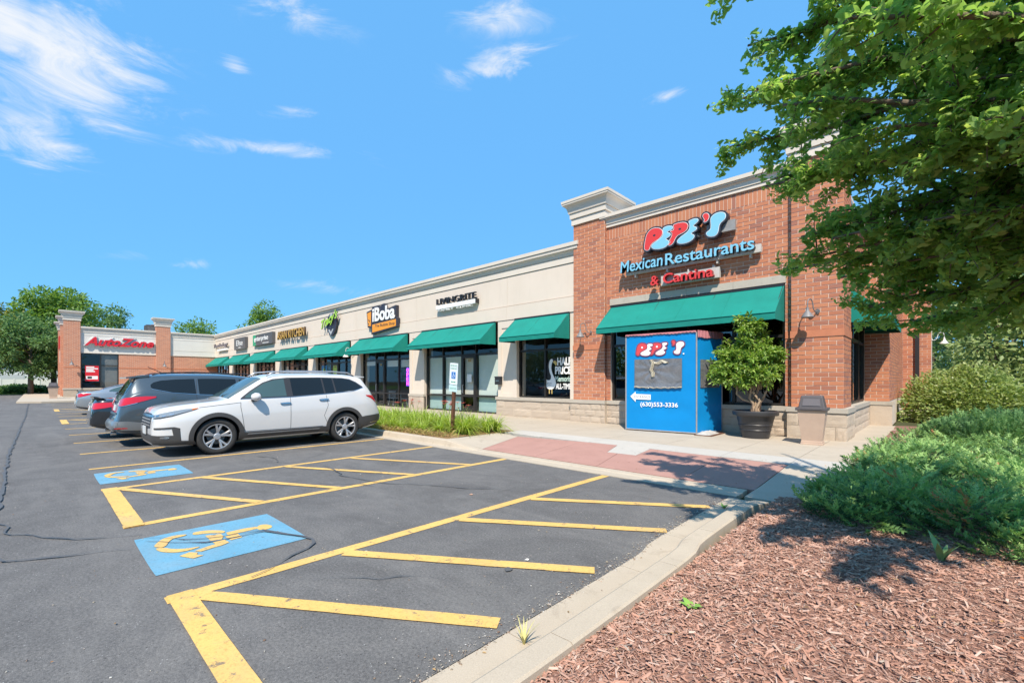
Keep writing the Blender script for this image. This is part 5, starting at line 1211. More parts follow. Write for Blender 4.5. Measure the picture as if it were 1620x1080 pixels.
def build_white(c, t):
    for sg in (1, -1):
        # glass along the side: three panes in a dark surround
        c.side(t, 'window_surround', M_BLACKP, [(1.50, 1.15, 1.165), (1.72, 1.155, 1.33), (2.0, 1.165, 1.515), (2.22, 1.17, 1.595), (2.55, 1.18, 1.63), (3.3, 1.215, 1.642), (3.9, 1.265, 1.63), (4.12, 1.29, 1.60), (4.28, 1.325, 1.52), (4.42, 1.37, 1.405)], sg, .004, 4, 6)
        c.side(t, 'side_window', M_CGLASS_T, [(1.60, 1.175, 1.205), (1.75, 1.178, 1.32), (2.02, 1.187, 1.495), (2.24, 1.193, 1.57), (2.46, 1.20, 1.602)], sg, .008, 4, 6)
        c.side(t, 'side_window', M_CGLASS, [(2.60, 1.205, 1.612), (3.0, 1.222, 1.622), (3.34, 1.24, 1.625)], sg, .008, 5, 6)
        c.side(t, 'side_window', M_CGLASS, [(3.38, 1.242, 1.625), (3.62, 1.262, 1.622)], sg, .008, 4, 6)
        c.side(t, 'side_window', M_CGLASS, [(3.66, 1.266, 1.620), (3.9, 1.285, 1.610), (4.10, 1.308, 1.58), (4.25, 1.335, 1.50), (4.36, 1.365, 1.405)], sg, .008, 4, 6)
        c.side(t, 'chrome_sill', M_CHROME, [(1.5, 1.143, 1.152), (2.6, 1.17, 1.181), (3.5, 1.232, 1.243), (4.1, 1.284, 1.294), (4.44, 1.372, 1.385)], sg, .007, 5, 1)
        for pts in ([(1.50, 1.13), (1.49, .98), (1.56, .5), (1.60, .43)], [(2.53, 1.60), (2.53, .43)], [(3.36, 1.62), (3.38, 1.22), (3.42, .95), (3.32, .70), (3.40, .52)], [(1.6, .445), (3.3, .445)], [(1.50, 1.08), (.74, 1.0)]): c.line(t, 'door_seam', M_SEAM, pts, sg, .009)
        c.side(t, 'sill_cladding', M_CLAD, [(1.46, .235, .43), (2.4, .235, .43), (3.46, .24, .435)], sg, .02, 6, 3, .03)
        c.side(t, 'sill_chrome', M_CHROME, [(1.62, .375, .40), (2.5, .375, .40), (3.2, .378, .40)], sg, .028, 4, 1)
        c.side(t, 'rear_bumper_cladding', M_CLAD, [(4.24, .31, .60), (4.45, .34, .63), (4.7, .39, .65), (4.9, .43, .665)], sg, .014, 3, 3, .03)
        for x0, z0 in ((2.30, 1.035), (3.20, 1.095)):
            c.side(t, 'door_handle', M_CHROME, [(x0, z0 - .008, z0 + .008), (x0 + .05, z0 - .02, z0 + .014), (x0 + .17, z0 - .014, z0 + .022), (x0 + .23, z0 + .0, z0 + .016)], sg, .03, 2, 2, .03)
        c.corner(t, 'headlight', M_LAMPCLR, [(-.22, .805, .86), (-.05, .82, .905), (.12, .855, .945), (.30, .92, .98), (.43, .97, .988)], sg, False, .008, 3, 4)
        c.corner(t, 'headlight_bezel', M_BLACKP, [(-.23, .787, .81), (-.05, .80, .824), (.12, .835, .858), (.30, .905, .922), (.44, .965, .973)], sg, False, .008, 3, 1)
        for a_ in (-.12, .0, .12): c.corner(t, 'headlight_lens', M_CHROME, [(a_ - .035, .835 + max(0, a_) * .25, .86 + max(0, a_) * .25), (a_ + .035, .845 + max(0, a_) * .25, .875 + max(0, a_) * .25)], sg, False, .012, 2, 2)
        c.side(t, 'amber_marker', M_AMBER, [(.62, .955, .985), (.72, .982, .995)], sg, .010, 2, 1)
        c.corner(t, 'bumper_corner_trim', M_CLAD, [(-.18, .585, .615), (.0, .59, .62), (.14, .595, .63), (.17, .33, .63), (.25, .30, .60)], sg, False, .012, 4, 4)
        c.corner(t, 'fog_lamp_housing', M_CLAD, [(-.34, .37, .47), (-.1, .37, .46), (.1, .36, .46), (.2, .33, .46)], sg, False, .012, 3, 3)
        c.corner(t, 'fog_lamp', M_CHROME, [(-.05, .40, .435), (.06, .395, .445), (.1, .41, .43)], sg, False, .02, 2, 2)
        c.corner(t, 'tail_light', M_LAMPRED, [(-.1, .94, 1.13), (.05, .985, 1.165), (.2, 1.10, 1.175), (.30, 1.155, 1.178)], sg, True, .012, 3, 4)
        c.corner(t, 'lower_valance', M_CLAD, [(-.45, .23, .37), (-.1, .22, .37), (.2, .21, .35), (.42, .205, .33)], sg, False, .015, 3, 3)
        c.corner(t, 'rear_valance_chrome', M_CHROME, [(-.12, .475, .49), (.1, .455, .472), (.22, .44, .455)], sg, True, .02, 3, 1)
        mirror_part(t, 1.66, 1.20, sg * .965, sg, WHITE)
        q = MB(); q.tube([(2.1, sg * .66, 1.66), (2.25, sg * .645, 1.755), (2.6, sg * .635, 1.79), (3.7, sg * .62, 1.79), (4.1, sg * .605, 1.765), (4.25, sg * .60, 1.70)], .016, 8); q.build('roof_rail', M_SILV, t, smooth=True)
    c.top(t, 'windscreen', M_CGLASS_T, [(1.30, -.76, .76), (1.5, -.715, .715), (1.75, -.655, .655), (2.0, -.60, .60)], .008, 6, 14)
    c.end(t, 'rear_window', M_CGLASS, [(-.62, 1.20, 1.56), (0, 1.19, 1.60), (.62, 1.20, 1.56)], True, .006, 5, 5)
    c.end(t, 'grille', M_BLACKP, [(-.52, .60, .86), (-.3, .585, .885), (0, .58, .89), (.3, .585, .885), (.52, .60, .86)], False, .006, 3, 4)
    for z in (.64, .70, .76): c.end(t, 'grille_bar', M_GREYM, [(-.48, z, z + .018), (0, z, z + .018), (.48, z, z + .018)], False, .012, 3, 1)
    c.end(t, 'grille_chrome', M_CHROME, [(-.62, .825, .865), (0, .815, .865), (.62, .825, .865)], False, .014, 4, 1)
    c.end(t, 'lower_grille', M_CLAD, [(-.6, .30, .47), (0, .28, .47), (.6, .30, .47)], False, .008, 4, 3)
    c.end(t, 'skid_plate', M_SILV, [(-.5, .24, .30), (0, .235, .29), (.5, .24, .30)], False, .02, 4, 2)
    q = MB(); q.box(-.035, -.02, -.16, .16, .46, .62); q.build('licence_plate', M_PLATE, t); q = MB(); q.box(-.02, .05, -.18, .18, .44, .60); q.build('plate_holder', M_BLACKP, t)
    q = MB(); vs = [(4.28, -.60, 1.70), (4.28, .60, 1.70), (4.60, .57, 1.665), (4.60, -.57, 1.665), (4.28, -.60, 1.64), (4.28, .60, 1.64), (4.60, .57, 1.645), (4.60, -.57, 1.645)]
    q.add(vs, [(0, 1, 2, 3), (7, 6, 5, 4), (3, 2, 6, 7), (0, 3, 7, 4), (1, 5, 6, 2)]); q.build('roof_spoiler', WHITE, t)
    c.arch_trim(t, M_CLAD, .085, .018, -28, 208)
    q = MB()
    for sg in (1, -1): q.tube([(1.30, sg * .15 - .1, 1.20), (1.42, sg * .35, 1.265)], .012, 5)
    q.build('wiper', M_BLACK, t)
    # inside: seats seen through the glass edge on the roof line stay dark
finish_car('white three-row suv parked nose-out next to the far blue disabled bay', 'parked_suv', SUV_W, (-12.0, 1.56, 0), -1, build_white)

# ---- blue-grey crossover, tail out
GREY = carpaint('blue_grey_metallic', (.062, .084, .102), .3, .25, .35)
SUV_G = dict(L=5.18, W=1.99, paint=GREY, wheels=(1.0, 4.02), arch=.42, r=.365, tw=.245, rim=.24, style=(6, (0,), (.03, .03)), mrim=M_SILV, mbarrel=plain('grey_wheel', (.1, .1, .1), .4), inset=.03, curves=dict(
    zb=[(0, .36), (.06, .26), (.5, .22), (4.3, .26), (4.8, .30), (5.05, .34), (5.18, .42)],
    zt=[(0, .62), (.03, .78), (.12, .93), (.4, 1.03), (1.1, 1.12), (1.25, 1.16), (1.7, 1.42), (2.1, 1.62), (2.5, 1.70), (3.2, 1.745), (4.0, 1.74), (4.5, 1.71), (4.72, 1.67), (4.82, 1.53), (4.93, 1.32), (5.0, 1.18), (5.06, 1.0), (5.09, .80), (5.12, .66), (5.17, .60), (5.18, .56)],
    zs=[(0, .58), (.1, .85), (.4, .96), (1.3, 1.10), (2.5, 1.15), (3.4, 1.19), (4.2, 1.25), (4.6, 1.28), (4.9, 1.18), (5.06, .90), (5.12, .60), (5.18, .52)],
    wm=[(0, .64), (.1, .80), (.3, .91), (.7, .975), (1.1, .995), (4.2, .995), (4.6, .97), (4.9, .925), (5.08, .87), (5.15, .82), (5.18, .76)],
    ws=[(0, .6), (.1, .74), (.4, .85), (1.3, .93), (2.5, .95), (4.0, .95), (4.6, .90), (4.9, .86), (5.18, .72)],
    wt=[(0, .5), (.3, .68), (1.0, .80), (1.6, .74), (2.1, .69), (3.6, .675), (4.4, .64), (4.7, .62), (4.9, .72), (5.18, .60)],
    drop=[(0, .04), (1.2, .05), (1.8, .08), (4.4, .09), (4.8, .06), (5.18, .03)]))
def build_grey(c, t):
    for sg in (1, -1):
        c.side(t, 'side_window', M_CGLASS, [(1.62, 1.13, 1.22), (1.9, 1.14, 1.42), (2.3, 1.155, 1.565), (2.62, 1.165, 1.595)], sg, .006, 4, 5)
        c.side(t, 'side_window', M_CGLASS, [(2.70, 1.17, 1.60), (3.2, 1.195, 1.61), (3.55, 1.215, 1.605)], sg, .006, 4, 5)
        c.side(t, 'side_window', M_CGLASS, [(3.62, 1.22, 1.603), (4.0, 1.26, 1.59), (4.3, 1.30, 1.56), (4.44, 1.345, 1.515), (4.50, 1.40, 1.46)], sg, .006, 4, 5)
        c.side(t, 'chrome_sill', M_CHROME, [(1.6, 1.118, 1.128), (2.6, 1.15, 1.162), (3.5, 1.20, 1.212), (4.1, 1.258, 1.268), (4.48, 1.352, 1.364)], sg, .008, 5, 1)
        for pts in ([(1.45, 1.10), (1.5, .5)], [(2.66, 1.58), (2.66, .43)], [(3.58, 1.58), (3.62, 1.2), (3.55, .6)]): c.line(t, 'door_seam', M_SEAM, pts, sg, .009)
        for x0, z0 in ((2.38, 1.02), (3.3, 1.07)): c.side(t, 'door_handle', M_CHROME, [(x0, z0 - .015, z0 + .015), (x0 + .2, z0 - .015, z0 + .015)], sg, .03, 3, 2, .03)
        c.corner(t, 'tail_light', M_LAMPRED, [(-.26, .985, 1.10), (-.14, .965, 1.13), (.0, .975, 1.155), (.2, 1.03, 1.18), (.36, 1.09, 1.19), (.50, 1.155, 1.185)], sg, True, .014, 3, 4)
        c.corner(t, 'reverse_lamp', M_PLATE, [(-.24, 1.0, 1.09), (-.19, .99, 1.11)], sg, True, .02, 2, 2)
        c.corner(t, 'light_surround', M_CHROME, [(-.27, .96, .985), (-.1, .948, .962), (.05, .965, .978), (.25, 1.03, 1.045)], sg, True, .012, 3, 1)
        c.corner(t, 'bumper_reflector', M_LAMPRED, [(-.12, .45, .475), (.1, .45, .475)], sg, True, .016, 3, 1)
        c.side(t, 'sill_cladding', M_CLAD, [(1.42, .245, .36), (3.6, .25, .365)], sg, .012, 8, 2, .03)
        mirror_part(t, 1.72, 1.18, sg * .965, sg, GREY)
        q = MB(); q.tube([(2.2, sg * .66, 1.64), (2.4, sg * .65, 1.73), (3.6, sg * .635, 1.775), (4.3, sg * .61, 1.745), (4.45, sg * .6, 1.69)], .014, 8); q.build('roof_rail', M_BLACKP, t)
        q = MB(); q.lathe([(.04, 0), (.045, .1), (.035, .1)], 12, c=(0, 0, 0)); e = q.build('exhaust_tip', M_CHROME, t); e.location = (5.1, sg * .55, .34); e.rotation_euler = (0, math.radians(90), 0)
    c.end(t, 'rear_window', M_CGLASS, [(-.66, 1.27, 1.50), (-.4, 1.235, 1.60), (0, 1.22, 1.615), (.4, 1.235, 1.60), (.66, 1.27, 1.50)], True, .006, 4, 5)
    c.end(t, 'tailgate_chrome', M_CHROME, [(-.5, .765, .80), (0, .76, .81), (.5, .765, .80)], True, .02, 4, 2)
    c.end(t, 'licence_plate', M_PLATE, [(-.16, .845, .98), (.16, .845, .98)], True, .012, 3, 3)
    c.end(t, 'bumper', M_SILVBUMP, [(-.86, .44, .60), (-.5, .42, .625), (0, .42, .63), (.5, .42, .625), (.86, .44, .60)], True, .02, 4, 3, .04)
    for sg in (1, -1): c.corner(t, 'bumper_end', M_SILVBUMP, [(-.2, .42, .62), (.1, .41, .62), (.35, .40, .57), (.5, .40, .50)], sg, True, .018, 3, 3, skirt=.04)
    c.end(t, 'lower_valance', M_CLAD, [(-.8, .29, .42), (0, .28, .41), (.8, .29, .42)], True, .016, 5, 2)
    c.top(t, 'windscreen', M_CGLASS, [(1.32, -.78, .78), (1.7, -.71, .71), (2.1, -.65, .65)], .006, 4, 10)
    q = MB(); vs = [(4.5, -.62, 1.705), (4.5, .62, 1.705), (4.93, .60, 1.64), (4.93, -.60, 1.64), (4.5, -.62, 1.65), (4.5, .62, 1.65), (4.93, .60, 1.605), (4.93, -.60, 1.605)]
    q.add(vs, [(0, 1, 2, 3), (7, 6, 5, 4), (3, 2, 6, 7), (0, 3, 7, 4), (1, 5, 6, 2)]); q.build('roof_spoiler', GREY, t)
    q = MB(); q.tube([(4.15, 0, 1.75), (4.45, .0, 1.90)], .008, 6); q.box(4.08, 4.2, -.03, .03, 1.735, 1.765); q.build('aerial', M_BLACK, t)
    q = MB(); q.tube([(5.02, 0, 1.27), (5.06, .05, 1.24), (4.98, .42, 1.27)], .012, 5); q.build('rear_wiper', M_BLACK, t)
    c.arch_trim(t, GREY, .03, .008, -10, 190, 'wheel_arch_lip')
M_SILVBUMP = plain('silver_grey_bumper', (.21, .225, .235), .38, .4, .5, .4)
finish_car('blue-grey crossover parked nose-in between the white suv and a black sedan', 'parked_crossover', SUV_G, (-14.42, 1.18 + 5.18, 0), 1, build_grey)

# ---- sedans, tail out
def sedan_spec(paint, L=4.82, W=1.83, H=1.46):
    return dict(L=L, W=W, paint=paint, wheels=(.95, L - 1.07), arch=.385, r=.33, tw=.215, rim=.22, style=(5, (-.15, .15), (.02, .02)), mrim=M_SILV, mbarrel=MATS['grey_wheel'], inset=.03, curves=dict(
        zb=[(0, .30), (.1, .2), (.5, .18), (L - .7, .2), (L - .2, .28), (L, .36)],
        zt=[(0, .55), (.04, .68), (.2, .80), (.7, .92), (1.25, 1.0), (1.4, 1.06), (1.8, 1.27), (2.15, H - .03), (2.6, H), (3.1, H - .02), (3.5, H - .11), (3.9, 1.235), (4.15, 1.115), (L - .45, 1.08), (L - .15, 1.085), (L - .10, 1.05), (L - .06, .93), (L - .02, .72), (L, .58)],
        zs=[(0, .5), (.1, .66), (.5, .8), (1.3, .91), (2.4, .95), (3.4, 1.0), (4.1, 1.03), (L - .2, 1.02), (L - .08, .9), (L, .54)],
        wm=[(0, .58), (.1, .72), (.3, .82), (.7, .89), (1.1, .915), (L - 1., .915), (L - .5, .885), (L - .2, .82), (L - .06, .74), (L, .64)],
        ws=[(0, .52), (.1, .66), (.4, .76), (1.3, .855), (2.4, .875), (3.8, .865), (L - .4, .80), (L - .1, .70), (L, .6)],
        wt=[(0, .45), (.4, .62), (1.2, .72), (1.7, .66), (2.2, .585), (3.1, .57), (3.6, .58), (4.1, .64), (L - .3, .66), (L, .52)],
        drop=[(0, .03), (1.2, .04), (1.8, .07), (3.2, .075), (4.1, .045), (L, .025)]))
def build_sedan(tl, plate_col, paint, duck=0.):
    def b(c, t):
        L = c.sp['L']
        for sg in (1, -1):
            c.side(t, 'side_window', M_CGLASS, [(1.62, .965, 1.02), (1.9, .975, 1.20), (2.2, .985, 1.325), (2.55, .99, 1.365)], sg, .006, 4, 5)
            c.side(t, 'side_window', M_CGLASS if not duck else M_CGLASS_T, [(2.62, .995, 1.368), (3.0, 1.015, 1.355), (3.35, 1.03, 1.30), (3.6, 1.05, 1.21), (3.78, 1.075, 1.12)], sg, .006, 4, 5)
            c.side(t, 'chrome_sill', M_CHROME, [(1.6, .955, .963), (2.6, .982, .992), (3.4, 1.022, 1.031), (3.8, 1.062, 1.074)], sg, .007, 5, 1)
            for pts in ([(1.40, .9), (1.45, .4)], [(2.58, 1.34), (2.58, .35)], [(3.5, 1.03), (3.5, .8), (3.4, .6)]): c.line(t, 'door_seam', M_SEAM, pts, sg, .009)
            for x0, z0 in ((2.3, .9), (3.15, .93)): c.side(t, 'door_handle', paint, [(x0, z0 - .014, z0 + .014), (x0 + .18, z0 - .014, z0 + .014)], sg, .03, 3, 2, .03)
            c.corner(t, 'tail_light', M_LAMPRED, tl, sg, True, .012, 3, 4)
            c.corner(t, 'reverse_lamp', M_PLATE, [(tl[0][0] - .03, tl[0][1] + .03, tl[0][2] - .01), (tl[0][0] + .05, tl[0][1] + .02, tl[0][2])], sg, True, .018, 2, 2)
            c.corner(t, 'lower_bumper', M_CLAD, [(-.3, .30, .40), (0, .28, .37), (.3, .24, .30)], sg, True, .012, 3, 2)
            c.corner(t, 'headlight', M_LAMPCLR, [(-.15, .62, .70), (.1, .66, .76), (.35, .76, .82)], sg, False, .008, 3, 3)
            mirror_part(t, 1.66, .985, sg * .885, sg, paint)
        c.top(t, 'rear_window', M_CGLASS, [(3.22, -.52, .52), (3.6, -.56, .56), (3.98, -.61, .61)], .006, 5, 8)
        c.top(t, 'windscreen', M_CGLASS, [(1.45, -.68, .68), (1.75, -.62, .62), (2.1, -.56, .56)], .006, 4, 8)
        c.end(t, 'licence_plate', M_PLATE, [(-.16, .74, .87), (.16, .74, .87)] if not duck else [(-.16, .5, .62), (.16, .5, .62)], True, .015, 3, 2)
        c.end(t, 'boot_chrome', M_CHROME, [(-.4, .90, .925), (.4, .90, .925)], True, .015, 5, 1)
        q = MB(); q.add([(L - .32, -.62, 1.085), (L - .32, .62, 1.085), (L - .08, .58, 1.12 + duck), (L - .08, -.58, 1.12 + duck), (L - .08, .58, 1.07), (L - .08, -.58, 1.07)], [(0, 1, 2, 3), (3, 2, 4, 5), (0, 3, 5), (1, 4, 2)]); q.build('boot_lip', paint, t, smooth=False)
        q = MB(); q.add([(2.95, -.02, H_ - .02), (2.95, .02, H_ - .02), (3.13, .012, H_ + .045), (3.13, -.012, H_ + .045), (3.16, .02, H_ - .04), (3.16, -.02, H_ - .04)], [(0, 1, 2, 3), (3, 2, 4, 5), (1, 4, 2), (0, 3, 5)]); q.build('roof_fin', paint, t)
        c.arch_trim(t, paint, .03, .006, -10, 190, 'wheel_arch_lip')
    return b
H_ = 1.46
BLACKP = carpaint('black_metallic', (.018, .022, .028), .2, .2, .2); SILVERP = carpaint('silver_blue_metallic', (.33, .36, .385), .32, .15, .5)
finish_car('black sedan with wraparound red tail lights parked nose-in beside the blue-grey crossover', 'parked_sedan', sedan_spec(BLACKP), (-16.82, .95 + 4.82, 0), 1, build_sedan([(-.28, .82, .95), (-.1, .80, .965), (.1, .83, .975), (.3, .88, .985), (.44, .95, .985)], None, BLACKP))
finish_car('silver sedan parked farthest along the stalls, near the brick store', 'parked_sedan', sedan_spec(SILVERP, 4.9, 1.85), (-28.9, 1.2 + 4.9, 0), 1, build_sedan([(-.26, .84, .96), (-.05, .82, .985), (.15, .88, .99), (.26, .94, .98)], None, SILVERP, .02))

# two cars of the next row, mirrored in the shop glass
for src_, lab, loc in (('parked_sedan.001', 'silver sedan across the aisle, seen only as a reflection in the swan window', (-27.2, -9.6, 0)), ('parked_crossover', 'blue-grey crossover across the aisle, seen only as a reflection in the shop glass', (-31.0, -9.9, 0))):
    o = copy_tree(bpy.data.objects[src_]); o.location = loc; o.rotation_euler = (0, 0, math.radians(90)); o['label'] = lab
# ================================================================== PLANTS
def leafmat(name, stops, trans=.42, rough=.5, attr=None): return island_var(name, stops, rough, .0, 60., .002, .4, trans, 0., attr=attr)
M_GINKGO = leafmat('ginkgo_leaf', [(0, (.20, .36, .10)), (.4, (.25, .42, .12)), (.75, (.165, .30, .09)), (.93, (.34, .47, .13)), (1, (.42, .53, .17))], .62)
M_BARK = noisy('bark', (.20, .16, .12), (.11, .085, .065), 12., .9, .2, .8, 40., .02, world=False)
def leaf_fan():
    """fan-shaped ginkgo leaf on a short stalk"""
    v = [(0, 0, 0), (.30, -.06, .0), (.30, .06, .0)]; n = 4
    for k in range(n + 1):
        a = math.radians(-58 + 116 * k / n); r = .98 if k != n / 2 else .80
        v.append((.28 + r * .72 * math.cos(a), r * .85 * math.sin(a), .10 * math.cos(3 * a) - .10))
    f = [(0, 1, 2)] + [(1 if k < n / 2 else 2, 3 + k, 4 + k) for k in range(n)] + [(1, 3 + n // 2, 2)]
    return np.array(v), np.array(f)
def leaf_oval(fold=.12):
    v = [(0, 0, 0), (.3, -.24, fold), (.7, -.2, fold * .6), (1, 0, -.12), (.7, .2, fold * .6), (.3, .24, fold), (.45, 0, 0)]
    return np.array(v), np.array([(0, 1, 6), (1, 2, 6), (2, 3, 6), (3, 4, 6), (4, 5, 6), (5, 0, 6)])
def limb_path(a, b, sag, r, n=7, wob=.12):
    a, b = Vector(a), Vector(b); L = (b - a).length; o = []
    for i in range(n + 1):
        t = i / n; p = a.lerp(b, t); p.z += sag * math.sin(math.pi * t) * L
        p += Vector((r.uniform(-1, 1), r.uniform(-1, 1), r.uniform(-1, 1))) * wob * L * .12 * math.sin(math.pi * t); o.append(p)
    return o
# ---- the ginkgo at the right: limbs first, then leaves in tufts along every twig
r = random.Random(11)
gk = thing('ginkgo_tree', 'large ginkgo hanging fan-leaved branches over the corner pier from the right', 'tree', (0, 0, 0))
TB = Vector((1.75, 4.55, .05)); trunk = [TB, TB + Vector((-.03, .02, 1.2)), TB + Vector((.02, .05, 2.4)), TB + Vector((-.02, .0, 4.2)), TB + Vector((.03, -.05, 6.2)), TB + Vector((0, 0, 8.6))]
mb = MB(); mb.tube(trunk, [.17, .145, .13, .10, .065, .02], 12); mb.build('trunk', M_BARK, gk, smooth=True)
ENDS = []                     # (height on trunk, end point)
def th(z):
    for a, b in zip(trunk[:-1], trunk[1:]):
        if a.z <= z <= b.z: return a.lerp(b, (z - a.z) / (b.z - a.z))
    return trunk[-1]
GOAL = [(3.3, (-1.72, 5.1, 4.55)), (3.0, (-1.66, 4.95, 3.98)), (2.7, (-1.25, 4.9, 3.45)), (2.3, (-1.15, 5.6, 2.75)), (2.1, (-.6, 6.0, 2.3)), (2.0, (-.2, 6.2, 2.15)), (3.6, (-1.55, 4.3, 5.35)), (2.5, (-.7, 5.0, 2.85)), (2.6, (-.4, 4.2, 3.4)),
        (1.9, (.55, 6.1, 2.35)), (2.3, (.2, 3.6, 3.0)), (2.9, (-.35, 3.0, 3.5)), (3.4, (-.9, 3.5, 4.5)), (3.0, (.4, 2.5, 3.7)), (4.0, (-.9, 2.8, 5.5)), (4.4, (-1.3, 4.6, 6.3)), 
        (3.6, (-.9, 5.9, 4.6)), (3.2, (-.2, 6.6, 3.9)), (2.8, (.3, 6.9, 3.1)), (2.4, (3.2, 3.6, 3.2)), (4.2, (2.9, 6.2, 6.1)),
        (2.2, (1.2, 6.6, 2.8)), (2.4, (-.1, 4.6, 2.75)), (3.0, (.2, 4.4, 3.6)), (4.0, (.2, 4.0, 4.9)), (2.0, (.3, 5.4, 2.35)), (2.6, (-.9, 4.1, 3.75)), (3.2, (-1.2, 4.5, 4.2)), (2.3, (-.3, 5.3, 2.6)), (2.7, (-.75, 5.5, 3.2)), (3.0, (-.5, 4.9, 3.9)),
        (3.6, (-1.3, 4.6, 4.7)), (3.6, (-.95, 4.6, 4.65)), (3.8, (-.6, 4.9, 4.8)), (3.5, (-.8, 4.8, 4.3)), (4.0, (-.3, 4.7, 5.0)), (3.8, (-.85, 4.4, 4.95)), (2.8, (-.45, 5.3, 3.45)), (3.0, (-.1, 5.0, 3.6)), (2.6, (-.25, 4.5, 3.2)), (3.0, (.1, 5.6, 3.6)), (2.8, (-.6, 4.6, 3.4)), (2.2, (-.35, 5.9, 2.5)), (2.4, (-.9, 5.2, 2.75)), (3.4, (-.9, 4.9, 4.3)), (2.6, (.9, 2.1, 3.2)), (3.2, (1.5, 1.5, 4.4)), (3.0, (.4, 2.4, 3.5)), (3.6, (1.2, 1.9, 5.0)), (3.4, (-.2, 2.6, 4.3)), (2.6, (-1.0, 5.3, 3.0)), (2.9, (-1.3, 5.4, 3.7)), (2.0, (-.1, 5.7, 2.6)), (2.3, (-.75, 5.9, 2.65)), (3.6, (-.4, 4.3, 4.6)), (3.2, (.0, 3.7, 4.0)), (2.7, (.1, 5.2, 3.2)), (3.5, (-.2, 5.4, 4.3)), (2.2, (.6, 5.6, 2.8)), ]
tips = []; lm = MB(); twig_pts = []
for hz, e in GOAL:
    a = th(hz); p = limb_path(a, e, .05, r); L = (Vector(e) - a).length
    lm.tube(p, [.030 * (1 - t / len(p)) * min(1.3, L / 2.2) + .005 for t in range(len(p))], 6)
    cum = 0
    for i in range(len(p) - 1):
        seg = p[i + 1] - p[i]; n = int(seg.length / .05)
        for k in range(n):
            t = (i + k / n) / (len(p) - 1)
            if t > .22: twig_pts.append((p[i].lerp(p[i + 1], k / n), seg.normalized(), t))
    for k in range(int(6 + L * 5)):                           # side twigs
        t = r.uniform(.25, 1.); i = min(int(t * (len(p) - 1)), len(p) - 2); base = p[i].lerp(p[i + 1], t * (len(p) - 1) - i); d = (p[i + 1] - p[i]).normalized()
        s_ = Vector((r.uniform(-1, 1), r.uniform(-1, 1), r.uniform(-1.1, .55))); s_ = (s_ + d * .55).normalized(); ln = r.uniform(.25, .62) * (1.15 - .5 * t)
        q = limb_path(base, base + s_ * ln, .03, r, 3); lm.tube(q, [.008, .006, .004, .003], 4, cap=False)
        for m_ in range(int(ln / .035)):
            f_ = m_ / (ln / .035); twig_pts.append((base + s_ * ln * f_, s_, 1.))
lm.build('limbs', M_BARK, gk, smooth=True)
P0, D0, S0 = [], [], []
for (p, d, t) in twig_pts:
    for k in range(7 if t >= 1 else 5):
        s_ = Vector((r.gauss(0, 1), r.gauss(0, 1), r.gauss(-.15, .8))).normalized(); P0.append(p + s_ * r.uniform(.005, .055)); D0.append((s_ + d * .3 + Vector((0, 0, -.25))).normalized()); S0.append(r.uniform(.036, .068))
P0, D0, S0 = np.array(P0), np.array(D0), np.array(S0)
fv, ff = leaf_fan(); roll = RNG.normal(0, .7, len(P0))
# the leaves nearest the lens are single objects, the rest one mass
av = math.radians(46.55); dv = np.array([-math.cos(av), math.sin(av), 0]); rv = np.array([math.sin(av), math.cos(av), 0])
rel = P0 - np.array([0, 0, 1.545]); dep = rel @ dv; uu = (rel @ rv) / np.maximum(dep, .1); vv = rel[:, 2] / np.maximum(dep, .1)
infr = (dep > .8) & (np.abs(uu) < 1.13) & (vv < .84) & (vv > -.3); size = np.where(infr, S0 / np.maximum(dep, .1), 0); order = np.argsort(-size); single = np.zeros(len(P0), bool); single[order[:300]] = True
lmeshes = []
for k in range(4):
    w = fv * [1, RNG.uniform(.85, 1.15), 1]; w[:, 2] *= RNG.uniform(.4, 1.6); lmeshes.append(tri_mesh('leaf', w, ff, M_GINKGO))
X_, Y_, Z_ = rot_basis(D0, roll)
for i in np.where(single)[0]:
    o = link('leaf', lmeshes[i % 4], gk); o.matrix_local = Matrix(((X_[i, 0], Y_[i, 0], Z_[i, 0], P0[i, 0]), (X_[i, 1], Y_[i, 1], Z_[i, 1], P0[i, 1]), (X_[i, 2], Y_[i, 2], Z_[i, 2], P0[i, 2]), (0, 0, 0, 1))) @ Matrix.Scale(S0[i], 4)
k = ~single; v, f = scatter(fv, ff, P0[k], D0[k], roll[k], S0[k])
o = link('crown', tri_mesh('crown', v, f, M_GINKGO), gk); o['kind'] = 'stuff'
print('ginkgo leaves', len(P0))

# ---- low junipers over the bed
def spray():
    """one feathery frond: a spine with pointed branchlets set alternately and a tip"""
    v, f = [], []
    def dia(x, y, z, dx, dy, dz, w):
        b = len(v); n_ = math.hypot(dx, dy) or 1; px, py = -dy / n_ * w, dx / n_ * w
        v.extend([(x, y, z), (x + dx * .5 + px, y + dy * .5 + py, z + dz * .5 + .02), (x + dx, y + dy, z + dz), (x + dx * .5 - px, y + dy * .5 - py, z + dz * .5 - .01)]); f.extend([(b, b + 1, b + 2), (b, b + 2, b + 3)])
    for k in range(9):
        x = .08 + .09 * k; sg = 1 if k % 2 else -1; L = .34 * (1 - .55 * x) * (.85 + .3 * math.sin(k * 2.7)); dia(x, 0, .26 * x * x, L * .72, sg * L * .75, .07 + .05 * math.sin(k * 1.9), .05)
    for k in range(3): x = .2 + .25 * k; dia(x, 0, .26 * x * x, .17, .03 * (k - 1), .15, .045)
    dia(.0, 0, 0, .5, 0, .06, .02); dia(.45, 0, .05, .6, 0, .22, .045)
    return np.array(v), np.array(f)
sv, sf = spray()
M_JUN = leafmat('juniper_needles', [(0, (.045, .10, .04)), (.3, (.125, .25, .085)), (.55, (.22, .385, .125)), (.85, (.34, .52, .17)), (.97, (.46, .61, .24)), (1, (.47, .24, .10))], .35, .6, 'shade')
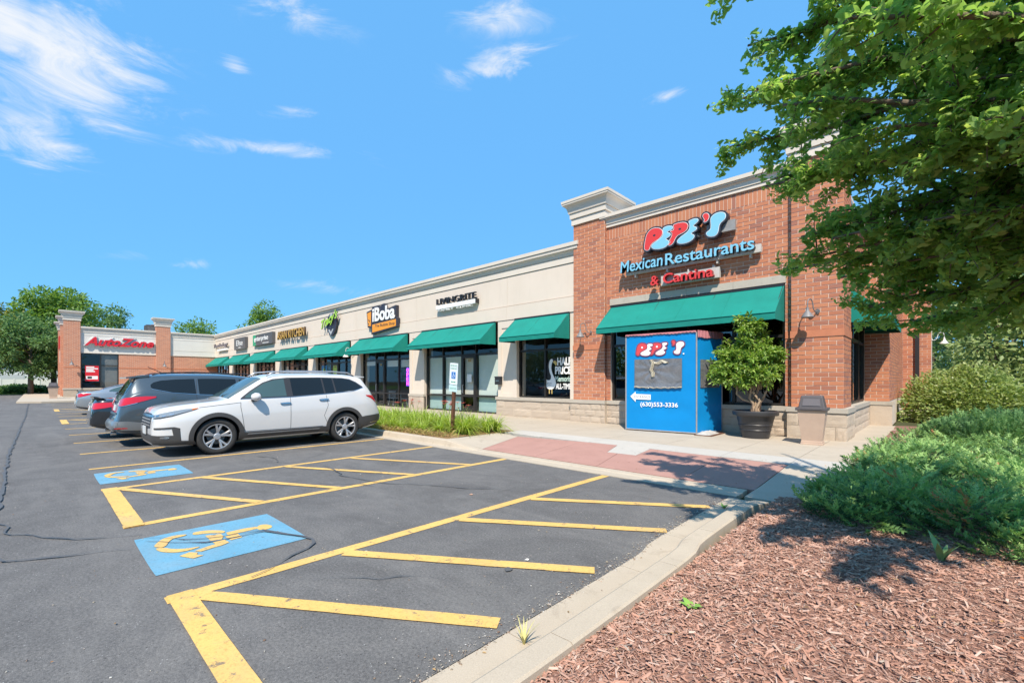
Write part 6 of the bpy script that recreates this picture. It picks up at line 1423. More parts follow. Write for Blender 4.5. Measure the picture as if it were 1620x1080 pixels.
def jun_edge(x, y):
    """1 well inside the front spread, 0 outside it"""
    if y < 4.75: return 0.
    front = 5.02 + .16 * math.sin(x * 2.3) + max(0, -x - .2) * .9 - max(0, x - .5) * .05
    left = -1.07 + .07 * math.sin(y * 1.7) + max(0, y - 9) * .07 + max(0, y - 13) * .08
    if y < 5.6: left = max(left, -1.08)
    return max(0., min(1., min((y - front) / .45, (x - left) / .4)))
pos, dr, sc_, shd = [], [], [], []
for gx_ in np.arange(-1.1, 9., .54):
    for gy_ in np.arange(4.9, 18.4, .56):
        px_, py_ = gx_ + r.uniform(-.26, .26), gy_ + r.uniform(-.26, .26)
        if jun_edge(px_, py_) <= .05 or px_ > -.8 + .14 * py_ + 1.2: continue
        R = r.uniform(.36, .62); H = r.uniform(.17, .36) * (.6 + .5 * jun_edge(px_, py_)); tone = .47 + .30 * mnoise.noise(Vector((px_ * .9, py_ * .9, 9))) + r.gauss(0, .12); wind = r.uniform(0, 6.28)
        brown = r.random() < .09
        for k in range(230 if py_ < 8 else 140 if py_ < 11 else 100):
            a = r.uniform(0, 6.283); d = r.random() ** .55; x, y = px_ + R * d * math.cos(a), py_ + R * d * math.sin(a)
            e = jun_edge(x, y)
            if e <= .0: continue
            dome = H * (1 - d * d * .9); up = r.random(); z = bedz(x, y) + .01 + dome * (.25 + .75 * up ** .5); aa = a + r.gauss(0, .7) + .5 * math.sin(wind)
            pos.append((x, y, z)); dr.append((math.cos(aa), math.sin(aa), r.uniform(-.15, .35) + (1 - d) * .55)); sc_.append(r.uniform(.10, .20) * (1.1 if up > .6 else .85)); dead = r.random() < (.16 if brown and d < .5 else .006)
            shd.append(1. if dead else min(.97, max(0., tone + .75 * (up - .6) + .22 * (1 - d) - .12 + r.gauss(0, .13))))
pos = np.array(pos); n = len(pos); print('juniper sprays', n)
v, f = scatter(sv, sf, pos, np.array(dr), RNG.normal(0, .6, n), np.array(sc_))
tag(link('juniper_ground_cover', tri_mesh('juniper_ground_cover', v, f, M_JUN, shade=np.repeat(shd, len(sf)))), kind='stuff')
def shrub_mass(name, label, cat, c, rad, nsp, mat, piece, size, up=.35, group=None, flat=.5, seed=1, inner=None):
    """a shrub: stems inside, shoots over an uneven mound"""
    t = thing(name, label, cat, (c[0], c[1], c[2]), group=group); q = random.Random(seed); pos, dr, s_ = [], [], []
    for i in range(nsp):
        a = q.uniform(0, 2 * math.pi); e = math.asin(q.random() ** .8); d = Vector((math.cos(a) * math.cos(e), math.sin(a) * math.cos(e), math.sin(e)))
        k = q.random() ** .22 * (1 + .22 * mnoise.noise(Vector((d.x * 2.2 + seed, d.y * 2.2, d.z * 2.2))) + .12 * mnoise.noise(Vector((d.x * 6 + seed, d.y * 6, d.z * 6))))
        p = Vector((d.x * rad[0] * k, d.y * rad[1] * k, max(.02, d.z * rad[2] * k))); pos.append(p); n_ = Vector((d.x / rad[0], d.y / rad[1], d.z / rad[2])).normalized()
        dr.append((n_ * flat + Vector((q.gauss(0, .5), q.gauss(0, .5), up + q.gauss(0, .3)))).normalized()); s_.append(q.uniform(.7, 1.3) * size)
    v, f = scatter(piece[0], piece[1], np.array(pos), np.array(dr), RNG.normal(0, .6, nsp), np.array(s_)); link('foliage', tri_mesh('foliage', v, f, mat, shade=np.repeat([min(1., max(0., .45 + .6 * mnoise.noise(p * 1.6) + q.gauss(0, .2))) for p in pos], len(piece[1]))), t)['kind'] = 'stuff'
    m = MB()
    for i in range(9):
        a = i * .7; e = Vector((math.cos(a) * rad[0] * .7, math.sin(a) * rad[1] * .7, rad[2] * (.5 + .3 * q.random()))); m.tube(limb_path((math.cos(a) * .08, math.sin(a) * .08, -.05), e, .08, q, 4), [.02, .017, .014, .01, .006], 5, cap=False)
    m.build('stems', M_BARK, t); return t
M_JUN2 = leafmat('juniper_needles_deep', [(0, (.07, .15, .06)), (.35, (.14, .27, .10)), (.7, (.21, .37, .14)), (1, (.29, .46, .18))], .4, .6, 'shade')
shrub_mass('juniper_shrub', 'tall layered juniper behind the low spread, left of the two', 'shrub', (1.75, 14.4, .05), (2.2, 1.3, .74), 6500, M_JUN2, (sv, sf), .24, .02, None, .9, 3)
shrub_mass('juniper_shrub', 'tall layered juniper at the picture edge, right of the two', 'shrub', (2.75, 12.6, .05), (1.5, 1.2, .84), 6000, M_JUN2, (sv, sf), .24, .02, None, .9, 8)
ov, of = leaf_oval()
M_HEDGE = leafmat('hedge_leaf', [(0, (.24, .33, .10)), (.4, (.34, .43, .14)), (.7, (.17, .26, .085)), (.9, (.46, .53, .22)), (1, (.55, .58, .34))], .4, .5)
shrub_mass('burning_bush_shrub', 'broad light green bush against the end of the brick side wall', 'shrub', (.75, 22.4, 0), (1.9, 1.4, 1.95), 11000, M_HEDGE, (ov, of), .13, .1, None, .7, 5)
shrub_mass('burning_bush_shrub', 'light green bush to the right of the broad bush, under the ginkgo branches', 'shrub', (4.3, 23.2, 0), (2.2, 1.5, 2.15), 10000, M_HEDGE, (ov, of), .13, .1, None, .7, 6)
# ---- generic broadleaf tree
def tree(name, label, base, h, rad, nleaf, mat, size, blobs=14, trunk_r=.2, z0=.28, seed=1, group=None, tall=1., open_=.0):
    q = random.Random(seed); t = thing(name, label, 'tree', base, group=group); m = MB(); top = Vector((q.uniform(-.2, .2), q.uniform(-.2, .2), h * .8))
    m.tube([Vector((0, 0, -.1)), Vector((q.uniform(-.1, .1), 0, h * .3)), top], [trunk_r, trunk_r * .75, trunk_r * .2], 8); m.build('trunk', M_BARK, t, smooth=True)
    lm_ = MB(); B = []
    for i in range(blobs):
        a = i * 2.4 + q.uniform(-.4, .4); f = (i + .5) / blobs; z = h * (z0 + (1 - z0) * .92 * f); rr = rad * math.sin(math.pi * min(1, .22 + .72 * f)) ** .7 * q.uniform(.45, .85)
        c = Vector((math.cos(a) * rr, math.sin(a) * rr, z)); B.append((c, rad * q.uniform(.32, .52)))
        lm_.tube(limb_path((0, 0, h * (z0 * .7 + .45 * f)), c, .04, q, 5), [trunk_r * .38, trunk_r * .3, trunk_r * .24, trunk_r * .17, trunk_r * .1, .01], 5, cap=False)
    lm_.build('limbs', M_BARK, t, smooth=True); pos, dr, s_ = [], [], []
    for i in range(nleaf):
        c, R = B[q.randrange(len(B))]; d = Vector((q.gauss(0, 1), q.gauss(0, 1), q.gauss(0, .8))).normalized(); k = q.random() ** .33 * (1 + .35 * mnoise.noise(Vector((d.x * 2.5 + c.x, d.y * 2.5 + c.y, d.z * 2.5 + c.z))))
        p = c + Vector((d.x, d.y, d.z * .75 * tall)) * R * k
        if open_ and mnoise.noise(p * (1.6 / rad * 2)) < -.25 + open_ * .3: continue
        pos.append(p); dr.append((d + Vector((q.gauss(0, .6), q.gauss(0, .6), q.gauss(-.1, .5)))).normalized()); s_.append(size * q.uniform(.7, 1.3))
    v, f = scatter(ov, of, np.array(pos), np.array(dr), RNG.normal(0, .8, len(pos)), np.array(s_)); link('crown', tri_mesh('crown', v, f, mat), t)['kind'] = 'stuff'; return t
M_L1 = leafmat('leaf_bright', [(0, (.14, .26, .055)), (.5, (.19, .33, .07)), (.8, (.11, .205, .05)), (1, (.26, .39, .10))])
M_L2 = leafmat('leaf_deep', [(0, (.115, .225, .085)), (.5, (.16, .285, .10)), (.8, (.09, .175, .07)), (1, (.21, .33, .125))])
M_L3 = leafmat('leaf_pale', [(0, (.25, .33, .13)), (.5, (.34, .42, .17)), (.8, (.19, .26, .10)), (1, (.44, .49, .24))])
M_L4 = leafmat('leaf_yellowing', [(0, (.20, .235, .05)), (.5, (.14, .20, .045)), (.8, (.28, .28, .06)), (1, (.08, .14, .04))])
tree('shade_tree', 'big bright green tree rising highest behind the brick store pier', (-79, 1.4, 0), 12.8, 4.6, 16000, M_L1, .36, 20, .3, .3, 4)
tree('shade_tree', 'mid green spreading tree in front of the white outbuilding', (-73, -.5, 0), 8.8, 3.5, 12000, M_L2, .3, 16, .26, .3, 9, open_=.2)
tree('shade_tree', 'yellowing open tree cut by the left picture edge', (-75, -3.6, 0), 10.2, 3.3, 9000, M_L4, .3, 14, .24, .3, 12, open_=.4)
tree('shade_tree', 'airy green tree top above the white fascia of the brick store', (-86, 6.8, 0), 12.2, 3.6, 6000, M_L2, .34, 12, .25, .45, 14, open_=.5)
tree('shade_tree', 'low rounded tree top over the inner corner of the roofs', (-84, 17.0, 0), 10.7, 3.9, 7000, M_L1, .34, 12, .25, .4, 16, open_=.2)
tree('shade_tree', 'pointed bright green tree top over the middle of the shop row', (-86, 27.5, 0), 14.8, 3.9, 8000, M_L1, .36, 14, .25, .35, 18, tall=1.3)
for i, (x, y, h, rd, m, lab) in enumerate([(2.2, 33, 6.8, 3.0, M_L3, 'pale green tree directly behind the broad light green bush'), (6.6, 34, 7.4, 3.3, M_L3, 'pale green tree behind the right-hand light green bush'), (-.2, 41, 8.2, 3.0, M_L2, 'dark tree beside the white lamp of the side wall'),
        (4.6, 44, 9.5, 4.0, M_L2, 'dark green tree filling the gap under the ginkgo branches'), (9.5, 41, 10, 4.0, M_L2, 'dark green tree at the far right behind the pale trees'), (11, 33, 8, 3.4, M_L1, 'bright green tree at the far right picture edge')]):
    tree('background_tree', lab, (x, y, 0), h, rd, 8000, m, .26, 16, .16, .06, 30 + i)
# woods across the street: seen mirrored in the shop windows
pos, dr, s_ = [], [], []
for i in range(22000):
    x = r.uniform(-125, 45); y = -58 + r.gauss(0, 2.5); h = 8 + 3.2 * mnoise.noise(Vector((x * .12, 1, 0))) + 2.2 * mnoise.noise(Vector((x * .5, 3, 0))); pos.append((x, y, h * r.random() ** .7)); dr.append((r.gauss(0, 1), r.gauss(0, 1), r.gauss(0, 1))); s_.append(r.uniform(.5, 1.1))
v, f = scatter(ov, of, np.array(pos), np.array(dr), RNG.normal(0, 1, len(pos)), np.array(s_)); tag(link('far_woods', tri_mesh('far_woods', v, f, M_L2)), kind='stuff')

# ---- daylilies in the curb bed
M_LILY = leafmat('daylily_blade', [(0, (.28, .40, .06)), (.4, (.37, .50, .08)), (.7, (.21, .32, .05)), (.93, (.46, .55, .13)), (1, (.45, .40, .16))], .4, .5)
M_FLOWER = plain('coral_flower', (.62, .10, .07), .6); M_STEM = plain('flower_stem', (.2, .3, .06), .6)
def lily_mesh(seed):
    q = random.Random(seed); m = MB()
    for i in range(120):
        a = q.uniform(0, 6.283); L = q.uniform(.35, .74); w = q.uniform(.008, .014); lean = q.uniform(.35, 1.65); d = Vector((math.cos(a), math.sin(a), 0)); sd = Vector((-d.y, d.x, 0)); b = d * q.uniform(0, .07) + sd * q.uniform(-.05, .05); n = 5; vs = []
        for k in range(n + 1):
            t = k / n; s_ = L * t; x = math.sin(lean * t) * s_ * .75 + .16 * lean * t * t; z = s_ * math.cos(lean * t * 1.15) * .95; p = b + d * x + Vector((0, 0, max(.005, z))); ww = w * (1 - t ** 2.2) + .0008; vs += [tuple(p + sd * ww), tuple(p - sd * ww)]
        m.add(vs, [(2 * k, 2 * k + 1, 2 * k + 3, 2 * k + 2) for k in range(n)])
    me = bpy.data.meshes.new('blades'); me.from_pydata(m.v, [], m.f); me.materials.append(M_LILY); me.update(); return me
LM = [lily_mesh(i) for i in range(4)]
spots = []
for ix, x in enumerate(np.arange(-20.5, -8.9, .46)):
    for y in (7.35, 7.9, 8.45, 8.95):
        if x > -9.6 and y < 7.6: continue
        spots.append((x + r.uniform(-.15, .15), y + r.uniform(-.16, .16)))
flower_at = [(-13.3, 8.9), (-13.0, 8.6), (-11.35, 8.7), (-10.6, 8.6), (-10.8, 8.95), (-9.9, 8.4), (-12.4, 8.9)]
for i, (x, y) in enumerate(spots):
    near = min(flower_at, key=lambda p: (p[0] - x) ** 2 + (p[1] - y) ** 2); fl = (near[0] - x) ** 2 + (near[1] - y) ** 2 < .085
    t = thing('daylily_plant', 'daylily clump with coral red blooms among the curb bed greenery' if fl else 'bright green grassy daylily clump without blooms in the curb bed', 'plant', (x, y, .135), r.uniform(0, 6.28), 'daylilies with red blooms' if fl else 'daylilies in the curb bed')
    t.scale = (1, 1, 1) if y > 7.5 else (.85, .85, .75); link('blades', LM[i % 4], t)
    if fl:
        sm_ = MB()
        for k in range(4):
            m = MB(); a = r.uniform(0, 6.28); p = Vector((math.cos(a) * .14, math.sin(a) * .14, r.uniform(.62, .78))); sm_.tube([Vector((0, 0, 0)), p * .6 + Vector((0, 0, .15)), p], .005, 4)
            for j in range(6):
                b = j * 1.047; e = Vector((math.cos(b), math.sin(b), .35)).normalized(); s2 = Vector((-math.sin(b), math.cos(b), 0)) * .022; m.add([tuple(p), tuple(p + e * .05 + s2), tuple(p + e * .09), tuple(p + e * .05 - s2)], [(0, 1, 2, 3)])
            m.build('bloom', M_FLOWER, t)
        sm_.build('bloom_stem', M_STEM, t)
# dry blades along the front of the bed
n = 2600; px_ = RNG.uniform(-22, -8.9, n); py_ = 6.92 + np.abs(RNG.normal(0, .22, n)); gv = np.array([(0, -.03, 0), (0, .03, 0), (.5, .02, .25), (1, 0, .2)]); gf = np.array([(0, 1, 2), (0, 2, 3)])
ang = RNG.uniform(0, 6.28, n); v, f = scatter(gv, gf, np.stack([px_, py_, np.full(n, .14)], 1), np.stack([np.cos(ang), np.sin(ang), RNG.uniform(.1, .9, n)], 1), RNG.normal(0, .5, n), RNG.uniform(.08, .22, n))
tag(link('dry_grass_litter', tri_mesh('dry_grass_litter', v, f, island_var('dry_grass', [(0, (.45, .33, .14)), (.5, (.36, .24, .10)), (1, (.42, .42, .12))], .8, 0, trans=.2))), kind='stuff')
# weeds
def weed(name, label, loc, n, L, mat, wid=.012, lean=.7, seed=3, oval=False):
    q = random.Random(seed); t = thing(name, label, 'weed', loc); 
    for i in range(n):
        m = MB(); a = i * 2.4 + q.uniform(-.3, .3); d = Vector((math.cos(a), math.sin(a), 0)); sd = Vector((-d.y, d.x, 0)); l_ = L * q.uniform(.6, 1.1); vs = []; k_ = 5
        for k in range(k_ + 1):
            u = k / k_; ww = wid * (math.sin(math.pi * min(1, u * .92 + .08)) if oval else (1 - u ** 2)) + .0006; p = d * (l_ * u * math.sin(lean * (.5 + .5 * u))) + Vector((0, 0, l_ * u * math.cos(lean * (.4 + .6 * u)))); vs += [tuple(p + sd * ww), tuple(p - sd * ww)]
        m.add(vs, [(2 * k, 2 * k + 1, 2 * k + 3, 2 * k + 2) for k in range(k_)]); m.build('blade', mat, t)
M_WEEDG = plain('weed_green', (.20, .36, .06), .6); M_WEEDY = plain('weed_straw', (.46, .42, .17), .7)
weed('grass_tuft', 'straw coloured grass tuft in the gutter gap beside the curb', (-1.76, 1.96, .0), 12, .17, M_WEEDY, .006, .6)
weed('seedling', 'small bright green seedling alone in the sunny bark', (-1.14, 2.85, .1), 7, .085, M_WEEDG, .020, 1.1, 5, True)
weed('grass_tuft', 'long green and yellow blades at the bottom right corner of the bark', (.17, 1.92, .1), 9, .33, M_WEEDG, .008, .55, 8)
weed('tall_weed', 'broad-leaved upright weed at the front edge of the juniper', (.02, 4.92, .1), 9, .26, plain('weed_pale', (.24, .36, .12), .6), .022, .55, 9, True)
weed('seedling', 'low green seedling in the shaded bark before the juniper', (-.5, 4.2, .1), 8, .07, M_WEEDG, .015, 1.2, 12, True)
weed('seedling', 'tiny green weed at the end of a yellow hatch line by the curb', (-1.88, 5.72, .0), 7, .09, M_WEEDG, .012, .9, 14, True)
# fallen leaves and twigs
n = 260; fx_ = np.concatenate([RNG.uniform(-1.4, 1.2, 130), np.concatenate([RNG.uniform(-5, -1.9, 14), RNG.uniform(-1.9, -1.6, 46)]), RNG.uniform(-4.5, -1.3, 70)]); fy_ = np.concatenate([RNG.uniform(.8, 5.6, 130), RNG.uniform(0, 6.3, 60), RNG.uniform(6.95, 9.2, 70)])
fz_ = np.concatenate([[bedz(a, b) + .022 for a, b in zip(fx_[:130], fy_[:130])], np.full(60, .012), [slabz(a, b) + .006 for a, b in zip(fx_[190:], fy_[190:])]])
a_ = RNG.uniform(0, 6.28, n); v, f = scatter(ov, of, np.stack([fx_, fy_, fz_], 1), np.stack([np.cos(a_), np.sin(a_), RNG.uniform(0, .2, n)], 1), RNG.normal(0, .3, n), np.where(np.arange(n) < 130, RNG.uniform(.015, .04, n), RNG.uniform(.01, .03, n)))
tag(link('fallen_leaves', tri_mesh('fallen_leaves', v, f, island_var('dead_leaf', [(0, (.42, .2, .07)), (.4, (.25, .13, .06)), (.7, (.55, .36, .16)), (.95, (.14, .09, .05)), (1, (.62, .18, .04))], .8, 0))), kind='stuff')
# ================================================================== STREET FURNITURE AND SMALL THINGS
# blue canvas entrance booth in front of the restaurant
booth = thing('entrance_booth', 'bright blue canvas entrance booth with logo, clear window and phone number', 'booth')
A, B_, D_ = Vector((-6.58, 11.76, .14)), Vector((-4.62, 11.95, .14)), Vector((-4.36, 13.08, .14)); E_ = Vector((-6.45, 13.06, .14)); HB = 2.70
M_BOOTH = fabric_mat('blue_canvas', (.004, .235, .58), .45, .9); M_PINK = fabric_mat('faded_red_valance', (.52, .20, .22), .8, .8)
M_VINYL = None
def vinyl():
    m, nt, o = newmat('clear_vinyl'); co = worldco(nt); b = pbsdf(nt, (.23, .235, .25), .10, 0, .8, .8)
    n = noise_tex(nt, 3., 6, .7, co, 1.2); nt.links.new(ramp(nt, n.outputs['Fac'], [(.3, (.10, .102, .11)), (.7, (.20, .20, .21))]), b.inputs['Base Color'])
    nt.links.new(bump(nt, n.outputs['Fac'], .6, .05), b.inputs['Normal']); nt.links.new(b.outputs[0], o.inputs[0]); return m
M_VINYL = vinyl()
def wallpanel(P, Q, z0, z1, seed, nx=30, nz=34, amp=.008, parent=booth, name='canvas_wall', mat=M_BOOTH):
    X = (Q - P); Nn = Vector((X.y, -X.x, 0)).normalized(); vs = []; fs = []
    for j in range(nz + 1):
        for i in range(nx + 1):
            u, v = i / nx, j / nz; wr = amp * (mnoise.noise(Vector((u * 3 + seed, v * 9, 0))) + .6 * math.sin(v * 22 + 2 * mnoise.noise(Vector((u * 2, v * 3, seed)))) * (1 if v < .4 else .35)) * min(1, 6 * u, 6 * (1 - u))
            p = P + X * u + Nn * wr; vs.append((p.x, p.y, z0 + (z1 - z0) * v))
    for j in range(nz):
        for i in range(nx): a = j * (nx + 1) + i; fs.append((a, a + 1, a + nx + 2, a + nx + 1))
    mb = MB(); mb.add(vs, fs); return mb.build(name, mat, parent, smooth=True), Nn
front, NF = wallpanel(A, B_, .17, .14 + HB, 1.); sidep, NS = wallpanel(B_, D_, .17, .14 + HB - .02, 5., 20, 34); wallpanel(D_, E_, .17, .14 + HB, 8., 6, 6); wallpanel(E_, A, .17, .14 + HB, 9., 12, 20)
mb = MB()
for P in (A, B_, D_, E_): mb.tube([(P.x, P.y, .14), (P.x, P.y, .14 + HB)], .02, 8)
for P, Q in ((A, B_), (B_, D_), (D_, E_), (E_, A)): mb.tube([(P.x, P.y, .14 + HB), (Q.x, Q.y, .14 + HB)], .02, 8); mb.tube([(P.x, P.y, .17), (Q.x, Q.y, .17)], .018, 8)
mb.build('frame_pole', M_GREYM, booth)
mb = MB(); top = [(p.x + o.x, p.y + o.y) for p, o in ((A, Vector((-.03, -.03))), (B_, Vector((.03, -.03))), (D_, Vector((.03, 0))), (E_, Vector((-.03, 0))))]
zc = .14 + HB + .02; mb.add([(top[0][0], top[0][1], zc), (top[1][0], top[1][1], zc), (top[2][0], top[2][1], zc + .06), (top[3][0], top[3][1], zc + .06)], [(0, 1, 2, 3)]); mb.build('roof_sheet', M_PINK, booth)
def valance(P, Q, z, drop, Nn, n=40):
    m = MB(); vs = []; fs = []
    for i in range(n + 1):
        p = P.lerp(Q, i / n) + Nn * (.03 + .006 * math.sin(i * 1.3)); vs += [(p.x, p.y, z), (p.x + Nn.x * .012, p.y + Nn.y * .012, z - drop + (.022 if i % 2 else 0) + .01 * math.sin(i * .4))]
        if i: fs.append((2 * i - 2, 2 * i - 1, 2 * i + 1, 2 * i))
    m.add(vs, fs); return m.build('valance', M_PINK, booth)
valance(B_, D_, zc + .03, .20, NS); valance(A, B_, zc + .02, .05, NF)
FX = (B_ - A).normalized()
def fp(u, v, d): p = A + FX * u + NF * (.014 + d); return (p.x, p.y, v)      # booth front: u along, v height
def logo_place(ox, oz, sx): return lambda u, v, d: fp(ox + u * sx, oz + v * sx * 1.0, d)
M_BRED = plain('print_red', (.62, .06, .07), .5); M_BWHITE = plain('print_white', (.78, .80, .82), .5); M_BEDGE = plain('print_maroon', (.20, .05, .10), .5)
lg = empty('printed_logo', booth)
for i, (k, p) in enumerate(LOGO.items()):
    g = .1 if k in ('AP', 'S') else 0.; sp = smooth_poly(p, 2); tr = lambda q: [((u + g) * .54, v * .54) for u, v in q]; pl = lambda u, v, d: fp(.32 + u, 2.27 + v, d)
    for (e, d1, m_, nm) in ((.055, .004, M_BEDGE, 'logo_outline'), (0., .007, M_BRED if k in ('P1', 'P2', 'AP') else M_BWHITE, 'logo_letter')):
        q = MB(); plate(q, tr(offset_poly(sp, e) if e else sp), pl, d1 - .003, d1 + i * .0004); q.build(nm, m_, lg)
    if k in ('P1', 'P2'): c = (.32, .42) if k == 'P1' else (1.11, .43); q = MB(); plate(q, tr(circ(c[0], c[1], .05, 12, .05)), pl, .005, .0105); q.build('logo_counter', M_BWHITE, lg)
q = MB(); plate(q, circ(1.64, 2.28, .022, 10), fp, .0, .006); q.build('logo_dot', M_BWHITE, lg)
# clear window with its torn, sagging sheet
wv = []; wf = []; nx, nz = 36, 20; u0, u1, v0, v1 = .27, 1.60, 1.37, 2.16
for j in range(nz + 1):
    for i in range(nx + 1):
        u, v = i / nx, j / nz; ru, rv_ = u - .38, v - .62; rr = math.hypot(ru * 1.6, rv_); an = math.atan2(rv_, ru * 1.6)
        w = .012 * math.sin(an * 9) * math.exp(-rr * 3.2) * 2.2 + .006 * mnoise.noise(Vector((u * 6, v * 5, 1))) + (.03 * math.exp(-v * 14)); p = fp(u0 + (u1 - u0) * u, v0 + (v1 - v0) * v - .025 * math.sin(math.pi * u) * (1 - v) ** 4, .012 + w * min(1, 8 * u, 8 * (1 - u), 8 * (1 - v))); wv.append(p)
for j in range(nz):
    for i in range(nx): a = j * (nx + 1) + i; wf.append((a, a + 1, a + nx + 2, a + nx + 1))
mb = MB(); mb.add(wv, wf); win = mb.build('clear_window', M_VINYL, booth, smooth=True)
mb = MB(); M_TAPE = noisy('yellowed_tape', (.55, .50, .38), (.35, .32, .25), 30., .5, .5, .6, 30., .02)
fold = [(.74, 2.14), (.80, 2.05), (.77, 1.95), (.74, 1.85), (.80, 1.78), (.79, 1.66)]
for (du, w_) in ((0, .03), (.05, .018)):
    vs = []; 
    for k, (u, v) in enumerate(fold): vs += [fp(u + du - w_ * (1 + .4 * math.sin(k * 2)), v, .035), fp(u + du + w_ * .3, v + .01, .055), fp(u + du + w_, v, .03)]
    mb.add(vs, [f for k in range(len(fold) - 1) for f in ((3 * k, 3 * k + 1, 3 * k + 4, 3 * k + 3), (3 * k + 1, 3 * k + 2, 3 * k + 5, 3 * k + 4))])
vs = []
for k in range(9): u = .82 + .42 * k / 8; vs += [fp(u, 2.10 - .03 * math.sin(k), .03), fp(u, 2.07 - .04 * math.sin(k * 1.2), .05), fp(u, 2.03 - .03 * math.sin(k * .8), .028)]
mb.add(vs, [f for k in range(8) for f in ((3 * k, 3 * k + 1, 3 * k + 4, 3 * k + 3), (3 * k + 1, 3 * k + 2, 3 * k + 5, 3 * k + 4))]); mb.build('torn_fold', M_TAPE, win)
mb = MB(); vs = []
for k in range(25):
    u = u0 + (u1 - u0) * k / 24; z = v0 - .02 * math.sin(math.pi * k / 24) + .008 * math.sin(k * 1.7); vs += [fp(u, z + .03, .02), fp(u, z + .012, .055 + .012 * math.sin(k * 2.2)), fp(u, z - .012, .02)]
mb.add(vs, [f for k in range(24) for f in ((3 * k, 3 * k + 1, 3 * k + 4, 3 * k + 3), (3 * k + 1, 3 * k + 2, 3 * k + 5, 3 * k + 4))]); mb.build('window_hem', M_TAPE, win)
SX = (D_ - B_).normalized()
def spn(u, v, d): p = B_ + SX * u + NS * (.014 + d); return (p.x, p.y, v)
q = MB(); plate(q, [(.15, 1.37), (1.0, 1.37), (1.0, 2.12), (.15, 2.12)], spn, -.002, .008); q.build('clear_window', M_VINYL, booth)
# arrow and telephone number
q = MB(); plate(q, [(.14, 1.11), (.30, 1.25), (.30, 1.18), (.74, 1.17), (.74, 1.02), (.30, 1.03), (.30, .95)], fp, .001, .004); ar = q.build('entrance_arrow', M_BWHITE, booth)
pt = fp(.26, 1.065, .005); place_text('arrow_lettering', 'ENTRANCE', plain('print_grey', (.22, .21, .22), .6), ar, pt, FX, .46, .078, .002, -.004)
pt = fp(.44, .80, .001); place_text('phone_number', '(630)553-3336', M_BWHITE, booth, pt, FX, 1.05, .16, .004, .02)
# cloth bundle and boards at its foot
t = thing('cloth_bundle', 'crumpled pale cloth weighing down the booth corner on a thin board', 'cloth', (-4.42, 12.2, .135))
mb = MB(); vs = []; nn = 14
for j in range(nn + 1):
    for i in range(nn + 1):
        u, v = i / nn - .5, j / nn - .5; e = max(0, 1 - (abs(u) * 2) ** 3) * max(0, 1 - (abs(v) * 2) ** 3); vs.append((u * .36, v * .8, .02 + e * (.07 + .05 * mnoise.noise(Vector((u * 6, v * 9, 4))))))
mb.add(vs, [(j * (nn + 1) + i, j * (nn + 1) + i + 1, (j + 1) * (nn + 1) + i + 1, (j + 1) * (nn + 1) + i) for j in range(nn) for i in range(nn)]); mb.build('cloth', fabric_mat('grimy_cloth', (.55, .53, .5), .9, .6), t, smooth=True)
mb = MB(); mb.box(-.2, .24, -.42, .55, 0, .022); mb.build('board', M_WOODPOST, t)
# potted tree
pot = thing('planter_pot', 'big round black plastic pot with two rings and a rolled rim', 'planter', (-3.32, 12.36, .135))
mb = MB(); mb.lathe([(0, 0), (.245, 0), (.25, .02), (.275, .16), (.285, .165), (.287, .18), (.282, .19), (.30, .27), (.31, .275), (.312, .29), (.306, .30), (.345, .47), (.36, .485), (.41, .49), (.418, .51), (.418, .565), (.40, .585), (.375, .585), (.36, .56), (.35, .50), (0, .50)], 48); mb.build('pot', plain('black_pot_plastic', (.035, .035, .038), .42), pot, smooth=True, auto=None)
pot.children[0].data.set_sharp_from_angle(angle=math.radians(30))
mb = MB(); mb.lathe([(.352, .515), (.2, .53), (0, .535)], 24); mb.build('potting_soil', M_MULCHBASE, pot); pot.scale = (1.24, 1.24, 1.16)
ft = thing('potted_fig_tree', 'small bushy tree with several pale stems growing in the black pot', 'tree', (-3.32, 12.36, .70)); ft.scale = (1.08, 1.08, 1.06)
q = random.Random(4); mb = MB(); SB = noisy('pale_stem', (.40, .30, .20), (.26, .18, .12), 20., .8, .2, .5, 50., world=False)
ends = [(-.62, -.15, .95), (-.25, .1, 1.1), (-.05, -.2, 1.0), (.14, .1, 1.05), (.0, .2, 1.4), (-.38, .2, 1.1), (.3, -.05, .95)]
for i, e in enumerate(ends):
    b = Vector((math.cos(i * 1.3) * .10, math.sin(i * 1.3) * .10, -.02)); mb.tube(limb_path(b, e, .0, q, 7, .5), [.034, .033, .031, .028, .024, .018, .012, .007], 8)
mb.build('stem', SB, ft, smooth=True)
M_FIG = leafmat('fig_leaf', [(0, (.18, .31, .055)), (.35, (.26, .42, .08)), (.6, (.12, .22, .045)), (.85, (.36, .50, .12)), (1, (.50, .60, .22))], .4, .35)
BL = [((-.52, -.1, 1.02), .36), ((-.2, .0, 1.25), .46), ((.2, -.1, 1.2), .45), ((.48, .05, 1.15), .40), ((.1, .1, 1.6), .42), ((-.35, .1, 1.5), .38), ((.35, .05, 1.55), .36), ((-.45, -.15, .82), .30), ((.42, -.1, .86), .30), ((.0, -.22, .80), .28), ((.02, .0, 1.95), .27), ((-.05, -.05, 2.14), .2), ((-.75, -.1, .95), .2), ((.62, .0, 1.4), .24), ((.1, -.2, .92), .32), ((.18, 0, 2.02), .2)]
pos, dr, s_ = [], [], []; tw = MB()
